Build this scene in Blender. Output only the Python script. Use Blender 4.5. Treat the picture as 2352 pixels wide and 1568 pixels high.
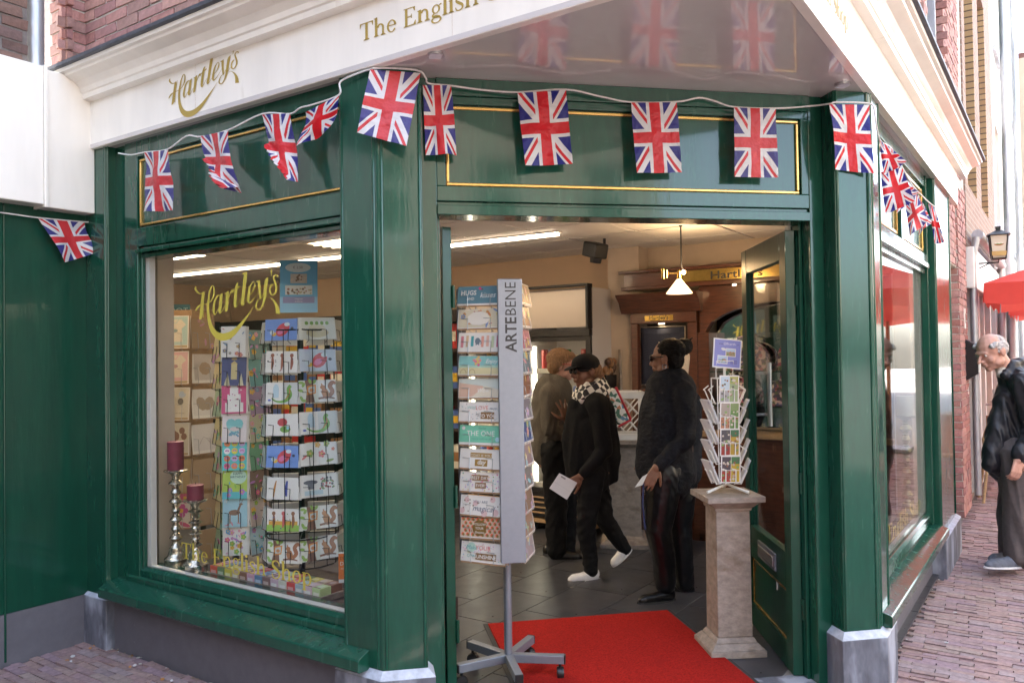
import bpy, bmesh, math, random
from mathutils import Vector, Matrix, noise
for o in list(bpy.data.objects): bpy.data.objects.remove(o)
S = bpy.context.scene
COL = S.collection
R2 = math.sqrt(.5)
# ------------------------------------------------------------------ camera
F_PX, H = 1855.8, 1.58
yaw, pitch, roll = (math.radians(a) for a in (10.624, 1.0087, -.8306))
fw = Vector((math.sin(yaw)*math.cos(pitch), math.cos(yaw)*math.cos(pitch), math.sin(pitch)))
rt = Vector((math.cos(yaw), -math.sin(yaw), 0)); up = rt.cross(fw)
rt, up = math.cos(roll)*rt + math.sin(roll)*up, -math.sin(roll)*rt + math.cos(roll)*up
cam = bpy.data.cameras.new('camera'); co = bpy.data.objects.new('camera', cam); COL.objects.link(co)
co.matrix_world = Matrix(((rt.x, up.x, -fw.x, 0), (rt.y, up.y, -fw.y, 0), (rt.z, up.z, -fw.z, H), (0, 0, 0, 1)))
cam.sensor_width = 23.5; cam.lens = F_PX/2352*23.5; cam.clip_start = .05; cam.clip_end = 400
cam.dof.use_dof = True; cam.dof.focus_distance = 5.2; cam.dof.aperture_fstop = 4.0
S.camera = co
# ------------------------------------------------------------------ world, sun, exposure
SUN_EL, SUN_AZ = math.radians(50), math.radians(-38)
W = bpy.data.worlds.new('World'); S.world = W; W.use_nodes = True
nt = W.node_tree; nt.nodes.clear()
sky = nt.nodes.new('ShaderNodeTexSky'); sky.sky_type = 'NISHITA'; sky.sun_disc = False
sky.sun_elevation = SUN_EL; sky.sun_rotation = SUN_AZ; sky.air_density = 1.0; sky.dust_density = 3.5; sky.ozone_density = 1.0
bg = nt.nodes.new('ShaderNodeBackground'); bg.inputs[1].default_value = .15
wo = nt.nodes.new('ShaderNodeOutputWorld')
hz = nt.nodes.new('ShaderNodeHueSaturation'); hz.inputs['Saturation'].default_value = .72   # thin high haze over the town
nt.links.new(sky.outputs[0], hz.inputs['Color']); nt.links.new(hz.outputs[0], bg.inputs[0]); nt.links.new(bg.outputs[0], wo.inputs[0])
sun = bpy.data.lights.new('sun', 'SUN'); sun.energy = 4.2; sun.angle = math.radians(.5); sun.color = (1, .95, .87)
so = bpy.data.objects.new('sun', sun); COL.objects.link(so)
sv = Vector((math.sin(SUN_AZ)*math.cos(SUN_EL), math.cos(SUN_AZ)*math.cos(SUN_EL), math.sin(SUN_EL)))
so.rotation_euler = (-sv).to_track_quat('-Z', 'Y').to_euler(); so.location = (-8, 8, 20)
S.view_settings.view_transform = 'Standard'; S.view_settings.look = 'None'
S.view_settings.exposure = 3.42; S.view_settings.gamma = 1
S.render.engine = 'CYCLES'
S.cycles.max_bounces = 6; S.cycles.diffuse_bounces = 3; S.cycles.glossy_bounces = 4; S.cycles.transmission_bounces = 4; S.cycles.transparent_max_bounces = 10; S.cycles.caustics_reflective = False; S.cycles.caustics_refractive = False
S.cycles.sample_clamp_indirect = 6
# ------------------------------------------------------------------ geometry of the place
# left shop front, right shop front and doorway are vertical planes; frames map (along, inward, up) to the world
ML = Matrix(((R2, R2, 0, 0), (-R2, R2, 0, 0), (0, 0, 1, 0), (0, 0, 0, 1)))      # left front: x = -t
MR = Matrix(((R2, -R2, 0, 0), (R2, R2, 0, 0), (0, 0, 1, 0), (0, 0, 0, 1)))      # right front: x = t
MD = Matrix.Identity(4)
def ray(px, py): return (px-1176)/F_PX*rt - (py-784)/F_PX*up + fw
def hitY(px, py, Y):
    d = ray(px, py); return Vector((0, 0, H)) + d*(Y/d.y)
def hitZ(px, py, z=0.):
    d = ray(px, py); return Vector((0, 0, H)) + d*((z-H)/d.z)
def hitL(px, py, q):   # local coordinates in the left front's frame
    d = ML.inverted().to_3x3() @ ray(px, py); return Vector((0, 0, H)) + d*(q/d.y)
def hitR(px, py, q):
    d = MR.inverted().to_3x3() @ ray(px, py); return Vector((0, 0, H)) + d*(q/d.y)
# ------------------------------------------------------------------ mesh helpers
class MB:
    def __init__(s): s.v, s.f, s.c, s.M, s.col, s.uv = [], [], [], None, None, None
    def add(s, vs, fs, col=None):
        n = len(s.v)
        for p in vs:
            p = Vector(p); s.v.append(s.M @ p if s.M else p)
        for f in fs: s.f.append([i+n for i in f]); s.c.append(col or s.col or (1, 1, 1))
        return s
    def box(s, x0, x1, y0, y1, z0, z1, col=None):
        return s.add([(x, y, z) for z in (z0, z1) for y in (y0, y1) for x in (x0, x1)],
                     [(0, 2, 3, 1), (4, 5, 7, 6), (0, 1, 5, 4), (2, 6, 7, 3), (0, 4, 6, 2), (1, 3, 7, 5)], col)
    def quad(s, a, b, c, d, col=None): return s.add([a, b, c, d], [(0, 1, 2, 3)], col)
    def prism(s, poly, z0, z1, col=None):      # poly: ccw list of (x, y)
        n = len(poly)
        return s.add([(x, y, z0) for x, y in poly]+[(x, y, z1) for x, y in poly],
                     [tuple(range(n))[::-1], tuple(range(n, 2*n))]+[(i, (i+1) % n, n+(i+1) % n, n+i) for i in range(n)], col)
    def sweep(s, prof, p0, p1, closed=True, col=None, caps=True):   # prof: list of (y,z) extruded in x from p0 to p1
        n = len(prof)
        fs = [(i, (i+1) % n, n+(i+1) % n, n+i) for i in range(n if closed else n-1)]
        if caps and closed: fs += [tuple(range(n))[::-1], tuple(range(n, 2*n))]
        return s.add([(p0, y, z) for y, z in prof]+[(p1, y, z) for y, z in prof], fs, col)
    def tube(s, pts, r, n=6, col=None, caps=True, close=False):
        pts = [Vector(p) for p in pts]; m = len(pts); rs = r if isinstance(r, (list, tuple)) else [r]*m
        vs, ref = [], None
        for i, p in enumerate(pts):
            a = pts[(i-1) % m] if (close or i > 0) else p; b = pts[(i+1) % m] if (close or i < m-1) else p
            t = (b-a).normalized() if (b-a).length > 1e-9 else Vector((0, 0, 1))
            if ref is None: ref = t.orthogonal().normalized()
            ref = (ref - t*ref.dot(t)); ref = ref.normalized() if ref.length > 1e-6 else t.orthogonal().normalized()
            q = t.cross(ref)
            vs += [p+(ref*math.cos(6.28318*k/n)+q*math.sin(6.28318*k/n))*rs[i] for k in range(n)]
        fs = [(i*n+k, i*n+(k+1) % n, (i+1) % m*n+(k+1) % n, (i+1) % m*n+k) for i in range(m if close else m-1) for k in range(n)]
        if caps and not close: fs += [tuple(range(n))[::-1], tuple(range((m-1)*n, m*n))]
        return s.add(vs, fs, col)
    def lathe(s, prof, n=20, c=(0, 0, 0), col=None, axis=None):      # prof: list of (r, z) bottom to top
        vs = []; A = axis or Matrix.Identity(3)
        for r, z in prof:
            vs += [Vector(c)+A @ Vector((r*math.cos(6.28318*k/n), r*math.sin(6.28318*k/n), z)) for k in range(n)]
        m = len(prof)
        fs = [(i*n+k, i*n+(k+1) % n, (i+1)*n+(k+1) % n, (i+1)*n+k) for i in range(m-1) for k in range(n)]
        fs += [tuple(range(n))[::-1], tuple(range((m-1)*n, m*n))]
        return s.add(vs, fs, col)
    def ell(s, c, r, A=None, n=14, m=9, col=None):
        A = A or Matrix.Identity(3); vs = []
        for i in range(m+1):
            th = math.pi*i/m - math.pi/2; rr = max(math.cos(th), .02)
            for k in range(n):
                vs.append(Vector(c)+A @ Vector((r[0]*rr*math.cos(6.28318*k/n), r[1]*rr*math.sin(6.28318*k/n), r[2]*math.sin(th))))
        fs = [(i*n+k, i*n+(k+1) % n, (i+1)*n+(k+1) % n, (i+1)*n+k) for i in range(m) for k in range(n)]
        fs += [tuple(range(n))[::-1], tuple(range(m*n, (m+1)*n))]
        return s.add(vs, fs, col)
    def cap(s, p0, r0, p1, r1, n=14):            # tapered capsule
        p0, p1 = Vector(p0), Vector(p1); d = p1-p0; L = max(d.length, 1e-5); t = d/L
        pr = [(math.cos(a)*r0, -math.sin(a)*r0) for a in (1.5, 1.1, .7, .35, 0)]+[(math.cos(a)*r1, L+math.sin(a)*r1) for a in (0, .35, .7, 1.1, 1.5)]
        return s.lathe([(max(r, 1e-4), z) for r, z in pr], n, p0, axis=t.to_track_quat('Z', 'Y').to_matrix())
    def disc(s, c, ux, uy, n=12, col=None):
        c, ux, uy = Vector(c), Vector(ux), Vector(uy)
        return s.add([c+ux*math.cos(6.28318*k/n)+uy*math.sin(6.28318*k/n) for k in range(n)], [tuple(range(n))], col)
    def mesh(s, name):
        me = bpy.data.meshes.new(name); me.from_pydata([tuple(v) for v in s.v], [], s.f)
        if any(c != (1, 1, 1) for c in s.c):
            a = me.color_attributes.new('Col', 'FLOAT_COLOR', 'CORNER'); d = []
            for f, c in zip(s.f, s.c): d += list(c[:3])+[1.] if False else [x for _ in f for x in (*c[:3], 1.)]
            a.data.foreach_set('color', d)
        if s.uv:
            u = me.uv_layers.new(name='UVMap'); d = []
            for f in s.f:
                for i in f: d += s.uv[i]
            u.data.foreach_set('uv', d)
        me.validate(clean_customdata=False); me.update(); return me
    def build(s, name, m, parent=None, smooth=False, bevel=0, seg=2):
        return link(name, s.mesh(name), m, parent, smooth, bevel, seg)
def link(name, me, m, parent=None, smooth=False, bevel=0, seg=2):
    o = bpy.data.objects.new(name, me); COL.objects.link(o)
    if m is not None and not me.materials: me.materials.append(MAT[m] if isinstance(m, str) else m)
    if parent: o.parent = parent
    if smooth is True: me.shade_smooth()
    elif smooth:
        me.shade_smooth(); me.set_sharp_from_angle(angle=math.radians(smooth))
    if bevel:
        b = o.modifiers.new('bevel', 'BEVEL'); b.width = bevel; b.segments = seg; b.limit_method = 'ANGLE'; b.angle_limit = .6; b.harden_normals = False
    return o
def tag(o, label=None, cat=None, group=None, kind=None):
    if label: o['label'] = label
    if cat: o['category'] = cat
    if group: o['group'] = group
    if kind: o['kind'] = kind
    return o
def empty(name, M=None, label=None, cat=None, group=None):
    o = bpy.data.objects.new(name, None); COL.objects.link(o); o.empty_display_size = .1
    if M is not None: o.matrix_basis = M
    return tag(o, label, cat, group)
def copy_tree(o, parent=None, M=None):
    c = o.copy(); COL.objects.link(c); c.parent = parent
    if M is not None: c.matrix_basis = M
    for ch in o.children: copy_tree(ch, c)
    return c
T = Matrix.Translation
def RZ(a): return Matrix.Rotation(math.radians(a), 4, 'Z')
def RX(a): return Matrix.Rotation(math.radians(a), 4, 'X')
def RY(a): return Matrix.Rotation(math.radians(a), 4, 'Y')
def ME(name, m, parent, *boxes, bevel=0, smooth=False):
    b = MB()
    for x in boxes: b.box(*x)
    return b.build(name, m, parent, smooth, bevel)
# ------------------------------------------------------------------ materials
MAT = {}
def nd(t, k, **kw):
    n = t.nodes.new('ShaderNode'+k)
    for a, b in kw.items(): setattr(n, a, b)
    return n
def mat(name, base, rough=.5, metal=0, coat=0, noise=None, bump=None, emit=None, attr=False, spec=.5, stretch=None, sheen=0, rvar=0, dirt=None):
    m = bpy.data.materials.new(name); m.use_nodes = True; t = m.node_tree; p = t.nodes['Principled BSDF']
    p.inputs['Base Color'].default_value = (*base, 1); p.inputs['Roughness'].default_value = rough
    p.inputs['Metallic'].default_value = metal; p.inputs['Coat Weight'].default_value = coat; p.inputs['Coat Roughness'].default_value = .04
    p.inputs['Specular IOR Level'].default_value = spec
    if sheen: p.inputs['Sheen Weight'].default_value = sheen
    tc = nd(t, 'TexCoord'); mp = nd(t, 'Mapping'); t.links.new(tc.outputs['Object'], mp.inputs[0])
    if stretch: mp.inputs['Scale'].default_value = stretch
    src = None
    if attr:
        a = nd(t, 'Attribute', attribute_name='Col'); src = a.outputs[0]
    if noise:
        n = nd(t, 'TexNoise'); n.inputs['Scale'].default_value = noise[0]; n.inputs['Detail'].default_value = 3; n.inputs['Roughness'].default_value = .65
        t.links.new(mp.outputs[0], n.inputs[0])
        mr = nd(t, 'MapRange'); mr.inputs[1].default_value = .3; mr.inputs[2].default_value = .7; mr.inputs[3].default_value = 1-noise[1]; mr.inputs[4].default_value = 1+noise[1]
        t.links.new(n.outputs[0], mr.inputs[0])
        mx = nd(t, 'Mix', data_type='RGBA', blend_type='MULTIPLY'); mx.inputs[0].default_value = 1
        if src: t.links.new(src, mx.inputs[6])
        else: mx.inputs[6].default_value = (*base, 1)
        t.links.new(mr.outputs[0], mx.inputs[7]); src = mx.outputs[2]
        if rvar:
            r2 = nd(t, 'MapRange'); r2.inputs[1].default_value = .3; r2.inputs[2].default_value = .7; r2.inputs[3].default_value = max(rough-rvar, 0); r2.inputs[4].default_value = rough+rvar
            t.links.new(n.outputs[0], r2.inputs[0]); t.links.new(r2.outputs[0], p.inputs['Roughness'])
    if dirt:      # patches of another colour: (colour, scale, threshold)
        n3 = nd(t, 'TexNoise'); n3.inputs['Scale'].default_value = dirt[1]; n3.inputs['Detail'].default_value = 4
        t.links.new(mp.outputs[0], n3.inputs[0])
        r3 = nd(t, 'MapRange'); r3.inputs[1].default_value = dirt[2]; r3.inputs[2].default_value = dirt[2]+.14; t.links.new(n3.outputs[0], r3.inputs[0])
        m3 = nd(t, 'Mix', data_type='RGBA'); t.links.new(r3.outputs[0], m3.inputs[0])
        if src: t.links.new(src, m3.inputs[6])
        else: m3.inputs[6].default_value = (*base, 1)
        m3.inputs[7].default_value = (*dirt[0], 1); src = m3.outputs[2]
    if src: t.links.new(src, p.inputs['Base Color'])
    if bump:
        n2 = nd(t, 'TexNoise'); n2.inputs['Scale'].default_value = bump[0]; n2.inputs['Detail'].default_value = 2
        t.links.new(mp.outputs[0], n2.inputs[0])
        b = nd(t, 'Bump'); b.inputs['Strength'].default_value = bump[1]; b.inputs['Distance'].default_value = bump[2] if len(bump) > 2 else .01
        t.links.new(n2.outputs[0], b.inputs['Height']); t.links.new(b.outputs[0], p.inputs['Normal'])
        if coat: t.links.new(b.outputs[0], p.inputs['Coat Normal'])
    if emit:
        p.inputs['Emission Color'].default_value = (*emit[0], 1); p.inputs['Emission Strength'].default_value = emit[1]
    MAT[name] = m; return m
def glass(name, tint=(1, 1, 1), rough=0., r0=.045):
    m = bpy.data.materials.new(name); m.use_nodes = True; t = m.node_tree; t.nodes.clear()
    lw = nd(t, 'LayerWeight'); lw.inputs[0].default_value = .5
    pw = nd(t, 'Math', operation='POWER'); pw.inputs[1].default_value = 5; t.links.new(lw.outputs['Facing'], pw.inputs[0])
    ma = nd(t, 'Math', operation='MULTIPLY_ADD'); ma.inputs[1].default_value = 1-r0; ma.inputs[2].default_value = r0; t.links.new(pw.outputs[0], ma.inputs[0])
    tr = nd(t, 'BsdfTransparent'); tr.inputs[0].default_value = (*tint, 1); gl = nd(t, 'BsdfGlossy'); gl.inputs['Roughness'].default_value = rough
    mx = nd(t, 'MixShader'); t.links.new(ma.outputs[0], mx.inputs[0]); t.links.new(tr.outputs[0], mx.inputs[1]); t.links.new(gl.outputs[0], mx.inputs[2])
    o = nd(t, 'OutputMaterial'); t.links.new(mx.outputs[0], o.inputs[0]); MAT[name] = m; return m
GREEN = (.008, .066, .040)
mat('green', GREEN, .22, coat=.75, spec=.15, noise=(3, .15), bump=(7, .028, .01), stretch=(7, 7, 1.2), rvar=.08, dirt=((.20, .27, .23), 38, .775))
MAT['green'].node_tree.nodes['Principled BSDF'].inputs['Coat Roughness'].default_value = .085
mat('green_old', (.005, .050, .029), .3, coat=.35, spec=.2, noise=(3, .15), bump=(9, .06, .01), stretch=(6, 6, .8), dirt=((.07, .13, .1), 22, .72))
mat('cream', (.88, .84, .76), .3, coat=.5, spec=.3, noise=(2, .05), bump=(5, .03, .01), stretch=(3, 3, .7), dirt=((.70, .64, .54), 4, .68))
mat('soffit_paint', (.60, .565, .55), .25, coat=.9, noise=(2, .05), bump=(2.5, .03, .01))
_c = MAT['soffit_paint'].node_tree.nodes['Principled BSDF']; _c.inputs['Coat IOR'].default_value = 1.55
mat('grey_dado', (.115, .11, .125), .5, noise=(14, .1), bump=(60, .08, .004), dirt=((.32, .31, .3), 30, .74))
mat('stone', (.12, .125, .15), .6, noise=(9, .4), bump=(40, .3, .006), dirt=((.34, .36, .42), 5, .5), stretch=(1.4, 1.4, .55))
mat('stone_edge', (.42, .45, .52), .55, noise=(20, .25), bump=(40, .2, .004))
mat('gold', (.62, .40, .11), .26, metal=.75, coat=.3, noise=(20, .1))
mat('gold_letter', (.42, .30, .06), .5, metal=.0, noise=(30, .05))
mat('gold_window', (.80, .64, .10), .45)
mat('white_paint', (.74, .72, .68), .35, noise=(8, .05))
mat('lead', (.10, .11, .13), .5, metal=.4, noise=(20, .2), bump=(30, .2, .005))
mat('zinc', (.42, .44, .47), .42, metal=.7, noise=(9, .15), stretch=(3, 3, .6))
mat('mortar', (.46, .43, .39), .9, noise=(30, .2), bump=(80, .4, .004))
mat('mortar_dark', (.17, .15, .14), .9, noise=(30, .2), bump=(80, .4, .004))
mat('brick', (1, 1, 1), .8, attr=True, noise=(35, .22), bump=(70, .35, .004))
mat('paver', (1, 1, 1), .75, attr=True, noise=(28, .25), bump=(60, .35, .004), dirt=((.30, .27, .26), 16, .66))
mat('print', (1, 1, 1), .38, attr=True)
mat('silk', (1, 1, 1), .3, attr=True, coat=.2)
mat('aluminium', (.22, .24, .275), .36, metal=.45, noise=(40, .04))
mat('chrome', (.6, .6, .62), .16, metal=1)
mat('wire_black', (.012, .012, .014), .35, metal=.3)
mat('wire_white', (.78, .77, .72), .35)
mat('wire_grey', (.42, .44, .46), .3, metal=.6)
mat('black_plastic', (.012, .012, .013), .4)
mat('grey_wood', (.275, .225, .185), .65, noise=(9, .25), bump=(26, .5, .005), stretch=(2.2, 2.2, 3.6), dirt=((.17, .12, .085), 3, .57))
mat('mahogany', (.095, .03, .014), .3, coat=.5, noise=(14, .4), stretch=(.6, 5, 5), bump=(20, .08, .004))
mat('dark_wood', (.026, .016, .012), .5, noise=(10, .35), stretch=(.6, 9, 9))
mat('pale_wood', (.42, .27, .14), .55, noise=(14, .2), stretch=(.5, 5, 5))
mat('kraft', (.42, .27, .15), .75, noise=(30, .12))
mat('slate', (.040, .040, .045), .34, noise=(6, .3), bump=(25, .10, .003), rvar=.08)
mat('grout', (.19, .18, .17), .8)
mat('carpet', (.34, .015, .011), .95, noise=(110, .35), bump=(320, .9, .006), spec=.1, dirt=((.30, .014, .011), 7, .6))
mat('wall_brick', (.24, .12, .095), .85, noise=(5, .25), bump=(30, .3, .006))
mat('rubber', (.03, .03, .03), .7)
mat('ceiling_tile', (.86, .82, .78), .9, noise=(120, .05))
mat('ceiling_grid', (.10, .085, .075), .6)
mat('shop_wall', (.62, .45, .31), .8, noise=(3, .05))
mat('plaster', (.55, .45, .36), .8, noise=(6, .06), bump=(30, .1, .003))
mat('lamp_glow', (1, .8, .5), .5, emit=((1, .76, .48), 1.8))
mat('lamp_glow_window', (1, .85, .6), .5, emit=((1, .84, .62), 7.5))
mat('strip_glow', (1, .85, .6), .5, emit=((1, .80, .58), 1.8))
mat('shade_glow', (.95, .78, .5), .35, emit=((1, .68, .33), .42))
mat('fridge_glow', (1, 1, .95), .5, emit=((1, .92, .72), .9))
mat('header_glow', (.6, .5, .4), .4, emit=((1, .76, .52), .012))
mat('brass', (.62, .42, .12), .22, metal=1, noise=(30, .1))
mat('brass_old', (.32, .30, .17), .3, metal=.9, noise=(25, .3))
mat('silver_old', (.56, .50, .42), .22, metal=.9, noise=(25, .35), rvar=.1)
mat('candle_red', (.20, .028, .05), .55, noise=(9, .3))
mat('candle_white', (.72, .68, .52), .5)
mat('fridge_grey', (.50, .47, .46), .45)
mat('fridge_black', (.014, .014, .015), .3)
mat('steel', (.55, .56, .57), .28, metal=.9)
mat('awning_red', (.72, .09, .07), .75, noise=(4, .1), bump=(6, .15, .02))
glass('pane', (.975, .985, .975)); glass('pane_dark', (.6, .63, .6))
glass('shelf_glass', (.75, .9, .84))
# translucent parasol cloth
m = MAT['awning_red']; t = m.node_tree; tl = nd(t, 'BsdfTranslucent'); tl.inputs[0].default_value = (.9, .16, .12, 1)
mx = nd(t, 'MixShader'); mx.inputs[0].default_value = .45
t.links.new(t.nodes['Principled BSDF'].outputs[0], mx.inputs[1]); t.links.new(tl.outputs[0], mx.inputs[2]); t.links.new(mx.outputs[0], t.nodes['Material Output'].inputs[0])
# flag cloth: the pattern comes from UV (u along the long side of the flag, v across)
def flag_material():
    m = bpy.data.materials.new('flag_plastic'); m.use_nodes = True; t = m.node_tree; p = t.nodes['Principled BSDF']
    p.inputs['Roughness'].default_value = .35; p.inputs['Specular IOR Level'].default_value = .3; p.inputs['Coat Weight'].default_value = .12; p.inputs['Coat Roughness'].default_value = .12
    uv = nd(t, 'UVMap'); sp = nd(t, 'SeparateXYZ'); t.links.new(uv.outputs[0], sp.inputs[0])
    def M(op, a, b=None, c=None):
        n = nd(t, 'Math', operation=op)
        for i, x in enumerate((a, b, c)):
            if x is None: continue
            if isinstance(x, (int, float)): n.inputs[i].default_value = x
            else: t.links.new(x, n.inputs[i])
        return n.outputs[0]
    U = M('MULTIPLY', M('SUBTRACT', sp.outputs[0], .5), 1.5); V = M('SUBTRACT', sp.outputs[1], .5)   # 3:2 field
    au, av = M('ABSOLUTE', U), M('ABSOLUTE', V)
    red_c = M('MAXIMUM', M('LESS_THAN', au, .115), M('LESS_THAN', av, .115))
    wht_c = M('MAXIMUM', M('LESS_THAN', au, .185), M('LESS_THAN', av, .185))
    L = math.hypot(1.5, 1.)
    d1 = M('DIVIDE', M('SUBTRACT', U, M('MULTIPLY', V, 1.5)), L); d2 = M('DIVIDE', M('ADD', U, M('MULTIPLY', V, 1.5)), L)
    wht_d = M('MAXIMUM', M('LESS_THAN', M('ABSOLUTE', d1), .11), M('LESS_THAN', M('ABSOLUTE', d2), .11))
    sgn = M('SIGN', U)
    def arm(d, s):
        x = M('MULTIPLY', M('MULTIPLY', d, sgn), s); return M('MULTIPLY', M('GREATER_THAN', x, 0.), M('LESS_THAN', x, .062))
    same = M('GREATER_THAN', M('MULTIPLY', U, V), 0.)
    red_d = M('ADD', M('MULTIPLY', same, arm(d1, 1.)), M('MULTIPLY', M('SUBTRACT', 1., same), arm(d2, -1.)))
    red = M('MAXIMUM', red_c, M('MULTIPLY', red_d, M('SUBTRACT', 1., wht_c))); wht = M('MAXIMUM', wht_c, wht_d)
    a = nd(t, 'Mix', data_type='RGBA'); a.inputs[6].default_value = (.010, .014, .22, 1); a.inputs[7].default_value = (.80, .79, .80, 1); t.links.new(wht, a.inputs[0])
    b = nd(t, 'Mix', data_type='RGBA'); t.links.new(a.outputs[2], b.inputs[6]); b.inputs[7].default_value = (.70, .008, .018, 1); t.links.new(red, b.inputs[0])
    oi = nd(t, 'ObjectInfo'); fd = nd(t, 'Mix', data_type='RGBA'); t.links.new(M('MULTIPLY', M('POWER', oi.outputs['Random'], 2.), .12), fd.inputs[0]); t.links.new(b.outputs[2], fd.inputs[6]); fd.inputs[7].default_value = (.72, .62, .60, 1); b = fd
    t.links.new(b.outputs[2], p.inputs['Base Color'])
    n = nd(t, 'TexNoise'); n.inputs['Scale'].default_value = 22; n.inputs['Detail'].default_value = 3; tc = nd(t, 'TexCoord'); t.links.new(tc.outputs['Object'], n.inputs[0])
    bp = nd(t, 'Bump'); bp.inputs['Strength'].default_value = .5; bp.inputs['Distance'].default_value = .03; t.links.new(n.outputs[0], bp.inputs['Height']); t.links.new(bp.outputs[0], p.inputs['Normal']); t.links.new(bp.outputs[0], p.inputs['Coat Normal'])
    tl = nd(t, 'BsdfTranslucent'); t.links.new(b.outputs[2], tl.inputs[0]); mx = nd(t, 'MixShader'); mx.inputs[0].default_value = .3
    t.links.new(p.outputs[0], mx.inputs[1]); t.links.new(tl.outputs[0], mx.inputs[2]); t.links.new(mx.outputs[0], t.nodes['Material Output'].inputs[0])
    MAT['flag'] = m
flag_material()
# ------------------------------------------------------------------ lettering
def spline(c, n=6):
    out = []
    for i in range(len(c)-1):
        p0, p1, p2, p3 = c[max(i-1, 0)], c[i], c[i+1], c[min(i+2, len(c)-1)]
        for k in range(n):
            t = k/n
            out.append(tuple(.5*(2*b+(d-a)*t+(2*a-5*b+4*d-e)*t*t+(3*b-a-3*d+e)*t**3) for a, b, d, e in zip(p0, p1, p2, p3)))
    return out+[tuple(c[-1])]
def strip(c, n=6):
    p = spline(c, n); L, Rr = [], []
    for i, (x, y, w) in enumerate(p):
        a, b = p[max(i-1, 0)], p[min(i+1, len(p)-1)]; dx, dy = b[0]-a[0], b[1]-a[1]; l = math.hypot(dx, dy) or 1; w = max(w, 1e-4)/2
        L.append((x-dy/l*w, y+dx/l*w)); Rr.append((x+dy/l*w, y-dx/l*w))
    return [(L[i], L[i+1], Rr[i+1], Rr[i]) for i in range(len(p)-1)]
SCRIPT = [[(148,712,14),(138,755,30),(165,795,27),(212,808,14),(268,775,9)],[(268,768,10),(255,805,36),(230,960,38),(200,1175,40),(176,1222,6)],[(292,745,5),(262,900,10),(241,1090,12),(240,1175,15)],
 [(122,1100,14),(160,1035,26),(215,985,15),(300,945,9),(360,900,8)],[(352,912,8),(400,850,14),(432,760,24),(440,670,22),(428,632,12),(402,645,15),(365,740,22),(345,850,30),(328,960,38),(324,1100,44),(345,1240,60),(395,1350,92),(475,1405,120),(585,1385,106),(700,1305,80),(800,1190,54),(900,1050,32),(1000,900,12),(1080,770,4)],
 [(548,752,8),(495,765,20),(447,850,26),(422,960,34),(416,1045,34),(432,1080,14),(470,1020,8),(545,860,6)],[(574,712,8),(550,762,42),(531,900,46),(512,1005,42),(520,1032,14),(560,980,8),(605,890,5)],
 [(610,697,8),(640,698,30),(660,690,20)],[(675,645,8),(652,705,46),(640,820,46),(622,950,40),(598,985,5)],[(660,780,8),(700,680,12),(735,625,30),(745,665,6)],[(838,468,6),(812,520,34),(790,640,44),(769,800,46),(766,868,28),(800,840,10),(870,700,5)],[(748,622,16),(800,580,10),(862,518,22)],
 [(905,324,6),(935,302,22),(968,290,24)],[(988,260,6),(962,330,50),(930,520,50),(902,700,48),(882,795,40),(898,805,14),(970,700,5)],[(1008,622,8),(1060,560,12),(1100,470,22),(1106,410,15),(1080,400,10),(1030,480,24),(1001,590,34),(987,690,40),(1000,745,22),(1050,700,14),(1110,610,6),(1165,510,4)],
 [(1130,387,6),(1160,372,24),(1182,362,20)],[(1194,333,6),(1178,400,44),(1180,500,40),(1188,600,32),(1190,635,14),(1230,560,8),(1290,420,5)],[(1332,258,8),(1302,320,50),(1280,430,50),(1265,540,46),(1245,640,36),(1210,740,22),(1160,810,18),(1117,800,26),(1110,750,22),(1150,660,12),(1180,638,6)],[(1275,578,7),(1340,480,5)],
 [(1474,220,6),(1484,192,22),(1450,190,14),(1420,240,22),(1435,300,34),(1455,380,36),(1440,460,24),(1395,515,18),(1357,500,28),(1350,430,24),(1385,360,22),(1412,345,6)],[(1390,110,6),(1388,150,26),(1385,195,14),(1376,242,4)],[(1290,582,4),(1350,572,8),(1410,612,30),(1450,690,56),(1462,795,76)]]
def rect(x0, x1, y0, y1): return [((x0, y0), (x1, y0), (x1, y1), (x0, y1))]
def ring(cx, cy, rx, ry, tx, ty, a0=0, a1=360, n=20):
    o = []
    for k in range(n):
        a, b = (math.radians(a0+(a1-a0)*i/n) for i in (k, k+1))
        o.append(((cx+rx*math.cos(a), cy+ry*math.sin(a)), (cx+rx*math.cos(b), cy+ry*math.sin(b)), (cx+(rx-tx)*math.cos(b), cy+(ry-ty)*math.sin(b)), (cx+(rx-tx)*math.cos(a), cy+(ry-ty)*math.sin(a))))
    return o
def foot(x, y, w=.22, up_=1):   # bracketed serif centred on x
    return [((x-w/2, y), (x+w/2, y), (x+w/2, y+.022*up_), (x+.055, y+.06*up_)), ((x-w/2, y), (x+.055, y+.06*up_), (x-.055, y+.06*up_), (x-w/2, y+.022*up_))]
def flagtop(x, y): return [((x-.10, y-.05), (x+.05, y-.10), (x+.05, y), (x-.10, y-.03))]
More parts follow.
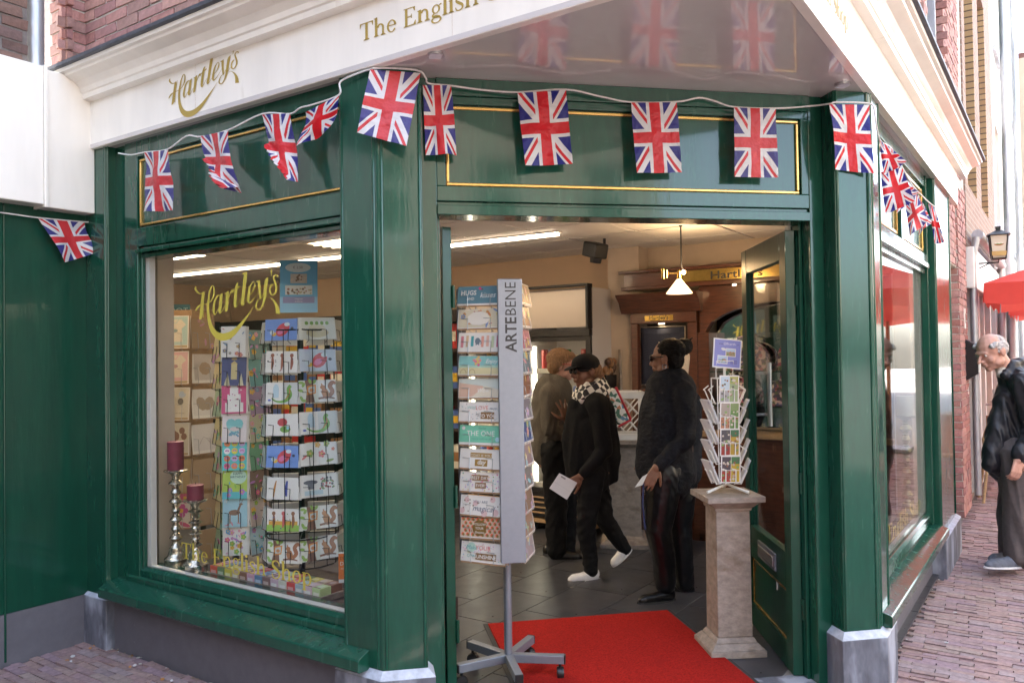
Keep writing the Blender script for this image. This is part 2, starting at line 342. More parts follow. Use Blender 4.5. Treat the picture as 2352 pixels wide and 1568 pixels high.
def serif_glyph(c):
    st = lambda x, y0, y1, w=.118: rect(x-w/2, x+w/2, y0, y1)
    arch = lambda x: ring(x, .29, .17, .17, .09, .05, 0, 165, 12)+st(x+.125, 0, .29, .09)+foot(x+.125, 0)
    if c == 'T': return st(.33, 0, .68)+foot(.33, 0, .28)+rect(.02, .64, .645, .68)+[((.02, .50), (.045, .50), (.10, .66), (.02, .68)), ((.64, .50), (.615, .50), (.56, .66), (.64, .68))], .66
    if c == 'h': return st(.12, 0, .72)+flagtop(.12, .74)+foot(.12, 0)+arch(.31), .57
    if c == 'n': return st(.12, 0, .44)+flagtop(.12, .48)+foot(.12, 0)+arch(.31), .57
    if c == 'e': return ring(.25, .225, .21, .24, .09, .035, 20, 330)+rect(.10, .455, .24, .275)+[((.37, .24), (.46, .24), (.445, .33), (.36, .31))], .50
    if c == 'E': return st(.14, 0, .68, .11)+rect(.03, .52, .65, .68)+rect(.03, .55, 0, .035)+rect(.14, .38, .335, .37)+[((.52, .52), (.495, .52), (.42, .66), (.52, .68)), ((.55, .17), (.525, .17), (.44, .03), (.55, .02)), ((.38, .27), (.36, .27), (.33, .35), (.36, .44), (.38, .44))], .60
    if c == 'g': return ring(.23, .31, .17, .165, .075, .035)+ring(.24, -.08, .22, .125, .08, .035)+strip([(.16, .16, .04), (.09, .11, .05), (.12, .055, .08), (.26, .035, .10), (.40, .0, .07)])+strip([(.36, .41, .03), (.42, .45, .04), (.46, .44, .06)]), .48
    if c == 'l': return st(.12, 0, .72)+flagtop(.12, .74)+foot(.12, 0), .25
    if c == 'i': return st(.12, 0, .44)+flagtop(.12, .48)+foot(.12, 0)+ring(.12, .63, .06, .06, .06, .06), .25
    if c == 's': return strip([(.33, .32, .03), (.315, .41, .045), (.22, .455, .04), (.10, .41, .06), (.09, .33, .085), (.20, .25, .10), (.31, .17, .09), (.31, .06, .06), (.20, .0, .04), (.08, .03, .045), (.05, .13, .03)]), .40
    if c == 'S': return strip([(.44, .49, .03), (.42, .61, .05), (.28, .685, .04), (.12, .62, .08), (.10, .49, .11), (.25, .37, .13), (.42, .26, .12), (.44, .12, .085), (.29, -.005, .04), (.11, .04, .05), (.05, .19, .03)]), .53
    if c == 'o': return ring(.25, .225, .23, .245, .1, .035), .51
    if c == 'p': return st(.12, -.22, .44)+flagtop(.12, .48)+foot(.12, -.22)+ring(.27, .225, .22, .245, .1, .035, -150, 150), .52
    return [], .26
def serif_text(s):
    x, out = 0, []
    for c in s:
        g, a = serif_glyph(c); out += [[(px+x, py) for px, py in q] for q in g]; x += a
    return out, x
def letters(polys, f, name, m, parent, th=.0015):
    b = MB()
    for q in polys:
        b.add([f(x, y) for x, y in q], [tuple(range(len(q)))])
    return b.build(name, m, parent)
def letters_each(s, f, name, m, parent):
    x = 0
    for c in s:
        g, a = serif_glyph(c)
        if g: letters([[(px+x, py) for px, py in q] for q in g], f, 'gold_letter', m, parent)
        x += a
def text_polys(body, size=1., bold=0., align='CENTER', shear=0.):
    cu = bpy.data.curves.new('t', 'FONT'); cu.body = body; cu.size = size; cu.offset = bold; cu.align_x = align; cu.shear = shear; cu.resolution_u = 2
    o = bpy.data.objects.new('t', cu); COL.objects.link(o); me = bpy.data.meshes.new_from_object(o)
    pts = [v.co.copy() for v in me.vertices]; pl = [[(pts[i].x, pts[i].y) for i in f.vertices] for f in me.polygons]
    bpy.data.objects.remove(o); bpy.data.curves.remove(cu); bpy.data.meshes.remove(me); return pl
# ------------------------------------------------------------------ bricks
def rng_col(rnd, base, v=.18, pal=None):
    c = rnd.choice(pal) if pal else base; k = 1+rnd.uniform(-v, v); return tuple(max(0, x*k*(1+rnd.uniform(-.05, .05))) for x in c)
BR_RED = [(.31, .145, .125), (.35, .18, .155), (.26, .125, .115), (.34, .19, .165), (.28, .145, .135)]
BR_DARK = [(.15, .09, .07), (.18, .11, .09), (.12, .075, .062), (.16, .10, .085)]
BR_PAVE = [(.28, .185, .175), (.30, .20, .188), (.27, .185, .18), (.285, .205, .20), (.27, .195, .195), (.30, .205, .19), (.26, .19, .195)]
def brick_meshes(name, size, pal, n=9, seed=1, m='brick', chip=.004, var=.2):
    rnd = random.Random(seed); out = []
    for i in range(n):
        b = MB(); b.box(-size[0]/2, size[0]/2, -size[1]/2, size[1]/2, -size[2]/2, size[2]/2, rng_col(rnd, None, var, pal))
        for j, v in enumerate(b.v): b.v[j] = v+Vector([rnd.uniform(-chip, chip) for _ in range(3)])
        me = b.mesh(name); me.materials.append(MAT[m]); out.append(me)
    return out
def lay_bricks(parent, M, xs, zs, visible, meshes, L=.21, Hh=.0525, gap=.011, y=0., seed=2, limit=300, name='brick', rest='brick_courses', score=None, bond=.5):
    """running bond in the local x-z plane of M; each visible brick an object, the rest joined"""
    rnd = random.Random(seed); spots = []; PI = parent_inv(parent)
    nz = int((zs[1]-zs[0])/(Hh+gap))
    for r in range(nz):
        z = zs[0]+(r+.5)*(Hh+gap); off = (L+gap)*bond*(r % 2)
        x = xs[0]-off
        while x < xs[1]:
            a, c = max(x, xs[0]), min(x+L, xs[1])
            if c-a > .03 and visible((a+c)/2, z): spots.append(((a+c)/2, z, c-a))
            x += L+gap
    if score: spots.sort(key=lambda p: -score(p))
    for x, z, w in spots[:limit]:
        o = bpy.data.objects.new(name, rnd.choice(meshes)); COL.objects.link(o); o.parent = parent
        o.matrix_basis = PI @ M @ T((x, y+.010+rnd.uniform(-.0015, .0015), z)) @ Matrix.Diagonal((w/L, 1, 1, 1))
    if spots[limit:]:
        b = MB(); b.M = PI @ M
        for x, z, w in spots[limit:]:
            me = rnd.choice(meshes); c = tuple(me.color_attributes['Col'].data[0].color)[:3]
            b.add([Vector((v.co.x*w/L+x, v.co.y+y+.010, v.co.z+z)) for v in me.vertices], [tuple(f.vertices) for f in me.polygons], c)
        tag(b.build(rest, meshes[0].materials[0], parent), kind='stuff')
def in_frame(P, pad=60):
    v = P-Vector((0, 0, H)); d = v.dot(fw)
    if d < .3: return False
    x, y = 1176+F_PX*v.dot(rt)/d, 784-F_PX*v.dot(up)/d
    return -pad < x < 2352+pad and -pad < y < 1568+pad
def px_of(P):
    v = P-Vector((0, 0, H)); d = max(v.dot(fw), .01); return 1176+F_PX*v.dot(rt)/d, 784-F_PX*v.dot(up)/d, d
# ================================================================== THE SETTING: pavement
pave = MB(); pave.quad((-60, -60, -.011), (60, -60, -.011), (60, 90, -.011), (-60, 90, -.011))
ground = tag(pave.build('ground', 'mortar_dark'), 'sand bed and street surface under the clinker paving', kind='structure')
brick_p = brick_meshes('paving_brick', (.164, .09, .05), BR_PAVE, 18, 5, 'paver', .0022, .1)
pv = tag(empty('pavement', ML.copy()), 'brick pavement of dark red clinkers laid across the street', kind='structure')
def lay_paving():
    rnd = random.Random(4); near, far = [], []
    gx, gy = .1675, .0475
    inv = ML.inverted()
    for j in range(-80, 370):          # rows go along the side street
        # frame ML: x along left front (towards right), y inward; rows are at constant ML.y
        y = j*gy; off = (j % 2)*.083+((j*7) % 5)*.008
        for i in range(-50, 110):
            x = i*gx+off; P = ML @ Vector((x, y, 0))
            tr = R2*(P.x+P.y); qr = R2*(P.y-P.x); ql = tr; tl = qr
            # outside the shop and its neighbours
            if ql > 2.44 and qr > .76: continue
            if qr > 4.61: continue
            if tr > 7.2 and qr > .86: continue
            if P.length > 17: continue
            v = P-Vector((0, 0, H)); d = v.dot(fw)
            if not in_frame(P, 40):
                if P.length < 13 and (P.length < 3 or in_frame(P, 1300)): far.append((x, y, rnd))
                continue
            near.append((d, x, y))
    near.sort()
    def mtx(x, y): return T((x+rnd.uniform(-.002, .002), y+rnd.uniform(-.0015, .0015), -.05+rnd.uniform(-.003, .003))) @ RZ(rnd.uniform(-.8, .8)) @ RX(rnd.uniform(-1.5, 1.5)) @ RY(rnd.uniform(-.6, .6))
    for d, x, y in near[:300]:
        o = bpy.data.objects.new('brick', rnd.choice(brick_p)); COL.objects.link(o); o.parent = pv; o.matrix_basis = mtx(x, y)
    b = MB()
    for x, y in [(n[1], n[2]) for n in near[300:]]+[(f[0], f[1]) for f in far]:
        me = rnd.choice(brick_p); c = tuple(me.color_attributes['Col'].data[0].color)[:3]; m_ = mtx(x, y)
        b.add([m_ @ v.co for v in me.vertices], [tuple(f.vertices) for f in me.polygons], c)
    tag(b.build('brick_field', 'paver', pv), 'further bricks of the pavement', kind='stuff')
# the clinkers stand on edge: 20 x 5 cm faces
for me in brick_p:
    for v in me.vertices: v.co.y *= .5; v.co.z *= 2

lay_paving()
# litter: pale specks trodden into the pavement
lit = MB(); rnd = random.Random(9)
for k in range(60):
    P = Vector((rnd.uniform(2.7, 6.5), rnd.uniform(2.6, 7), .004))
    if R2*(P.y-P.x) > .72: continue
    a = rnd.uniform(.006, .016); lit.disc(P, (a, 0, 0), (0, a*rnd.uniform(.6, 1), 0), 7, (.42, .41, .4))
for k in range(16):
    P = ML @ Vector((rnd.uniform(-4.5, -3.2), rnd.uniform(2.2, 2.42), .006)); a = rnd.uniform(.006, .014)
    lit.disc(P, (a, 0, 0), (0, a*.8, .004), 6, rnd.choice([(.45, .43, .42), (.35, .16, .05)]))
for k in range(110):      # sand, leaf scraps and dust along the foot of the walls
    P = (ML @ Vector((rnd.uniform(-4.4, -2.6), 2.45-abs(rnd.gauss(0, .03)), .004))) if k % 2 else (MR @ Vector((rnd.uniform(4.2, 7.1), .785-abs(rnd.gauss(0, .03)), .004))); a = rnd.uniform(.003, .011)
    lit.disc(P, (a, 0, 0), (0, a*rnd.uniform(.4, 1), .002), 6, rnd.choice([(.30, .26, .22), (.22, .17, .12), (.38, .36, .33), (.16, .09, .04)]))
tag(lit.build('litter', 'print'), 'pale chewing gum spots and crumbs on the brick pavement', 'litter', kind='stuff')
# ================================================================== THE SHOP
shop = empty('corner_shop', T((1.2, 3.4, 0)), 'dark green wooden corner shop front with cream fascia and cut-off corner entrance', 'building')
def keep(o, parent):   # parent without moving
    o.parent = parent; o.matrix_parent_inverse = parent.matrix_world.inverted(); return o
class SB:              # part of the shop built in world space through a frame
    pass
def part(name, m, parent, M, fn, bevel=0, smooth=False):
    b = MB(); b.M = parent_inv(parent) @ M; fn(b); return b.build(name, m, parent, smooth, bevel)
def wm(o):
    m_ = o.matrix_basis.copy(); p = o.parent
    while p: m_ = p.matrix_basis @ m_; p = p.parent
    return m_
def parent_inv(o): return wm(o).inverted() if o else Matrix.Identity(4)
def boxes(name, m, parent, M, L_, bevel=.003, smooth=False):
    return part(name, m, parent, M, lambda b: [b.box(*x) for x in L_], bevel, smooth)
SOF = 2.78
def pillar(mir):
    mx_ = (lambda x: 2.41-x) if mir else (lambda x: x)
    def poly(p, o=0):
        a = [(mx_(x), y) for x, y in p]; return a[::-1] if mir else a
    base = [(.075, 3.362), (.26, 3.362), (.26, 3.62), (.12, 3.72), (-.081, 3.518)]
    pl = part('pillar', 'green', shop, MD, lambda b: b.prism(poly(base), .30, SOF), .004)
    def beads(b):
        for x, y in ((.092, 3.361), (.248, 3.361), (.06, 3.378), (-.07, 3.508)):
            b.tube([(mx_(x), y, .31), (mx_(x), y, SOF-.002)], .0065, 8)
    part('bead_moulding', 'green', pl, MD, beads, smooth=40)
    off = [(.0625, 3.332), (.288, 3.332), (.288, 3.63), (.12, 3.74), (-.122, 3.518)]
    ps = part('plinth', 'stone', pl, MD, lambda b: b.prism(poly(off), -.02, .272), .004)
    def capf(b):
        n = 5; A, B = poly(off), poly([(x+(.0 if x > 0 else .0), y) for x, y in base])
        b.add([(x, y, .2725) for x, y in A]+[(x, y, .302) for x, y in B], [(i, (i+1) % n, n+(i+1) % n, n+i) for i in range(n)]+[(5, 6, 7, 8, 9)])
    part('plinth_cap', 'stone_edge', pl, MD, capf)
    return pl
pl_left = pillar(False); pl_right = pillar(True); pl_right['label'] = 'right pillar beside the open door'
# --- left front, frame ML (x = -t)
LB = lambda t0, t1, q0, q1, z0, z1: (-t1, -t0, q0, q1, z0, z1)
pil = boxes('pilaster', 'green', shop, ML, [LB(4.386, 4.62, 2.43, 2.62, .27, SOF)], .004)
part('bead_moulding', 'green', pil, ML, lambda b: [b.tube([(-4.398, 2.429, .3), (-4.398, 2.429, SOF-.003)], .007, 8), b.tube([(-4.378, 2.436, .36), (-4.378, 2.436, SOF-.003)], .005, 8)], smooth=40)
boxes('plinth', 'stone', pil, ML, [LB(4.37, 4.62, 2.408, 2.6, -.02, .268)], .006)
part('plinth_cap', 'stone_edge', pil, ML, lambda b: b.sweep([(2.409, .2685), (2.43, .285), (2.5, .285), (2.5, .2685)], -4.60, -4.371))
boxes('dado', 'grey_dado', shop, ML, [LB(2.44, 4.38, 2.456, 2.6, -.02, .292)], 0)
swin = boxes('shop_window', 'green', shop, ML, [
    LB(4.27, 4.39, 2.485, 2.62, .36, SOF), LB(4.15, 4.2705, 2.472, 2.513, .385, SOF),          # recess and stile
    LB(4.138, 4.1495, 2.49, 2.513, .46, 2.165), LB(2.40, 4.15, 2.47, 2.60, 2.2, 2.30),          # bead, rail
    LB(2.40, 4.15, 2.455, 2.60, 2.165, 2.185), LB(2.40, 4.15, 2.482, 2.60, 2.1855, 2.1995), LB(2.40, 4.15, 2.472, 2.60, 2.69, SOF), LB(2.40, 4.15, 2.488, 2.60, 2.14, 2.1645)], .003)
def sillp(b):
    b.sweep([(2.60, .295), (2.372, .295), (2.366, .302), (2.366, .345), (2.372, .352), (2.46, .384), (2.60, .384)], -4.376, -2.40)
    b.sweep([(2.60, .3845), (2.462, .3845), (2.462, .41), (2.470, .42), (2.60, .42)], -4.265, -2.40)
    b.sweep([(2.60, .4205), (2.482, .4205), (2.482, .452), (2.50, .468), (2.60, .468)], -4.15, -2.40)
part('window_sill', 'green', swin, ML, sillp, .002)
boxes('glass_pane', 'pane', swin, ML, [LB(2.36, 4.17, 2.503, 2.509, .468, 2.16)], 0)
boxes('inner_frame', 'white_paint', swin, ML, [LB(4.108, 4.20, 2.5155, 2.55, .44, 2.16), LB(2.38, 4.108, 2.5155, 2.545, .44, .474)], .002)
pn = boxes('sign_panel', 'green', swin, ML, [LB(2.40, 4.15, 2.49, 2.60, 2.30, 2.69)], 0)
GT = .013
def goldrect(x0, x1, q, z0, z1, w=GT): return [(x0, x1, q-.012, q+.004, z0, z0+w), (x0, x1, q-.012, q+.004, z1-w, z1), (x0, x0+w, q-.0118, q+.004, z0+w, z1-w), (x1-w, x1, q-.0118, q+.004, z0+w, z1-w)]
boxes('gold_trim', 'gold', pn, ML, goldrect(-4.14, -2.42, 2.49, 2.312, 2.677), .004)
# lettering on the glass
def wmap(x, y):
    # fascia lettering coordinates to the window lettering by three matching points
    A = Matrix(((985, 262, 1), (1495, 810, 1), (470, 1470, 1))); inv = A.inverted()
    ax = inv @ Vector((1105, 1705, 600)); ay = inv @ Vector((165, 945, 1390))
    v = Vector((x, y, 1)); return (740+.2232*v.dot(ax))/1.7415, (1050+.2232*v.dot(ay))/1.7415
PS = parent_inv(swin) @ ML
def onL(px, py, q): return PS @ hitL(px, py, q)
letters([q for c in SCRIPT for q in strip(c)], lambda x, y: onL(*wmap(x, y), 2.5105), 'gold_lettering', 'gold_window', swin)
pol, wd = serif_text('The English Shop')
wa = hitL((700+.2551*100)/1.7415, (2140+.2551*350)/1.7415, 2.5105); wb = hitL((700+.2551*2150)/1.7415, (2140+.2551*780)/1.7415, 2.5105)
capz = hitL((700+.2551*170)/1.7415, (2140+.2551*118)/1.7415, 2.5105).z; bz = wa.z
letters_each('The English Shop', lambda x, y: PS @ Vector((wa.x+(wb.x-wa.x)*x/wd, 2.5105, bz+(capz-bz)*y/.68)), 'gold_lettering', 'gold_window', swin)
# --- doorway, frame MD
DB = [(.26, .33, 3.46, 3.62, .0, SOF), (2.08, 2.15, 3.46, 3.62, .0, SOF), (.33, 2.08, 3.452, 3.60, 2.19, 2.232), (.33, 2.08, 3.474, 3.60, 2.2325, 2.2495), (.33, 2.08, 3.46, 3.60, 2.25, 2.315), (.33, 2.08, 3.46, 3.60, 2.67, 2.705), (.33, 2.08, 3.45, 3.60, 2.7055, SOF),
      (.33, .368, 3.4605, 3.60, 2.315, 2.67), (2.042, 2.08, 3.4605, 3.60, 2.315, 2.67), (.332, .347, 3.53, 3.62, .02, 2.19), (2.063, 2.078, 3.53, 3.62, .02, 2.19), (.23, .2595, 3.47, 3.70, 0, SOF), (2.1505, 2.19, 3.47, 3.70, 0, SOF)]
dfr = boxes('door_frame', 'green', shop, MD, DB, .003)
boxes('door_frame_edge', 'white_paint', dfr, MD, [(2.052, 2.062, 3.60, 3.64, .02, 2.19)], .001)
dp = boxes('sign_panel', 'green', shop, MD, [(.368, 2.042, 3.482, 3.60, 2.315, 2.67)], 0)
boxes('gold_trim', 'gold', dp, MD, goldrect(.372, 2.038, 3.482, 2.319, 2.666, .014), .004)
# open door leaf
def leaf(M, label):
    d = boxes('door', 'green_old', shop, M, [(0, .10, 0, .046, .035, 2.165), (.74, .84, 0, .046, .035, 2.165), (.1005, .7395, .001, .045, 2.03, 2.165), (.1005, .7395, .001, .045, .42, .60), (.1005, .7395, .001, .045, .035, .16), (.1005, .7395, .014, .032, .16, .42)], .003)
    d['label'] = label
    boxes('glass_pane', 'pane', d, M, [(.1, .74, .020, .026, .60, 2.03)], 0)
    boxes('gold_trim', 'gold', d, M, [(.102, .738, .008, .014, .162, .176), (.102, .738, .008, .014, .404, .418), (.102, .116, .0081, .014, .176, .404), (.724, .738, .0081, .014, .176, .404)], .002)
    lb = boxes('letterbox', 'aluminium', d, M, [(.24, .56, -.012, .0, .465, .555)], .004)
    boxes('letterbox_flap', 'steel', lb, M, [(.26, .54, -.0165, -.0122, .485, .535)], .002)
    part('handle', 'steel', d, M, lambda b: [b.tube([(.70, .11, 1.16), (.70, .11, 1.52)], .014, 10), b.tube([(.79, .045, 1.22), (.79, .11, 1.22), (.70, .11, 1.22)], .009, 8), b.tube([(.79, .045, 1.46), (.79, .11, 1.46), (.70, .11, 1.46)], .009, 8)], smooth=50)
    for z in (.35, .95, 1.85):
        part('hinge', 'green_old', d, M, lambda b: b.lathe([(.008, z-.05), (.008, z+.05)], 10, (-.006, .05, 0)), smooth=40)
    return d
leaf(T((2.015, 3.575, 0)) @ RZ(77.5) @ Matrix.Diagonal((1, -1, 1, 1)), 'right door leaf standing open into the shop with glass and gold trimmed panel')
# second leaf opens the other way, mostly behind the left pillar
leaf(T((.366, 3.62, 0)) @ RZ(111) @ Matrix.Diagonal((1, -1, 1, 1)), 'left door leaf folded back behind the pillar')
# --- right front, frame MR
rp = boxes('pilaster', 'green', shop, MR, [(6.31, 7.2, .735, .95, .27, SOF)], .004)
part('bead_moulding', 'green', rp, MR, lambda b: [b.tube([(6.33, .734, .3), (6.33, .734, SOF-.003)], .007, 8), b.tube([(7.18, .734, .3), (7.18, .734, SOF-.003)], .007, 8)], smooth=40)
boxes('plinth', 'stone', rp, MR, [(6.28, 7.24, .70, .94, -.02, .268)], .006)
part('plinth_cap', 'stone_edge', rp, MR, lambda b: b.sweep([(.701, .2685), (.735, .287), (.8, .287), (.8, .2685)], 6.281, 7.239))
boxes('dado', 'grey_dado', shop, MR, [(4.10, 6.30, .791, .95, -.02, .292)], 0)
rw = boxes('shop_window', 'green', shop, MR, [(6.26, 6.31, .775, .93, .36, SOF), (6.2, 6.2595, .768, .812, .40, SOF), (4.0, 4.22, .775, .93, .36, SOF), (4.22, 6.2, .77, .93, 2.17, 2.23), (4.22, 6.2, .755, .93, 2.135, 2.1695), (4.22, 6.2, .775, .93, 2.70, SOF), (5.18, 5.25, .772, .93, 2.23, 2.70), (4.22, 6.2, .782, .812, 2.10, 2.1345)], .003)
def sillr(b):
    b.sweep([(.95, .295), (.690, .295), (.684, .302), (.684, .345), (.69, .352), (.79, .384), (.95, .384)], 4.08, 6.30)
    b.sweep([(.95, .3845), (.792, .3845), (.792, .41), (.80, .42), (.95, .42)], 4.15, 6.26)
    b.sweep([(.95, .4205), (.782, .4205), (.782, .452), (.80, .468), (.95, .468)], 4.2, 6.2)
part('window_sill', 'green', rw, MR, sillr, .002)
boxes('glass_pane', 'pane', rw, MR, [(4.2, 6.22, .803, .809, .468, 2.12)], 0)
boxes('inner_frame', 'white_paint', rw, MR, [(6.12, 6.25, .8155, .85, .44, 2.12), (6.20, 6.25, .8505, 1.0, .44, 2.12), (4.2, 6.12, .8155, .85, .44, .474)], .002)
for x0, x1 in ((4.22, 5.18), (5.25, 6.2)):
    p_ = boxes('sign_panel', 'green', rw, MR, [(x0, x1, .80, .93, 2.23, 2.70)], 0)
    boxes('gold_trim', 'gold', shop, MR, goldrect(x0+.02, x1-.02, .80, 2.25, 2.68, .02), .004)
pol2, wd2 = serif_text('The English Shop')
letters_each('The English Shop', lambda x, y: parent_inv(rw) @ MR @ Vector((4.35+1.6*x/wd2, .8105, .53+.10*y/.68)), 'gold_lettering', 'gold_window', rw)
# --- fascia, cornice and soffit run round the corner with a mitre at the centre line
def round_corner(prof, tl_end, tr_end):
    """prof: (offset outwards from the fascia face, z); returns verts/faces of the profile swept along both fronts"""
    b = MB(); n = len(prof); qL0, qR0 = 2.405, .708
    vs = []
    for o, z in prof:
        qL, qR = qL0-o, qR0-o
        vs.append(ML @ Vector((-tl_end, qL, z)))
    for o, z in prof:
        qL, qR = qL0-o, qR0-o     # x + y = qL/R2 , y - x = qR/R2
        vs.append(Vector(((qL-qR)*R2, (qL+qR)*R2, z)))
    for o, z in prof: vs.append(MR @ Vector((tr_end, qR0-o, z)))
    fs = [(k*n+i, k*n+(i+1) % n, (k+1)*n+(i+1) % n, (k+1)*n+i) for k in (0, 1) for i in range(n)]+[tuple(range(n))[::-1], tuple(range(2*n, 3*n))]
    b.add([parent_inv(shop) @ v for v in vs], fs); return b
fas = round_corner([(-.04, 2.776), (-.04, 3.30), (0, 3.30), (0, 2.776)][::-1], 4.60, 7.62).build('fascia', 'cream', shop, bevel=.003)
og = [(0, 3.04), (.042, 3.046), (.044, 3.072), (.052, 3.078), (.06, 3.10), (.085, 3.128), (.12, 3.142), (.138, 3.150), (.142, 3.162), (.16, 3.166), (.162, 3.182), (.162, 3.186), (0.001, 3.186), (0.001, 3.04)]
cor = round_corner(og, 4.62, 7.95).build('cornice', 'cream', shop, bevel=.0015)
round_corner([(.17, 3.187), (.182, 3.190), (.182, 3.208), (.17, 3.214), (-.04, 3.30), (-.04, 3.187)], 4.64, 7.98).build('lead_flashing', 'lead', shop)
sof = MB(); sof.M = parent_inv(shop)
for t_ in (3.52, 1.9):
    boxes('board_joint', 'plaster', shop, ML, [LB(t_-.0008, t_+.0008, 2.4045, 2.41, 2.78, 3.04)], 0)
for t_ in (3.4, 5.3, 6.6):
    boxes('board_joint', 'plaster', shop, MR, [(t_-.0008, t_+.0008, .7075, .712, 2.78, 3.04)], 0)
c0 = Vector(((2.404-.709)*R2, (2.404+.709)*R2, 0))
pts = [ML @ Vector((-4.6, 2.404, 0)), c0, MR @ Vector((7.6, .709, 0)), MR @ Vector((7.6, .85, 0)), Vector((2.35, 3.65, 0)), Vector((.06, 3.65, 0)), ML @ Vector((-4.6, 2.6, 0))]
sof.add([(p.x, p.y, 2.7795) for p in pts]+[(p.x, p.y, 2.80) for p in pts], [tuple(range(7))[::-1], tuple(range(7, 14))]+[(i, (i+1) % 7, 7+(i+1) % 7, 7+i) for i in range(7)])
soffit = sof.build('soffit', 'soffit_paint', shop)
for px, py in ((1000, 123), (1935, 192)):
    P = hitZ(px, py, 2.779); b = MB(); b.M = parent_inv(soffit)
    b.lathe([(.032, 2.768), (.032, 2.779)], 20, (P.x, P.y, 0))
    for k in range(7): b.tube([(P.x-.024, P.y-.024+.008*k, 2.766), (P.x+.024, P.y-.024+.008*k, 2.766)], .0016, 5)
    b.build('ventilation_grille', 'steel', soffit, 30)
# fascia lettering
PF = parent_inv(fas)
def fL(px, py, q=2.4025): return PF @ (ML @ hitL(px, py, q))
letters([q for c in SCRIPT for q in strip(c)], lambda x, y: fL((650+.2041*x)/1.7415, (170+.2041*y)/1.7415), 'gold_lettering', 'gold_letter', fas)
ta = hitL((1420+.2551*78)/1.7415, (.2551*645)/1.7415, 2.4025); te = hitL((1420+.2551*772)/1.7415, .2551*445/1.7415, 2.4025)
tz0 = hitL((1420+.2551*185)/1.7415, .2551*628/1.7415, 2.4025).z; tz1 = hitL((1420+.2551*185)/1.7415, .2551*352/1.7415, 2.4025).z
_, wT = serif_text('The '); kx = (te.x-ta.x)/(wT+.03)
letters_each('The English Shop', lambda x, y: PF @ ML @ Vector((ta.x+kx*(x-.02), 2.4025, tz0+(tz1-tz0)*y/.68)), 'gold_lettering', 'gold_letter', fas)
letters_each('The English Shop', lambda x, y: PF @ MR @ Vector((2.6+kx*x, .7055, tz0+(tz1-tz0)*y/.68)), 'gold_lettering', 'gold_letter', fas)
# --- upper brick storeys
brick_r = brick_meshes('red_brick', (.21, .03, .0525), BR_RED, 10, 11)
up_l = boxes('brick_wall', 'mortar', shop, ML, [LB(-1.0+3.2, 4.9, 2.47, 2.8, 3.1, 9.2)], 0)
up_l['label'] = 'red brick wall above the cream fascia'
MLb = ML @ T((0, 2.468, 0))
lay_bricks(up_l, MLb, (-4.66, -2.2), (3.1, 5.0), lambda x, z: in_frame(MLb @ Vector((x, 0, z)), 30), brick_r, y=0)
pier = boxes('brick_pier', 'mortar', shop, ML, [LB(4.67, 5.2, 2.36, 2.9, 3.1, 9.2)], 0)
MPr = ML @ T((-4.667, 0, 0)) @ RZ(90)
lay_bricks(pier, MPr, (2.35, 2.475), (3.1, 4.2), lambda x, z: True, brick_r, L=.13, y=0, seed=5)
MPf = ML @ T((0, 2.357, 0))
lay_bricks(pier, MPf, (-4.80, -4.665), (3.1, 4.2), lambda x, z: True, brick_r, L=.13, y=0, seed=6)
# right upper wall with windows
up_r = boxes('brick_wall', 'mortar', shop, MR, [(3.2, 5.35, .80, 1.2, 3.1, 9.2), (5.35, 6.15, .80, 1.2, 3.1, 3.25), (5.35, 6.15, .80, 1.2, 5.4, 9.2), (6.15, 6.75, .80, 1.2, 3.1, 9.2), (6.75, 7.55, .80, 1.2, 3.1, 3.25), (6.75, 7.55, .80, 1.2, 5.4, 9.2), (7.55, 8.9, .80, 1.2, 3.1, 9.2)], 0)
up_r['label'] = 'red brick upper wall along the side street'
MRb = MR @ T((0, .798, 0))
def vis_r(x, z): return in_frame(MRb @ Vector((x, 0, z)), 20) and not ((5.33 < x < 6.17 or 6.73 < x < 7.57) and 3.25 < z < 5.4)
lay_bricks(up_r, MRb, (3.9, 8.9), (3.2, 8.0), vis_r, brick_r, y=0, seed=8, limit=250, score=lambda p: -px_of(MRb @ Vector((p[0], 0, p[1])))[2])
for x0 in (5.35, 6.75):
    MX = MR @ T((x0, .80, 0)) @ RZ(90)
    lay_bricks(up_r, MR @ T((x0+.80, .80, 0)) @ RZ(90), (0.0, .10), (3.26, 5.39), lambda x, z: True, brick_r, L=.10, y=.004, seed=3, limit=40)
    w_ = boxes('upper_window', 'white_paint', shop, MR, [(x0, x0+.06, .90, .98, 3.25, 5.4), (x0+.74, x0+.80, .90, .98, 3.25, 5.4), (x0+.06, x0+.74, .90, .98, 3.25, 3.32), (x0+.06, x0+.74, .90, .98, 5.33, 5.4)], .003)
    boxes('glass_pane', 'pane_dark', w_, MR, [(x0+.06, x0+.74, .93, .936, 3.32, 5.33)], 0)
    boxes('window_post', 'zinc', w_, MR, [(x0+.66, x0+.72, .82, .90, 3.25, 5.4)], .003)
part('flat_roof', 'lead', shop, MD, lambda b: b.prism([(v.x, v.y) for v in (c0+Vector((0, .35, 0)), MR @ Vector((8.9, 1.0, 0)), MR @ Vector((8.9, 8., 0)), ML @ Vector((-9, 8.9, 0)), ML @ Vector((-5.2, 2.6, 0)))], 9.2, 9.3))
boxes('rear_wall', 'wall_brick', shop, ML, [LB(.9, 9.2, 6.9, 7.2, 0, 9.2), LB(9.2, 9.5, 2.8, 7.2, 0, 9.2)], 0)
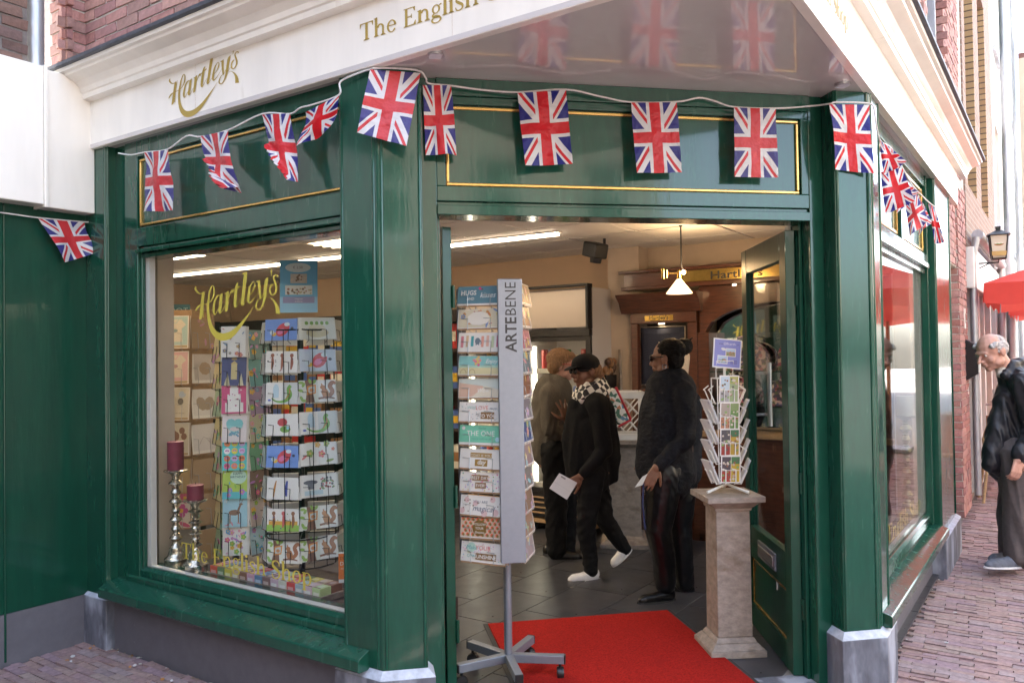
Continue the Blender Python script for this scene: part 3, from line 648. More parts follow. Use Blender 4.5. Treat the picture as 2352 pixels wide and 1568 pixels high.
# drainpipe in the corner by the neighbour
P = hitL(142, 75, 2.36)
dpipe = empty('drainpipe', T(ML @ Vector((P.x, 2.36, 3.0))), 'grey zinc drainpipe between the dark and the red brick walls', 'drainpipe')
b = MB(); b.lathe([(.043, .12), (.043, 2.6)], 18); b.build('pipe', 'zinc', dpipe, 40)
b = MB(); b.lathe([(.046, .62), (.047, .66), (.046, .70)], 18); b.build('pipe_collar', 'zinc', dpipe, 40)
# ================================================================== NEIGHBOURS AND STREET
nb = empty('neighbour_house', T(MR @ Vector((2.0, 4.7, 0))), 'house at left with dark green boards, cream box cornice and dark brick above', 'building')
gw = boxes('panel_wall', 'green_old', nb, MR, [(-6, 1.995, 4.605, 5.0, .268, 2.6), (2.001, 2.44, 4.603, 5.0, .268, 2.6)], .003)
part('bead_moulding', 'green_old', gw, MR, lambda b: b.tube([(1.998, 4.601, .02), (1.998, 4.601, 2.41)], .006, 8), smooth=40)
boxes('dado', 'grey_dado', nb, MR, [(-6, 2.44, 4.600, 5.0, -.02, .2675)], 0)
cb = boxes('box_cornice', 'cream', nb, MR, [(2.166, 2.43, 4.50, 4.98, 2.414, 3.16), (-6, 2.148, 4.488, 4.98, 2.424, 3.17)], .006)
boxes('edge_strip', 'cream', cb, MR, [(2.1485, 2.1655, 4.478, 4.9, 2.41, 3.175)], .003)
brick_d = brick_meshes('dark_brick', (.21, .03, .0525), BR_DARK, 9, 21)
bw = boxes('brick_wall', 'mortar_dark', nb, MR, [(-6, 2.10, 4.562, 5.0, 3.1, 9)], 0)
MN = MR @ T((0, 4.56, 0))
lay_bricks(bw, MN, (1.2, 2.10), (3.16, 4.4), lambda x, z: in_frame(MN @ Vector((x, 0, z)), 30), brick_d, seed=12)
dpipe.matrix_basis = T(MR @ Vector((2.16, 4.60, 3.0)))
# --- walls with openings on a grid
def grid_wall(b, xs, zs, y0, y1, holes):
    for i in range(len(xs)-1):
        for j in range(len(zs)-1):
            if (i, j) not in holes: b.box(xs[i], xs[i+1], y0, y1, zs[j], zs[j+1])
mat('wall_opposite', (.26, .225, .19), .85, noise=(5, .2))
mat('wall_white', (.78, .76, .72), .8, noise=(2, .06), bump=(20, .1, .004))
mat('wall_ochre', (.40, .33, .25), .8, noise=(2, .08))
mat('wall_brown', (.24, .17, .13), .85)
mat('yellow_brick', (.33, .22, .11), .85)
mat('wall_red', (.3, .2, .2), .85)
def brick_tex(name, c1, c2, mo, L_=.22, h_=.065):
    t = MAT[name].node_tree; p = t.nodes['Principled BSDF']; tc = nd(t, 'TexCoord'); sp = nd(t, 'SeparateXYZ'); ad = nd(t, 'Math', operation='ADD'); cb = nd(t, 'CombineXYZ'); bt = nd(t, 'TexBrick')
    t.links.new(tc.outputs['Object'], sp.inputs[0]); t.links.new(sp.outputs[0], ad.inputs[0]); t.links.new(sp.outputs[1], ad.inputs[1]); t.links.new(ad.outputs[0], cb.inputs[0]); t.links.new(sp.outputs[2], cb.inputs[1]); t.links.new(cb.outputs[0], bt.inputs[0])
    bt.inputs['Color1'].default_value = (*c1, 1); bt.inputs['Color2'].default_value = (*c2, 1); bt.inputs['Mortar'].default_value = (*mo, 1); bt.inputs['Scale'].default_value = 1; bt.inputs['Mortar Size'].default_value = .008; bt.inputs['Brick Width'].default_value = L_; bt.inputs['Row Height'].default_value = h_
    t.links.new(bt.outputs[0], p.inputs['Base Color']); bp_ = nd(t, 'Bump'); bp_.inputs['Strength'].default_value = .6; bp_.inputs['Distance'].default_value = .01; bp_.invert = True; t.links.new(bt.outputs['Fac'], bp_.inputs['Height']); t.links.new(bp_.outputs[0], p.inputs['Normal'])
brick_tex('wall_brown', (.22, .14, .11), (.28, .19, .15), (.3, .27, .24)); brick_tex('yellow_brick', (.42, .29, .15), (.34, .22, .11), (.10, .07, .05), .3, .075)
mat('roof_tile', (.12, .05, .04), .8, noise=(20, .2))
def house(name, label, M, x0, x1, y0, dep, h, wall, cols, rows, frame='white_paint', group=None, ww=.9, wh=1.5):
    hs = empty(name, M @ T(((x0+x1)/2, y0, 0)), label, 'building', group)
    xs, zs, holes = [x0], [0.], set()
    cw = (x1-x0)/cols
    for c in range(cols): a = x0+cw*(c+.5); xs += [a-ww/2, a+ww/2]
    xs.append(x1)
    for r in rows: zs += [r, r+wh]
    zs.append(h)
    for c in range(cols):
        for r in range(len(rows)): holes.add((1+2*c, 1+2*r))
    def wf(b):
        grid_wall(b, xs, zs, y0, y0+.25, holes); b.box(x0, x1, y0+.26, y0+dep, 0, h-.01)
    part('wall', wall, hs, M, wf)
    for c in range(cols):
        for r in rows:
            a = x0+cw*(c+.5); L_, R_ = a-ww/2, a+ww/2
            w_ = boxes('window', frame, hs, M, [(L_, L_+.06, y0+.08, y0+.16, r, r+wh), (R_-.06, R_, y0+.08, y0+.16, r, r+wh), (L_+.06, R_-.06, y0+.08, y0+.16, r, r+.07), (L_+.06, R_-.06, y0+.08, y0+.16, r+wh-.07, r+wh), (L_+.06, R_-.06, y0+.085, y0+.15, r+wh*.62, r+wh*.62+.05)], 0)
            boxes('pane', 'pane_dark', w_, M, [(L_+.06, R_-.06, y0+.12, y0+.125, r+.07, r+wh-.07)], 0)
            boxes('sill', 'stone_edge', w_, M, [(L_-.05, R_+.05, y0-.05, y0+.08, r-.07, r)], 0)
    boxes('cornice', 'white_paint', hs, M, [(x0, x1, y0-.18, y0+.05, h-.25, h-.02)], .01)
    boxes('roof', 'roof_tile', hs, M, [(x0, x1, y0-.1, y0+dep, h, h+.12)], 0)
    return hs
# brick house right after the shop on the side street
bh = empty('brick_house', T(MR @ Vector((8.0, .8, 0))), 'red brick house with white door frame next to the shop on the side street', 'building')
boxes('wall', 'mortar', bh, MR, [(7.2, 7.6, .83, 1.4, -.02, 3.2), (7.6, 8.62, .83, 1.4, 2.35, 3.2), (8.62, 9.35, .815, 1.4, -.02, 3.2), (7.6, 8.62, 1.02, 1.4, -.02, 2.35), (8.9, 9.35, .815, 6, 3.2, 9.2)], 0)
MB2 = MR @ T((0, .812, 0)); brick_s = brick_meshes('pier_brick', (.21, .03, .06), BR_RED, 10, 31)
wl = bh.children[0]
lay_bricks(wl, MB2, (8.62, 9.35), (0, 3.2), lambda x, z: True, brick_s, Hh=.056, gap=.013, seed=14, limit=170)
lay_bricks(wl, MR @ T((8.618, 0, 0)) @ RZ(-90), (-1.0, -.83), (0, 2.35), lambda x, z: True, brick_s, L=.17, Hh=.056, gap=.013, seed=15)
lay_bricks(wl, MR @ T((0, .828, 0)), (7.62, 8.6), (2.36, 3.2), lambda x, z: True, brick_s, Hh=.056, gap=.013, seed=16)
lay_bricks(wl, MR @ T((0, .828, 0)), (7.22, 7.6), (0, 2.8), lambda x, z: True, brick_s, Hh=.056, gap=.013, seed=17, limit=90)
df = boxes('door_surround', 'white_paint', bh, MR, [(7.62, 7.72, .90, 1.0, 0, 2.34), (8.50, 8.60, .88, 1.0, .12, 2.34), (7.72, 8.50, .92, 1.0, 2.2, 2.34)], .004)
boxes('door_post_foot', 'stone', df, MR, [(8.49, 8.61, .875, 1.0, 0, .119)], .004)
boxes('door', 'mahogany', bh, MR, [(7.72, 8.5, .97, 1.01, .02, 2.2)], .003)
part('house_number', 'white_paint', bh, MR, lambda b: b.box(9.0, 9.1, .80, .812, 1.78, 1.98), .003)
letters(text_polys('0', .15), lambda x, y: parent_inv(bh) @ MR @ Vector((9.05+x, .7985, 1.83+y)), 'house_number_print', 'black_plastic', bh)
boxes('electricity_plate', 'white_paint', bh, MR, [(9.22, 9.27, .805, .814, 1.13, 1.2)], .001)
spk = empty('wall_box', T(MR @ Vector((9.2, .75, 1.5))), 'dark grey angular box mounted on the brick pier beside the man', 'wall box')
part('housing', 'fridge_black', spk, MR, lambda b: b.add([(9.08, .81, 1.27), (9.3, .81, 1.27), (9.3, .70, 1.34), (9.08, .70, 1.34), (9.08, .81, 1.68), (9.3, .81, 1.68), (9.3, .70, 1.61), (9.08, .70, 1.61)], [(0, 1, 2, 3), (4, 7, 6, 5), (0, 3, 7, 4), (1, 5, 6, 2), (3, 2, 6, 7)]), .006)
boxes('bracket', 'black_plastic', spk, MR, [(9.15, 9.22, .80, .815, 1.44, 1.5)], .002)
# taller brown house with yellow soldier courses, then a white house
h1 = empty('brown_brick_house', MR @ T((11.2, .8, 0)), 'tall brown brick house with deep window reveals farther down the side street', 'building')
def h1w(b):
    grid_wall(b, [9.36, 9.66, 10.66, 11.36, 12.36, 13.4], [2.62, 3.3, 6.1, 6.5, 9.0, 9.8], .80, 1.15, {(1, 1), (3, 1), (1, 3), (3, 3)}); b.box(9.36, 13.4, 1.16, 6, 0, 9.79); b.box(9.36, 13.4, .84, 1.155, 0, .45)
part('wall', 'wall_brown', h1, MR, h1w)
for a_ in (10.66, 12.36):
    for z_, e_ in ((3.3, 6.1), (6.5, 9.0)):
        boxes('yellow_jamb', 'yellow_brick', h1, MR, [(a_-.03, a_-.002, .795, 1.10, z_+.005, e_-.005)], 0)
        w_ = boxes('window', 'white_paint', h1, MR, [(a_-.97, a_-.90, 1.06, 1.12, z_, e_), (a_-.10, a_-.03, 1.06, 1.12, z_, e_), (a_-.90, a_-.10, 1.06, 1.12, z_, z_+.08), (a_-.90, a_-.10, 1.06, 1.12, e_-.08, e_)], 0)
        boxes('pane', 'pane_dark', w_, MR, [(a_-.90, a_-.10, 1.09, 1.096, z_+.08, e_-.08)], 0)
boxes('shop_front_board', 'white_paint', h1, MR, [(9.4, 13.3, .74, .8395, 2.2, 2.62)], .01)
boxes('window_lower', 'white_paint', h1, MR, [(9.6, 9.72, .78, .8395, .1, 2.2), (10.3, 10.42, .78, .8395, .1, 2.2), (11.0, 11.12, .78, .8395, .1, 2.2), (12.0, 12.12, .78, .8395, .1, 2.2), (13.0, 13.12, .78, .8395, .1, 2.2)], .004)
part('gutter_pipe', 'zinc', h1, MR, lambda b: [b.tube([(9.45, .71, 2.74), (13.3, .71, 2.74)], .055, 10), b.tube([(13.2, .72, 2.7), (13.2, .72, .1)], .05, 10), b.tube([(9.46, .72, 2.72), (9.46, .76, 2.5), (9.46, .76, .1)], .035, 10)], smooth=40)
for k in range(3): part('door_handle', 'steel', h1, MR, lambda b: b.tube([(9.75+.7*k, .70, 1.0), (9.75+.7*k, .62, 1.0), (9.75+.7*k, .62, 1.16)], .014, 8), smooth=40)
h2 = house('white_house', 'pale plastered house with grey downpipe at far end of the side street', MR, 13.41, 21, .78, 6, 9.0, 'wall_white', 5, (.9, 3.4, 6.0))
part('downpipe', 'zinc', h2, MR, lambda b: [b.tube([(14.2, .66, .1), (14.2, .66, 8.6)], .06, 10), b.tube([(17.8, .66, .1), (17.8, .66, 8.6)], .06, 10)], smooth=40)
house('end_house', 'ochre house closing the far end of the side street', MR, 21.1, 34, .5, 6, 8.0, 'wall_ochre', 6, (.9, 3.4, 5.8))
# houses across the two streets, behind the camera: they light the front and show in its reflections
house('opposite_house', 'sunlit cream house across the side street', MR @ RZ(180), -11.5, -4.2, 5.2, 6, 8.5, 'wall_ochre', 4, (.9, 3.6, 6.2))
house('opposite_house', 'sunlit white house across the side street beyond the cream one', MR @ RZ(180), -21, -11.6, 5.3, 6, 8.0, 'wall_white', 5, (.9, 3.6, 6.0))
house('opposite_house', 'grey brown house facing the shop window across the left street', ML @ RZ(180), -3.0, 4.2, 5.0, 6, 5.4, 'wall_ochre', 4, (.9, 3.4))
house('opposite_house', 'white house facing the shop window farther left', ML @ RZ(180), 4.3, 12, 5.2, 6, 5.6, 'wall_white', 4, (.9, 3.5))
house('opposite_house', 'brown corner house straight across the crossing', RZ(180), -5.5, 4.5, 7.2, 6, 8.5, 'wall_opposite', 5, (.9, 3.6, 6.2))
# wall lantern
lan = empty('wall_lantern', T(hitR(2290, 560, .35)), None, None)
lan.matrix_basis = T(MR @ Vector((10.6, .34, 2.42)))
lan.matrix_basis = T(hitY(2293, 566, 7.45)) @ MR.to_3x3().to_4x4() @ RZ(-82) @ Matrix.Scale(.62, 4)
tag(lan, 'black wall lantern with cream glass and beer emblem on the side street', 'lantern')
def frustum(b, r0, r1, z0, z1, n=4):
    A = [(r0*math.cos(math.pi*(k+.5)*2/n), r0*math.sin(math.pi*(k+.5)*2/n), z0) for k in range(n)]; B = [(r1*math.cos(math.pi*(k+.5)*2/n), r1*math.sin(math.pi*(k+.5)*2/n), z1) for k in range(n)]
    b.add(A+B, [tuple(range(n))[::-1], tuple(range(n, 2*n))]+[(k, (k+1) % n, n+(k+1) % n, n+k) for k in range(n)])
mat('lantern_glass', (.62, .56, .44), .3)
b = MB(); frustum(b, .14, .185, -.2, .18); b.build('lantern_glass', 'lantern_glass', lan)
b = MB(); frustum(b, .25, .07, .19, .27); frustum(b, .045, .06, .27, .34); frustum(b, .15, .16, -.225, -.201)
for k in range(4):
    a = math.pi*(k+.5)/2; b.tube([(.142*math.cos(a), .142*math.sin(a), -.2), (.188*math.cos(a), .188*math.sin(a), .19)], .012, 6)
b.build('lantern_frame', 'black_plastic', lan)
b = MB(); b.tube([(0, 0, -.22), (0, 0, -.27), (-.12, .02, -.27), (-.44, .06, -.27)], .014, 8); b.tube([(-.12, .02, -.27), (-.30, .04, -.36), (-.44, .06, -.45)], .010, 8); b.box(-.47, -.41, .03, .09, -.50, -.15)
b.build('bracket', 'black_plastic', lan, 40)
ML_f = T((0, -.122, -.01)) @ RX(-5)
b = MB(); b.disc(ML_f @ Vector((0, 0, .06)), ML_f.to_3x3() @ Vector((.085, 0, 0)), ML_f.to_3x3() @ Vector((0, 0, .05)), 20, (.35, .10, .02)); b.disc(ML_f @ Vector((0, -.002, .06)), ML_f.to_3x3() @ Vector((.066, 0, 0)), ML_f.to_3x3() @ Vector((0, 0, .032)), 20, (.12, .22, .03))
b.quad(ML_f @ Vector((-.10, .002, -.16)), ML_f @ Vector((.10, .002, -.16)), ML_f @ Vector((.11, .002, -.08)), ML_f @ Vector((-.11, .002, -.08)), (.45, .28, .07))
for q in text_polys('Brand', .05, .001): b.add([ML_f @ Vector((x, -.004, .045+y)) for x, y in q], [tuple(range(len(q)))], (.8, .75, .6))
b.build('emblem', 'print', lan)
# parasols over the cafe terrace
def parasol(loc, w, h, label, rot=0):
    p = empty('parasol', T(loc) @ RZ(rot), label, 'parasol', 'red parasols over the cafe terrace')
    b = MB(); hw = w/2
    n = 6
    for s_ in range(4):       # four sagging panels
        A = RZ(90*s_)
        for i in range(n):
            for j in range(n):
                def pt(u, v): 
                    r = v; x = (u*2-1)*hw*r; y = -hw*r; z = h+.55*(1-r)-.05*math.sin(math.pi*u)*r*(1-r)*4
                    return A @ Vector((x, y, z))
                b.quad(pt(i/n, (j+1)/n), pt((i+1)/n, (j+1)/n), pt((i+1)/n, j/n), pt(i/n, j/n))
        m_ = 10
        for i in range(m_):
            u0, u1 = i/m_*2-1, (i+1)/m_*2-1; d0, d1 = .20+.03*math.sin(i*1.9), .20+.03*math.sin((i+1)*1.9)
            b.quad(A @ Vector((u0*hw, -hw, h)), A @ Vector((u1*hw, -hw, h)), A @ Vector((u1*hw, -hw-.015, h-d1)), A @ Vector((u0*hw, -hw-.015, h-d0)))
    b.build('canopy', 'awning_red', p)
    b = MB(); b.tube([(0, 0, .03), (0, 0, h+.5)], .03, 10); b.build('pole', 'pale_wood', p, 40)
    for s_ in range(4):
        A = RZ(90*s_+45); b = MB(); b.tube([A @ Vector((0, 0, h+.48)), A @ Vector((hw*1.36, 0, h-.01))], .012, 6); b.build('rib', 'pale_wood', p)
    b = MB(); b.box(-.3, .3, -.3, .3, 0, .06); b.build('base', 'stone', p, bevel=.01)
    return p
parasol(MR @ Vector((10.70, -.64, 0)), 2.6, 2.24, 'near red parasol cut by the right edge, behind the man', 45)
parasol(MR @ Vector((13.9, -.70, 0)), 2.6, 2.22, 'second red parasol seen beneath the nearer one', 45)
# cafe chairs and tables
def chair(M, label):
    c = empty('cafe_chair', M, label, 'chair', 'rattan cafe chairs on the terrace')
    b = MB(); b.lathe([(.2, .44), (.215, .45), (.2, .465)], 20); b.build('seat', 'kraft', c, 40)
    for x, y in ((-.16, -.16), (.16, -.16), (-.16, .16), (.16, .16)):
        b = MB(); b.tube([(x*.9, y*.9, .44), (x*1.25, y*1.25, .0)], .014, 8); b.build('leg', 'pale_wood', c, 40)
    b = MB(); b.tube([(-.17, .17, .44), (-.19, .22, .66), (-.13, .26, .88), (0, .275, .94), (.13, .26, .88), (.19, .22, .66), (.17, .17, .44)], .014, 8); b.build('back_frame', 'pale_wood', c, 40)
    b = MB(); b.prism([(-.16, .215), (.16, .215), (.13, .245), (-.13, .245)], .5, .9); b.build('backrest', 'rattan', c)
    return c
mat('rattan', (.40, .18, .11), .6, noise=(90, .5), bump=(90, .5, .004))
chair(MR @ T((9.78, .56, 0)) @ RZ(100), 'rattan cafe chair standing behind the old man by the wall')
chair(MR @ T((9.6, -1.7, 0)) @ RZ(20), 'rattan cafe chair nearest the street side of the terrace')
chair(MR @ T((12.0, -.9, 0)) @ RZ(160), 'rattan cafe chair at the near round table')
chair(MR @ T((13.3, -1.0, 0)) @ RZ(40), 'rattan cafe chair at the far round table')
def table(M, label):
    t_ = empty('cafe_table', M, label, 'table', 'round tables on the terrace')
    b = MB(); b.lathe([(.30, .71), (.305, .725), (.30, .735)], 28); b.build('table_top', 'wall_white', t_, 40)
    b = MB(); b.tube([(0, 0, .02), (0, 0, .71)], .03, 10); b.build('column', 'fridge_black', t_, 40)
    b = MB(); b.lathe([(.2, 0), (.2, .015), (.05, .04)], 20); b.build('foot', 'fridge_black', t_, 40)
table(MR @ T((11.4, -1.1, 0)), 'pale round cafe table nearer the shop'); table(MR @ T((12.8, -1.4, 0)), 'pale round cafe table farther down the street')
NUM = 'first second third fourth fifth sixth seventh eighth ninth tenth eleventh twelfth thirteenth fourteenth fifteenth sixteenth seventeenth eighteenth nineteenth twentieth twenty-first twenty-second twenty-third twenty-fourth twenty-fifth twenty-sixth twenty-seventh twenty-eighth twenty-ninth thirtieth thirty-first thirty-second thirty-third thirty-fourth thirty-fifth thirty-sixth'.split()
# ================================================================== INSIDE THE SHOP
room = tag(empty('shop_floor', ML.copy()), 'dark slate tiled shop floor', kind='structure')
FZ = .03
def room_poly(off=0): return [(-9, 2.6), (-2.35, 2.6), (-.95, 4.2), (-.95, 6.65), (-9, 6.65)]
b = MB(); b.prism([(-9.1, 2.58), (-2.33, 2.58), (-1.55, 2.78-.25), (-.9, 3.2), (-.9, 6.7), (-9.1, 6.7)], -.03, FZ-.003); b.build('screed', 'grout', room)
b = MB(); b.M = parent_inv(room); b.box(.2, 2.2, 3.36, 3.60, -.03, FZ+.002); b.build('threshold', 'stone', room, bevel=.004)
tile = MB(); tile.box(-.2965, .2965, -.1965, .1965, -.012, 0); tm = []
for k, c in enumerate((.9, 1., 1.1, 1.2)):
    me = tile.mesh('slate_tile'); mm = MAT['slate'].copy(); p = mm.node_tree.nodes['Principled BSDF']; me.materials.append(mm if k else MAT['slate']); tm.append(me)
    for l in mm.node_tree.nodes:
        if l.bl_idname == 'ShaderNodeMix' and k: l.inputs[6].default_value = (.040*c, .040*c, .045*c, 1)
rnd = random.Random(3)
MRi = ML.inverted() @ MR
for i in range(0, 22):
    for j in range(-2, 18):
        P = MR @ Vector((2.62+.6*(i*1.0)+.3*(j % 2), .95+.4*j, 0)); ql, tl = R2*(P.x+P.y), R2*(P.y-P.x)
        if ql > 6.9 or P.y < 3.55 or ql < (2.5 if tl < 2.6 else 3.1) or tl > 5.2 or tl < .8: continue
        if not in_frame(P, 200): continue
        o = bpy.data.objects.new('tile', rnd.choice(tm)); COL.objects.link(o); o.parent = room
        o.matrix_basis = parent_inv(room) @ MR @ T((2.62+.6*i+.3*(j % 2), .95+.4*j, FZ)) @ RX(rnd.uniform(-.06, .06))
b = MB(); b.prism([(-9, 2.62), (-5.2, 2.62), (-5.2, 6.64), (-9, 6.64)], FZ-.012, FZ-.001); b.build('floor_covering', 'slate', room)
# walls
iw = tag(empty('shop_interior_wall', ML.copy()), 'warm orange and beige walls inside the shop', kind='structure')
CZ = 2.52
ME('back_wall', 'shop_wall', iw, (-9, -3.3, 6.65, 6.75, 0, CZ+.05)); ME('pier_wall', 'plaster', iw, (-3.36, -3.06, 6.45, 6.649, 0, CZ+.05)); ME('cabinet_wall', 'plaster', iw, (-3.299, -.9, 6.65, 6.75, 0, CZ+.05))
ME('end_wall', 'shop_wall', iw, (-9.1, -9, 2.5, 6.7, 0, CZ+.05)); ME('side_wall', 'plaster', iw, (-.95, -.85, 5.95, 6.7, 0, CZ+.05))
ME('window_return', 'plaster', iw, (-9, -4.2, 2.62, 2.72, 0, CZ))
ce = tag(empty('shop_ceiling', ML.copy()), 'suspended ceiling of pale square panels in the shop', kind='structure')
b = MB(); b.prism([(-9.1, 2.60), (-2.33, 2.60), (-.9, 4.05), (-.9, 6.75), (-9.1, 6.75)], CZ+.012, CZ+.03); b.build('ceiling_grid', 'ceiling_grid', ce)
tp = MB(); tp.box(-.289, .289, -.289, .289, 0, .011); tpm = tp.mesh('ceiling_panel'); tpm.materials.append(MAT['ceiling_tile'])
lamps = []
for i in range(14):
    for j in range(7):
        x, y = -1.2-.6*i, 2.95+.6*j
        W_ = ML @ Vector((x, y, 0))
        if W_.y < 4.15 and W_.x > -.4 or y < 3.1 and x > -2.9: continue
        if (i, j) in ((6, 3), (9, 2), (6, 1)): lamps.append((x, y)); continue
        o = bpy.data.objects.new('panel', tpm); COL.objects.link(o); o.parent = ce; o.matrix_basis = T((x, y, CZ))
for x, y in lamps:
    lf = empty('ceiling_lamp', ML @ T((x, y, CZ)), ('square ceiling light above the card racks at the window' if y < 4 else 'square louvred ceiling light deep in the shop') + (', farther left' if x < -6 else ', nearer the door' if y > 4 else ''), 'ceiling lamp', 'square ceiling lights')
    ME('diffuser', 'lamp_glow_window' if y < 4.4 else 'lamp_glow', lf, (-.27, .27, -.27, .27, .004, .009)); ME('frame', 'white_paint', lf, (-.292, -.271, -.292, .292, -.006, .011), (.271, .292, -.292, .292, -.006, .011), (-.271, .271, -.292, -.271, -.006, .011), (-.271, .271, .271, .292, -.006, .011))
    for k in range(5): ME('louvre', 'white_paint', lf, (-.27, .27, -.2+.1*k-.003, -.2+.1*k+.003, -.02, .003))
def tube_lamp(a, c, label):
    A, B = hitZ(*a, CZ-.02), hitZ(*c, CZ-.02); d = B-A; L_ = d.length; M = T(A) @ d.to_track_quat('X', 'Z').to_matrix().to_4x4()
    e = empty('strip_lamp', M, label, 'ceiling lamp', 'fluorescent strips on the ceiling')
    ME('tube', 'strip_glow', e, (0, L_, -.028, .028, -.012, .006)); ME('housing', 'white_paint', e, (-.02, L_+.02, -.04, .04, .0065, .019))
tube_lamp((1015, 566), (1280, 537), 'long fluorescent strip on the ceiling seen through the doorway')
tube_lamp((352, 638), (642, 607), 'long fluorescent strip above the gold lettering in the window')
tube_lamp((690, 600), (800, 588), 'shorter fluorescent strip behind the blue poster')
# fridges
def fridge(t0, t1, q0, q1, h, label, goods, door=True):
    f = empty('drinks_fridge', ML @ T((-(t0+t1)/2, q0, FZ)), label, 'fridge', 'tall glass-door fridges')
    w = (t1-t0)/2; d = q1-q0
    ME('cabinet', 'fridge_grey', f, (-w, -w+.03, 0, d, .16, h), (w-.03, w, 0, d, .16, h), (-w+.03, w-.03, d-.03, d, .16, h), (-w+.03, w-.03, .02, d-.03, h-.04, h), (-w+.03, w-.03, .0, d-.03, .16, .34), bevel=.004)
    hd = MB(); hd.sweep([(.0, h-.34), (.0, h-.02), (-.03, h-.02), (-.055, h-.10), (-.06, h-.2), (-.04, h-.30), (-.02, h-.34)], -w+.025, w-.025); hd.build('header_light', 'header_glow', f, 40)
    ME('header_frame', 'fridge_black', f, (-w, -w+.0245, -.07, .02, h-.36, h+.01), (w-.0245, w, -.07, .02, h-.36, h+.01), (-w, w, -.07, .02, h+.0105, h+.03), (-w, w, -.05, .02, h-.42, h-.3605), bevel=.004)
    dr = ME('glass_door', 'fridge_black', f, (-w, -w+.05, -.03, 0, .34, h-.42), (w-.05, w, -.03, 0, .34, h-.42), (-w+.05, w-.05, -.03, 0, .34, .38), (-w+.05, w-.05, -.03, 0, h-.46, h-.42), bevel=.003)
    ME('pane', 'pane', dr, (-w+.05, w-.05, -.018, -.012, .38, h-.46))
    ME('inner_light', 'fridge_glow', f, (-w+.055, -.02-w+.10, .03, .05, .42, h-.5)); ME('grille', 'fridge_black', f, (-w, w, -.02, .0, .12, .34))
    for k in range(4): ME('grille_slat', 'pale_wood', f, (-w+.03, w-.03, -.03, -.0205, .15+.045*k, .163+.045*k))
    rnd = random.Random(int(t0*100)); n = 6
    for r in range(5):
        z = .40+r*.255
        sh = ME('shelf', 'white_paint', f, (-w+.04, w-.04, .04, d-.05, z-.012, z), (-w+.04, w-.04, .034, .0395, z-.03, z+.012))
        for k in range(n):
            x = -w+.14+k*(2*w-.2)/n; c = rnd.choice(goods); hh = rnd.choice((.11, .13, .18)); b = MB()
            b.lathe([(.028, z), (.032, z+.01), (.032, z+hh-.012), (.026, z+hh)], 10, (x, .10+rnd.uniform(-.01, .01), 0), c); b.lathe([(.0325, z+hh*.3), (.0325, z+hh*.55)], 10, (x, .10, 0), tuple(min(.8, .5+.3*q) for q in c))
            o = b.build('drink_can', 'silk', None, 50); o.matrix_basis = f.matrix_basis.copy()
            tag(o, '%s, %s along the %s shelf of the %s' % ({0: 'red', 1: 'cream', 2: 'green', 3: 'amber', 4: 'blue'}[(goods.index(c) if t0 < 4 else 4-goods.index(c)) % 5]+' can', NUM[k], ('lowest', 'second lowest', 'middle', 'second highest', 'highest')[r], 'rear fridge' if t0 < 4 else 'fridge by the door jamb'), 'can', 'drinks in the fridges')
    for x in (-w+.06, w-.06): 
        b = MB(); b.lathe([(.035, -.014), (.035, .014)], 14, (x, .02, .036), axis=Matrix.Rotation(math.pi/2, 3, 'Y')); b.build('castor', 'steel', f, 40)
    ME('pallet', 'pale_wood', f, (-w-.02, w+.02, -.04, .06, .07, .10))
CANS = [(.45, .02, .02), (.7, .62, .42), (.05, .28, .06), (.5, .28, .03), (.06, .12, .4)]
fridge(3.34, 4.02, 6.10, 6.62, 2.13, 'tall drinks fridge behind the jacketed person', CANS)
fridge(4.06, 4.74, 6.12, 6.62, 2.05, 'tall snack fridge at the left of the doorway', CANS[::-1])
# projector-like spotlight, lamps
sp = empty('ceiling_spotlight', T(hitY(1375, 575, 6.3)), 'black spotlight hanging from the ceiling in front of the back wall', 'spotlight')
b = MB(); b.tube([(.05, 0, .12), (.05, 0, -.06), (-.03, 0, -.06)], .012, 8); b.build('bracket', 'black_plastic', sp)
b = MB(); b.M = RZ(20) @ RX(15); b.box(-.10, .03, -.09, .09, -.06, .06); b.build('housing', 'black_plastic', sp, bevel=.012)
b = MB(); b.M = RZ(20) @ RX(15); b.lathe([(.045, -.10), (.05, -.06)], 14, (-.03, -.02, 0)); b.build('lens_hood', 'black_plastic', sp, 40)
pl_ = hitY(1560, 660, 5.6); Zc = CZ+.01
hl = empty('hanging_lamp', T(pl_), 'hanging brass swing-arm lamp with cream glass shade', 'lamp')
b = MB(); b.lathe([(.095, -.045), (.094, -.04), (.02, .055), (.018, .06)], 28); b.build('lamp_shade', 'shade_glow', hl, 40)
b = MB(); b.lathe([(.016, .06), (.018, .07), (.012, .10), (.014, .11), (.006, .13)], 14); b.tube([(0, 0, .105), (-.10, 0, .10)], .006, 8); b.tube([(-.10, 0, .07), (-.10, 0, .13)], .012, 10); b.tube([(-.125, 0, .065), (-.125, 0, .135)], .012, 10); b.build('swing_arm', 'brass', hl, 40)
b = MB(); b.tube([(.02, 0, Zc-pl_.z), (.02, 0, .15), (.035, 0, .13), (.035, 0, .10)], .006, 8); b.lathe([(.012, Zc-pl_.z-.02), (.016, Zc-pl_.z)], 12, (.02, 0, 0)); b.build('stem', 'black_plastic', hl, 40)
b = MB(); b.ell((.03, -.012, .11), (.016, .016, .016)); b.build('bulb', 'lamp_glow', hl, True)
lp = bpy.data.lights.new('lamp_light', 'POINT'); lp.energy = 1.3; lp.color = (1, .66, .34); lp.shadow_soft_size = .04
lo = bpy.data.objects.new('lamp_light', lp); COL.objects.link(lo); lo.parent = hl; lo.location = (.06, -.06, .11)
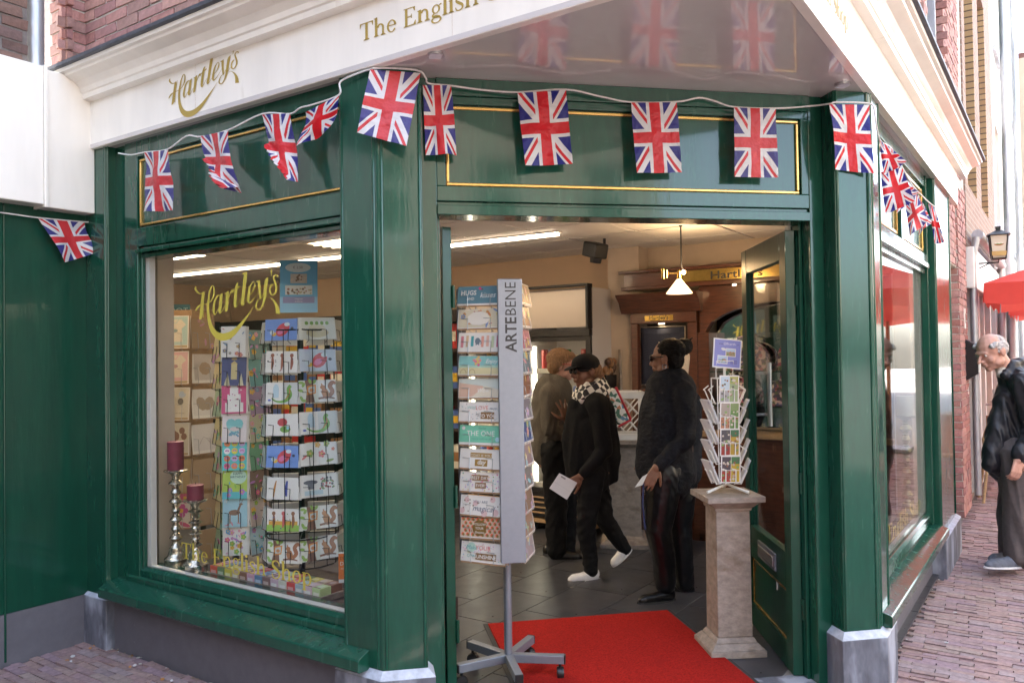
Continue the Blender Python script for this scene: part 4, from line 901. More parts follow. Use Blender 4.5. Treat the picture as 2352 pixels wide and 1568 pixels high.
# mahogany cabinet along the back wall
cab = empty('wood_cabinet', ML @ T((-2.0, 6.4, FZ)), 'dark mahogany wall cabinet with arch, shelves and gold name plates', 'cabinet')
MC = ML; CB = lambda *L_, n='panel', m='mahogany', p=cab, bv=.004: boxes(n, m, p, MC, [LB(*x) for x in L_], bv)
CB((1.0, 3.16, 6.36, 6.62, 2.16, 2.27), n='beam'); CB((.98, 3.20, 6.33, 6.36, 2.271, 2.295), n='beam_cornice'); CB((1.0, 3.18, 6.34, 6.6, 2.13, 2.159), n='beam_underside')
b = MB(); b.M = parent_inv(cab) @ MC; b.sweep([(6.6, 1.93), (6.38, 1.93), (6.37, 1.945), (6.36, 1.96), (6.33, 2.02), (6.27, 2.075), (6.265, 2.09), (6.6, 2.09)], -3.20, -2.47); b.build('cornice', 'mahogany', cab, 30)
CB((2.52, 3.12, 6.39, 6.6, 1.84, 1.929), n='column_frieze'); CB((2.52, 2.60, 6.40, 6.6, 0, 1.84), (3.06, 3.12, 6.40, 6.6, 0, 1.84), n='column_side'); CB((2.60, 3.06, 6.60, 6.63, 0, 1.9), n='back_panel', m='dark_wood')
for z in (.35, .80, 1.25): CB((2.60, 3.06, 6.42, 6.6, z, z+.025), n='shelf')
pt = CB((2.72, 2.98, 6.383, 6.39, 1.86, 1.905), n='name_plate', m='brass', bv=.001)
letters([[(x, y) for x, y in q] for q in text_polys("Hartley's", .05, .0006)], lambda x, y: parent_inv(pt) @ MC @ Vector((-2.85+x, 6.3822, 1.868+y)), 'plate_print', 'black_plastic', pt)
pt = CB((1.0, 2.66, 6.352, 6.36, 2.17, 2.262), n='name_plate', m='brass', bv=.001)
letters(text_polys("Hartley's", .09, .001, 'LEFT'), lambda x, y: parent_inv(pt) @ MC @ Vector((-2.38+x*1.35, 6.3512, 2.182+y)), 'plate_print', 'black_plastic', pt)
b = MB(); b.M = parent_inv(cab) @ MC; n = 14      # arch spandrel
xs = [-2.50+(1.38)*k/n for k in range(n+1)]; zz = [1.68+.30*math.sqrt(max(0, 1-((x+1.81)/.69)**2)) for x in xs]
for k in range(n):
    b.add([(xs[k], 6.42, zz[k]), (xs[k+1], 6.42, zz[k+1]), (xs[k+1], 6.42, 2.13), (xs[k], 6.42, 2.13), (xs[k], 6.5, zz[k]), (xs[k+1], 6.5, zz[k+1]), (xs[k+1], 6.5, 2.13), (xs[k], 6.5, 2.13)], [(0, 1, 2, 3), (4, 7, 6, 5), (0, 4, 5, 1)])
b.build('arch', 'mahogany', cab)
CB((2.42, 2.519, 6.41, 6.6, 0, 1.75), n='arch_column'); CB((1.02, 1.12, 6.41, 6.6, 0, 1.75), n='arch_column'); CB((1.0, 2.6, 6.30, 6.6, .90, .94), n='counter_top', m='pale_wood'); CB((1.0, 2.55, 6.34, 6.6, .1, .899), n='drawer_front')
mat('mirror', (.75, .78, .76), .03, metal=1)
boxes('mirror', 'mirror', cab, MC, [LB(1.12, 2.42, 6.60, 6.61, .95, 2.0)], 0)
for z in (1.14, 1.42): boxes('glass_shelf', 'shelf_glass', cab, MC, [LB(1.14, 2.41, 6.40, 6.59, z, z+.009)], 0)
for t_, z in ((2.2, 2.128), (1.5, 2.128), (2.85, 1.838)):
    b = MB(); b.M = parent_inv(cab) @ MC; b.lathe([(.026, z-.006), (.026, z)], 16, (-t_, 6.44, 0)); b.build('downlight', 'lamp_glow', cab)
mat('floral', (.3, .2, .2), .6)
t = MAT['floral'].node_tree; p = t.nodes['Principled BSDF']; vo = nd(t, 'TexVoronoi'); vo.inputs['Scale'].default_value = 42; tc = nd(t, 'TexCoord'); t.links.new(tc.outputs['Object'], vo.inputs[0])
cr = nd(t, 'ValToRGB'); cr.color_ramp.interpolation = 'CONSTANT'; sx = nd(t, 'SeparateColor'); t.links.new(vo.outputs['Color'], sx.inputs[0]); t.links.new(sx.outputs[0], cr.inputs[0])
for i, (pos, c) in enumerate([(0, (.06, .05, .09)), (.25, (.55, .42, .36)), (.5, (.35, .10, .14)), (.68, (.10, .14, .07)), (.82, (.5, .35, .4)), (.93, (.09, .09, .2))]):
    e = cr.color_ramp.elements[i] if i < 2 else cr.color_ramp.elements.new(pos); e.position = pos; e.color = (*c, 1)
t.links.new(cr.outputs[0], p.inputs['Base Color'])
mat('leaf_print', (.6, .6, .55), .6)
t = MAT['leaf_print'].node_tree; p = t.nodes['Principled BSDF']; vo = nd(t, 'TexVoronoi'); vo.inputs['Scale'].default_value = 38; tc = nd(t, 'TexCoord'); t.links.new(tc.outputs['Object'], vo.inputs[0])
cr = nd(t, 'ValToRGB'); cr.color_ramp.interpolation = 'CONSTANT'; sx = nd(t, 'SeparateColor'); t.links.new(vo.outputs['Color'], sx.inputs[0]); t.links.new(sx.outputs[0], cr.inputs[0])
for i, (pos, c) in enumerate([(0, (.65, .64, .58)), (.45, (.05, .14, .09)), (.75, (.1, .2, .3)), (.88, (.5, .2, .1))]):
    e = cr.color_ramp.elements[i] if i < 2 else cr.color_ramp.elements.new(pos); e.position = pos; e.color = (*c, 1)
t.links.new(cr.outputs[0], p.inputs['Base Color'])
def bag(t_, q, z, w, h, label, m='floral', d=.12):
    b = MB(); N = 16; pr = [(-w/2, 0), (w/2, 0)]+[(w/2*math.cos(math.pi*k/N), h*.45+h*.55*math.sin(math.pi*k/N)) for k in range(N+1)]
    vs = [(x, -d/2, zz_) for x, zz_ in pr]+[(x, d/2, zz_) for x, zz_ in pr]; n_ = len(pr)
    b.add(vs, [tuple(range(n_)), tuple(range(n_, 2*n_))[::-1]]+[(i, n_+i, n_+(i+1) % n_, (i+1) % n_) for i in range(n_)])
    e = empty('handbag', ML @ T((-t_, q, z)), label, 'bag', 'patterned bags in the cabinet'); b.build('body', m, e, bevel=.012, seg=3)
    b = MB(); b.tube([(-w*.3, -d/2-.004, h*.62), (0, -d/2-.008, h*.66), (w*.3, -d/2-.004, h*.62)], .004, 6); b.build('zip', 'brass', e)
    b = MB(); b.tube([(-w*.22, 0, h*.9), (-w*.2, 0, h*1.12), (0, 0, h*1.2), (w*.2, 0, h*1.12), (w*.22, 0, h*.9)], .008, 8); b.build('handle', m, e, 40)
bag(2.13, 6.48, 1.43, .34, .24, 'large domed floral handbag on the upper glass shelf'); bag(1.72, 6.49, 1.43, .30, .26, 'floral handbag at the right end of the upper glass shelf')
bag(2.22, 6.48, 1.15, .26, .20, 'small floral bag on the lower glass shelf'); bag(1.80, 6.48, 1.15, .30, .22, 'floral bag behind the card spinner on the lower glass shelf'); bag(1.55, 6.40, .94, .34, .30, 'floral bag standing on the cabinet counter')
def cushion(t_, q, z, w, h, m, label, rot=0):
    b = MB(); n = 10
    for s_ in (-1, 1):
        for i in range(n):
            for j in range(n):
                def pt(u, v): return (w*(u-.5)*(1-.06*math.sin(math.pi*v)), s_*.055*(math.sin(math.pi*u)*math.sin(math.pi*v))**.5, h*(v-.5)*(1-.06*math.sin(math.pi*u)))
                q4 = [pt(i/n, j/n), pt((i+1)/n, j/n), pt((i+1)/n, (j+1)/n), pt(i/n, (j+1)/n)]; b.quad(*(q4 if s_ < 0 else q4[::-1]))
    e = empty('cushion', ML @ T((-t_, q, z)) @ RY(rot), label, 'cushion', 'cushions in the cabinet'); b.build('cover', m, e, True)
    b = MB(); b.tube([(-w/2, 0, -h/2), (w/2, 0, -h/2), (w/2, 0, h/2), (-w/2, 0, h/2)], .006, 6, close=True); b.build('piping', 'linen', e, 40); return e
mat('linen', (.55, .48, .40), .8, noise=(40, .15)); mat('navy', (.02, .025, .05), .8, noise=(60, .2))
cu = cushion(2.86, 6.47, 1.56, .42, .50, 'navy', 'navy cushion embroidered with 18 in the cabinet column')
letters(text_polys('18', .09), lambda x, y: (x+.02, -.06, .06+y), 'embroidery', 'linen', cu)
cushion(2.70, 6.42, 1.46, .26, .34, 'linen', 'pale printed cushion leaning beside the navy one', 8); cushion(2.86, 6.48, 1.03, .40, .40, 'linen', 'linen cushion on the middle shelf of the cabinet column'); cushion(2.86, 6.48, .58, .40, .38, 'linen', 'linen cushion on the low shelf of the cabinet column')
# pedestals
def pedestal(M, h, w, label):
    e = empty('wood_pedestal', M, label, 'pedestal', 'weathered wooden pedestals')
    k = w/2
    def sq(b, r0, r1, z0, z1): b.add([(-r0, -r0, z0), (r0, -r0, z0), (r0, r0, z0), (-r0, r0, z0), (-r1, -r1, z1), (r1, -r1, z1), (r1, r1, z1), (-r1, r1, z1)], [(3, 2, 1, 0), (4, 5, 6, 7), (0, 1, 5, 4), (1, 2, 6, 5), (2, 3, 7, 6), (3, 0, 4, 7)])
    b = MB(); sq(b, k, k, .0, .035); sq(b, k*.97, k*.78, .0355, .065); sq(b, k*.76, k*.66, .0655, .09); b.build('base', 'grey_wood', e, bevel=.004)
    b = MB(); sq(b, k*.63, k*.61, .0905, h-.0805); b.build('shaft', 'grey_wood', e, bevel=.004)
    b = MB(); sq(b, k*.66, k*.68, h-.08, h-.065); sq(b, k*.68, k*.92, h-.0645, h-.031); sq(b, k*1.04, k*1.04, h-.03, h); b.build('cap', 'grey_wood', e, bevel=.003)
    return e
pedestal(T((1.885, 3.985, FZ)) @ RZ(-6), .815, .29, 'weathered wooden pedestal by the door carrying the white card spinner')
pedestal(T((2.12, 6.36, FZ)) @ RZ(-20), .86, .40, 'weathered wooden pedestal behind the women carrying a white lantern')
ln = empty('wood_lantern', T((2.12, 6.36, FZ+.861)) @ RZ(-14), 'white wooden lantern crate with crossed bars on the rear pedestal', 'lantern')
for a in range(4):
    M = RZ(90*a); b = MB(); b.M = M; L_ = .155
    b.box(-L_, -L_+.025, -L_, -L_+.02, .03, .38); b.box(-L_+.025, L_, -L_, -L_+.018, .0, .045); b.box(-L_+.025, L_, -L_, -L_+.018, .33, .385)
    for s_ in (-1, 1): b.tube([(-s_*.12, -L_+.01, .05), (0, -L_+.01, .19), (s_*.12, -L_+.01, .33)], .008, 4); b.tube([(-s_*.12, -L_+.012, .19), (0, -L_+.012, .06)], .007, 4); b.tube([(-s_*.12, -L_+.012, .19), (0, -L_+.012, .32)], .007, 4)
    b.build('side_frame', 'white_paint', ln, bevel=.002)
ME('base', 'white_paint', ln, (-.15, .15, -.15, .15, -.0, .02))
# chalk board and broom against the fridge
cbd = empty('chalkboard', ML @ T((-3.29, 6.40, 1.3)), 'narrow black chalkboard with carved figures on the side of the fridge', 'chalkboard')
ME('board', 'fridge_black', cbd, (-.03, .0, -.15, .05, -.35, .10), bevel=.004); b = MB(); rnd = random.Random(2)
for k in range(16): b.ell((-.02, -.14+rnd.uniform(0, .18), .10+rnd.uniform(0, .12)), (.03, .035, .035), None, 8, 6, rnd.choice([(.25, .12, .05), (.1, .05, .03), (.35, .2, .1)]))
b.build('figures', 'silk', cbd, True)
br = MB(); br.tube([ML @ Vector((-3.22, 6.40, .1)), ML @ Vector((-3.25, 6.44, 1.62))], .014, 8); tag(br.build('broomstick', 'grey_wood', None, 40), 'thin wooden stick leaning against the wall by the fridge', 'stick')
# red door mat
mt = empty('door_mat', T((1.25, 3.9, FZ)), 'bright red carpet mat lying in the doorway', 'mat')
ME('carpet', 'carpet', mt, (-.545, .545, -1.2, .735, .001, .012), bevel=.003); ME('rubber_edge', 'rubber', mt, (-.57, .57, -1.22, .755, .0, .004))
# shelving behind the window racks
BOX = ['red', 'yellow', 'blue', 'brown', 'white']; BC = [(.45, .03, .03), (.55, .36, .04), (.06, .12, .35), (.25, .13, .06), (.6, .58, .5)]
def shelving(M, W_, seed, label, where):
    sh = empty('wall_shelves', M, label, 'shelf', 'dark shelving along the shop walls'); n = max(2, round(W_/1.1)); rnd = random.Random(seed)
    for z in (.4, .8, 1.2, 1.6): ME('shelf', 'dark_wood', sh, (0, W_, 0, .28, z, z+.03))
    for k in range(n+1): ME('upright', 'dark_wood', sh, (k*(W_-.03)/n, k*(W_-.03)/n+.03, -.002, .282, 0, 1.9))
    ME('top_board', 'dark_wood', sh, (-.01, W_+.01, -.03, .285, 1.9, 2.02)); ME('back_panel', 'dark_wood', sh, (0, W_, .283, .295, 0, 1.9))
    for z, nm in ((.43, 'lowest'), (.83, 'second'), (1.23, 'third'), (1.63, 'top')):
        for k in range(n):
            x, x1 = k*(W_-.03)/n+.05, (k+1)*(W_-.03)/n-.02
            while x < x1-.08:
                w = min(rnd.uniform(.12, .26), x1-x); h = rnd.uniform(.14, .25); i = rnd.randrange(5); b = MB(); b.box(0, w-.012, .03, .2, 0, h, BC[i]); b.box(.012, w-.024, .0285, .0295, h*.3, h*.7, BC[(i+4) % 5])
                o = b.build('goods_box', 'silk', None, bevel=.002); o.matrix_basis = M @ T((x, 0, z)); cnt[(where, nm)] = cnt.get((where, nm), -1)+1
                tag(o, '%s packet, %s from the left on the %s shelf along the %s wall' % (BOX[i], NUM[cnt[(where, nm)]], nm, where), 'box', 'packets on the shop shelves'); x += w
cnt = {}
shelving(ML @ T((-8.9, 6.35, FZ)), 4.0, 8, 'dark shelving along the back wall behind the window racks', 'back')
shelving(ML @ T((-8.65, 2.9, FZ)) @ RZ(90), 3.3, 9, 'dark shelving along the far end wall seen through the window', 'end')
# ================================================================== CARDS AND RACKS
ORD = ['top', 'second', 'third', 'fourth', 'fifth', 'sixth', 'seventh', 'eighth', 'ninth', 'tenth', 'eleventh', 'twelfth']
WH = (.82, .80, .76)
_tc = {}
def tpol(s, bold=0., shear=0.):
    k = (s, bold, shear)
    if k not in _tc: _tc[k] = text_polys(s, 1., bold, 'CENTER', shear)
    return _tc[k]
class Art:
    """flat print on the front (-y) of a card w x h whose lower left corner is the local origin"""
    def __init__(s, b, w, h, y=0.): s.b, s.w, s.h, s.y, s.n = b, w, h, y, 0
    def mixc(s, c): return tuple(x*(1-s.pale)+.74*s.pale for x in c)
    pale = 0.
    def yy(s): s.n += 1; return s.y-.0005-.00006*s.n
    def rect(s, x0, x1, z0, z1, c):
        y = s.yy(); s.b.quad((x0*s.w, y, z0*s.h), (x1*s.w, y, z0*s.h), (x1*s.w, y, z1*s.h), (x0*s.w, y, z1*s.h), s.mixc(c))
    def dot(s, x, z, r, c, rz=None, a=0, n=9):
        y = s.yy(); r2 = rz or r; ca, sa = math.cos(a), math.sin(a)
        s.b.disc((x*s.w, y, z*s.h), (r*s.w*ca, 0, r*s.w*sa), (-r2*s.w*sa, 0, r2*s.w*ca), n, s.mixc(c))
    def poly(s, p, c):
        y = s.yy(); s.b.add([(x*s.w, y, z*s.h) for x, z in p], [tuple(range(len(p)))], s.mixc(c))
    def line(s, ctrl, c):
        y = s.yy()
        for q in strip([(x*s.w, z*s.h, w_*s.w) for x, z, w_ in ctrl], 5): s.b.add([(x, y, z) for x, z in q], [(0, 1, 2, 3)], s.mixc(c))
    def text(s, body, x, z, size, c, bold=0., shear=0., sx=1.):
        y = s.yy()
        for q in tpol(body, bold, shear): s.b.add([(x*s.w+px*size*s.h*sx, y, z*s.h+py*size*s.h) for px, py in q], [tuple(range(len(q)))], c)
    def confetti(s, rnd, n, pal, r=.012, box=(.04, .96, .06, .94)):
        for _ in range(n): s.dot(rnd.uniform(box[0], box[1]), rnd.uniform(box[2], box[3]), r*rnd.uniform(.7, 1.3), rnd.choice(pal), n=6)
    def flowers(s, rnd, n, pal, r=.09, box=(.08, .92, .06, .94)):
        for _ in range(n):
            x, z = rnd.uniform(box[0], box[1]), rnd.uniform(box[2], box[3]); c = rnd.choice(pal); q = r*rnd.uniform(.5, 1.1)
            if rnd.random() < .4: s.dot(x, z, q*1.1, c, q*.35, rnd.uniform(0, 3.1), 8)
            else:
                for k in range(5): s.dot(x+q*.6*math.cos(k*1.257), z+q*.6*math.sin(k*1.257)*s.w/s.h, q*.42, c, n=6)
                s.dot(x, z, q*.32, (.75, .5, .05), n=6)
PAST = [(.75, .35, .4), (.35, .6, .65), (.75, .6, .25), (.4, .55, .3), (.6, .45, .65)]
BRIGHT = [(.75, .1, .3), (.1, .35, .65), (.8, .45, .05), (.25, .5, .08), (.5, .2, .6), (.75, .3, .5), (.1, .5, .5)]
def squirrel(a, x0=0., sc=1.):
    X = lambda x: x0+x*sc
    a.rect(X(0), X(.52), 0, 1, (.72, .74, .66)); a.poly([(X(.14), 0), (X(.40), 0), (X(.36), .5), (X(.40), 1), (X(.16), 1), (X(.20), .5)], (.22, .09, .05))
    for i, (x, z) in enumerate(((.06, .9), (.12, .8), (.05, .2), (.1, .1), (.42, .93), (.3, .95), (.04, .55))): a.dot(X(x), z, .06*sc+.01, (.28, .48, .08), .04, i)
    a.poly([(X(.20), .34), (X(.44), .40), (X(.46), .80), (X(.22), .74)], (.75, .28, .03)); a.poly([(X(.24), .41), (X(.41), .45), (X(.42), .73), (X(.25), .68)], (.55, .62, .6)); a.dot(X(.33), .55, .06*sc, (.62, .25, .08), .05)
    a.line([(X(.80), .25, .10*sc), (X(.90), .45, .12*sc), (X(.84), .70, .12*sc), (X(.92), .86, .11*sc), (X(1.0), .80, .05*sc)], (.36, .13, .045)); a.dot(X(.70), .38, .10*sc, (.48, .19, .06), .16*sc, .3); a.dot(X(.64), .66, .075*sc, (.5, .2, .06), .06*sc); a.dot(X(.62), .76, .02, (.5, .2, .06), .05, .2); a.line([(X(.5), .16, .05), (X(.75), .2, .05), (X(.95), .14, .03)], (.25, .1, .05))
def lizard(a):
    a.rect(.50, 1, 0, 1, (.62, .64, .62)); a.poly([(.22, .3), (.40, .3), (.40, .75), (.34, .92), (.27, .92), (.22, .75)], (.5, .66, .75)); a.line([(.18, .28, .03), (.35, .12, .05), (.60, .14, .09), (.74, .4, .16), (.70, .7, .12), (.76, .86, .10)], (.18, .4, .06)); a.line([(.62, .22, .02), (.74, .5, .03), (.72, .72, .02)], (.6, .15, .04)); a.dot(.12, .18, .05, (.1, .12, .5), .03)
def bird(a, bg=(.18, .32, .72)):
    a.rect(0, 1, 0, 1, bg); a.dot(.55, .5, .24, (.65, .06, .08), .17, .7, 12); a.dot(.5, .42, .13, (.75, .2, .4), .08, .5); a.dot(.28, .30, .08, (.8, .5, .05), .06); a.dot(.22, .38, .07, (.6, .7, .75)); a.dot(.68, .74, .09, (.65, .75, .8), .06); a.dot(.84, .55, .05, (.06, .06, .1), .04)
def simple_animals(a, rnd, pal): 
    for k in range(3):
        x = .2+.3*k; c = rnd.choice(pal); a.line([(x, .15, .04), (x+.02, .45, .09), (x+.0, .75, .05)], c); a.dot(x, .8, .06, c)
    a.confetti(rnd, 10, pal, .02)
def fox(a): bird(a, (.55, .62, .72))
def card(M, w, h, label, art, rnd, n=4, base=WH, env=None, group=None, fan=.004, pale=0.):
    """a small stack of cards leaning in a pocket; M places the lower left front corner"""
    b = MB(); tilt = rnd.uniform(-1.2, 1.2); MM = RY(tilt)
    for k in range(n):
        b.M = MM @ T((k*fan*rnd.uniform(.2, 1.4), k*.0038, 0)) @ RX(-k*.9)
        c = base if (k == 0 or not env or k % 2 == 0) else env
        b.box(0, w, 0, .0024, 0, h, tuple(x*(1-.04*k) for x in c))
    if env: b.M = MM @ T((.002, .0026, -.008)); b.box(0, w, 0, .0012, 0, h, env)
    b.M = MM; A_ = Art(b, w, h); A_.pale = pale; art(A_, rnd)
    o = b.build('greeting_card', 'silk', None); o.matrix_basis = M; return tag(o, label, 'card', group)
KR = (.40, .25, .14)
# ------------------------------------------------ grey ARTEBENE stand in the doorway
base = hitZ(1168, 1520, .10); cx, cy = base.x, base.y
st = empty('card_stand', T((cx, cy, FZ)), 'tall grey metal card stand on castors with vertical lettering', 'card stand')
b = MB(); b.tube([(0, 0, .07), (0, 0, .60)], .020, 16); b.build('pole', 'aluminium', st, 40)
for k in range(5):
    a = math.radians(198+72*k); d = Vector((math.cos(a), math.sin(a), 0)); M = d.to_track_quat('X', 'Z').to_matrix().to_4x4()
    b = MB(); b.M = M; b.box(.012, .27, -.019, .019, .075, .115); lg = b.build('leg', 'aluminium', st, bevel=.003)
    b = MB(); b.M = M; b.box(.2702, .276, -.019, .019, .075, .115); b.build('end_cap', 'black_plastic', lg, bevel=.002)
    b = MB(); b.M = T(d*.25) @ RZ(40*k); b.lathe([(.027, -.016), (.029, -.012), (.029, .012), (.027, .016)], 16, (.0, 0, .030), axis=Matrix.Rotation(math.pi/2, 3, 'X')); b.tube([(0, 0, .05), (0, 0, .075)], .007, 8); b.build('castor', 'black_plastic', st, 40)
# two faces of pockets and the lettered spine between them
A0, A1 = hitY(1050, 960, cy-.02), hitY(1160, 960, cy-.16); S0, S1 = hitY(1147, 960, cy-.195), hitY(1204, 960, cy-.20); B0, B1 = hitY(1196, 960, cy-.16), hitY(1222, 960, cy+.06)
zt, zb = hitY(1150, 640, cy-.2).z, hitY(1190, 1293, cy-.2).z
def face_frame(P0, P1, z=0.):
    d = Vector((P1.x-P0.x, P1.y-P0.y, 0)); L_ = d.length; d /= L_
    M = Matrix(((d.x, -d.y, 0, P0.x), (d.y, d.x, 0, P0.y), (0, 0, 1, z), (0, 0, 0, 1))); return M, L_
MS, LS = face_frame(S0, S1, 0); pi_ = T((-cx, -cy, -FZ))
b = MB(); b.M = pi_ @ MS; b.box(0, LS, 0, .03, zb, zt); spine = b.build('lettered_spine', 'aluminium', st, bevel=.003)
zl = hitY(1178, 808, cy-.2).z; zh = hitY(1165, 648, cy-.2).z
tA, tB = text_polys('ARTE', 1., .018, 'LEFT'), text_polys('BENE', 1., -.004, 'LEFT'); wA = max(x for q in tA for x, y in q)+.06; wB = max(x for q in tB for x, y in q); sc = (zh-zl)/(wA+wB)
fz = LS*.46/.72
letters(tA+[[(x+wA, y) for x, y in q] for q in tB], lambda x, y: pi_ @ MS @ Vector((LS*.5+LS*.23-y*fz, -.0012, zl+x*sc)), 'print', 'black_plastic', spine)
MA, LA = face_frame(A0, A1); MBs, LBs = face_frame(B0, B1)
for M_, L_, nm in ((MA, LA, 'front'), (MBs, LBs, 'side')):
    b = MB(); b.M = pi_ @ M_
    for x in (.004, L_*.33, L_*.66, L_-.004): b.tube([(x, .05, zb+.02), (x, .05, zt-.03)], .0022, 6)
    b.build('wire_grid', 'wire_grey', st)
b = MB(); b.M = pi_ @ MA; b.box(-.012, .004, .03, .10, zb+.02, zt-.03); b.build('side_rail', 'aluminium', st, bevel=.002)
def pocket_mesh(w, h, d=.035, r=.0016, drop=.02, mat_='wire_grey'):
    b = MB()
    for x in (w*.24, w*.74):
        b.tube([(x-w*.16, d+.012, h*.55), (x-w*.16, -.004, h*.50), (x, -.006, h*.48), (x, -.006, -.004), (x, d, -.012)], r, 5)
    me = b.mesh('wire_pocket'); me.materials.append(MAT[mat_]); return me
pm = pocket_mesh(LA*.95, .095)
def art_stand(i):
    def f(a, r):
        T_ = a.text
        if i == 0: a.rect(0, 1, .09, 1, (.13, .26, .33)); T_('HUGS', .25, .55, .34, WH, .02); T_('AND', .30, .28, .2, WH, .01); T_('kisses', .68, .40, .38, (.7, .76, .78), .01, .3); a.dot(.5, .88, .03, (.7, .08, .2)); a.dot(.55, .84, .02, (.3, .1, .12))
        if i == 1: a.rect(.02, .98, .04, .97, (.72, .66, .50)); a.flowers(r, 16, [(.7, .3, .12), (.75, .65, .2), (.25, .35, .6), (.55, .25, .25)], .06); a.dot(.48, .5, .26, (.82, .78, .70), .15)
        if i == 2:
            for k, c in enumerate([(.75, .3, .35), (.75, .55, .35), (.1, .4, .42), None, (.75, .38, .3), (.78, .5, .4), (.6, .68, .45), (.75, .15, .3)]):
                if c: a.rect(.06+.115*k, .12+.115*k, .22+.03*(k % 3), .82+.03*(k % 2), c)
            a.dot(.44, .56, .06, (.2, .25, .29), .07); a.rect(.40, .425, .35, .55, (.2, .25, .29)); a.rect(.455, .48, .35, .55, (.2, .25, .29)); a.line([(.49, .6, .03), (.52, .5, .02), (.515, .38, .012)], (.2, .25, .29))
        if i == 3:
            a.rect(.01, .99, .04, .98, (.28, .58, .56)); a.rect(.01, .99, .04, .42, (.70, .64, .38)); a.rect(.01, .99, .38, .5, (.45, .66, .55)); [a.dot(.42+.07*math.cos(k*2.4)*k/8, .7+.16*math.sin(k*2.4)*k/8, .03, r.choice([(.8, .3, .3), (.8, .55, .2), (.75, .2, .35)])) for k in range(12)]; T_('Enjoy', .74, .62, .3, WH, .01, .3)
            for x in (.12, .32): a.line([(x-.07, .05, .008), (x-.05, .22, .008), (x, .29, .008), (x+.05, .22, .008), (x+.07, .05, .008)], (.35, .25, .15))
        if i == 4: a.rect(.01, .99, .04, .98, (.62, .68, .62)); a.poly([(.01, .04), (.7, .04), (.55, .6), (.2, .72), (.01, .8)], (.75, .52, .40)); a.poly([(.3, .04), (.99, .04), (.99, .35), (.6, .6)], (.74, .68, .55)); T_('Wow', .55, .28, .3, WH, .01, .3)
        if i == 5: a.confetti(r, 34, [(.12, .12, .14), (.7, .3, .3), (.3, .5, .5)], .009); T_('With', .28, .62, .26, (.35, .58, .52), 0, .3); T_('LOVE', .52, .60, .30, (.75, .3, .28)); T_('FROM', .78, .60, .16, (.15, .2, .28)); T_('ME', .44, .28, .2, (.15, .15, .18)); a.rect(.50, .80, .14, .48, (.28, .16, .07)); T_('TO YOU', .65, .2, .26, WH, .015)
        if i == 6: a.rect(0, 1, .12, 1, (.22, .60, .42)); T_('THE ONE', .48, .46, .38, WH, .0); T_("You're", .50, .80, .16, (.05, .25, .15), 0, .3); T_('I love my world with you', .5, .28, .11, (.06, .3, .2), 0, .3); a.dot(.86, .3, .05, (.5, .75, .82)); a.dot(.09, .85, .04, WH)
        if i == 7: a.rect(.24, .72, .56, .80, (.42, .26, .08)); T_('TODAY IS YOUR', .48, .60, .19, WH); a.rect(.35, .63, .12, .46, (.36, .22, .06)); T_('day', .49, .22, .34, WH, .02, .25)
        if i == 8: a.confetti(r, 70, BRIGHT+[(.75, .6, .1)], .012); a.rect(.28, .64, .56, .84, (.30, .17, .08)); T_('BEST DAY', .46, .62, .22, WH, .01); a.rect(.36, .60, .18, .46, (.30, .17, .08)); T_('EVER!', .48, .24, .22, WH, .01)
        if i == 9: [a.dot(x, z, q, (.76, .55, .54)) for x, z, q in ((.14, .75, .06), (.34, .6, .06), (.72, .84, .06), (.55, .12, .07), (.8, .2, .07), (.05, .2, .06))]; a.confetti(r, 16, [(.22, .12, .06)], .014); T_('YOU ARE', .45, .62, .2, (.2, .24, .32)); T_('magical', .52, .22, .42, (.10, .13, .22), -.005, .35)
        if i == 10:
            a.rect(0, 1, .06, 1, (.68, .54, .42)); [(a.dot(.06+.11*k+.055*(j % 2), .18+.19*j, .034, (.85, .16, .10)), a.dot(.075+.11*k+.055*(j % 2), .15+.19*j, .026, (.26, .20, .06))) for k in range(9) for j in range(5)]
            a.dot(.44, .52, .155, (.24, .14, .04), .155, 0, 20); T_('FOLLOW', .44, .64, .17, WH, .005); T_('YOUR', .44, .44, .17, WH, .005); T_('Dreams', .44, .24, .16, WH, .005, .25)
        if i == 11: a.confetti(r, 60, BRIGHT, .009); a.dot(.24, .72, .10, (.5, .68, .58)); T_('Make', .24, .62, .3, (.08, .35, .36), 0, .3); T_('YOUR', .50, .62, .32, (.75, .2, .18)); T_('OWN', .26, .22, .22, (.2, .5, .42)); a.rect(.34, .80, .14, .46, (.24, .13, .05)); T_('SUNSHINE!', .57, .2, .27, WH, .012)
    return f
NM = ['printed HUGS AND kisses in white on slate blue', 'with a white heart wreathed in flowers', 'with a grey elephant between pastel stripes', 'with balloons over a beach and the word Enjoy', 'in sandy pastel watercolour', 'printed With LOVE from ME TO YOU', 'printed THE ONE in white on mint green', 'printed TODAY IS YOUR day in gold', 'printed BEST DAY EVER! among confetti', 'printed YOU ARE magical', 'printed FOLLOW YOUR Dreams on coral dots', 'printed Make YOUR OWN SUNSHINE!']
rnd = random.Random(77)
z0r, z1r = hitY(1105, 700, cy-.09).z, hitY(1118, 1290, cy-.09).z
for i in range(12):
    z = z0r+(z1r-z0r)*i/11; w = LA*.93; Mc = MA @ T((LA*.03, .0, z)) @ RX(-9)
    card(Mc, w, .092, 'long greeting card %s on the grey stand' % NM[i], art_stand(i), rnd, 4, WH, KR, 'long cards on the grey stand')
    o = bpy.data.objects.new('wire_pocket', pm); COL.objects.link(o); o.parent = st; o.matrix_basis = pi_ @ Mc
pm2 = pocket_mesh(LBs*.95, .10)
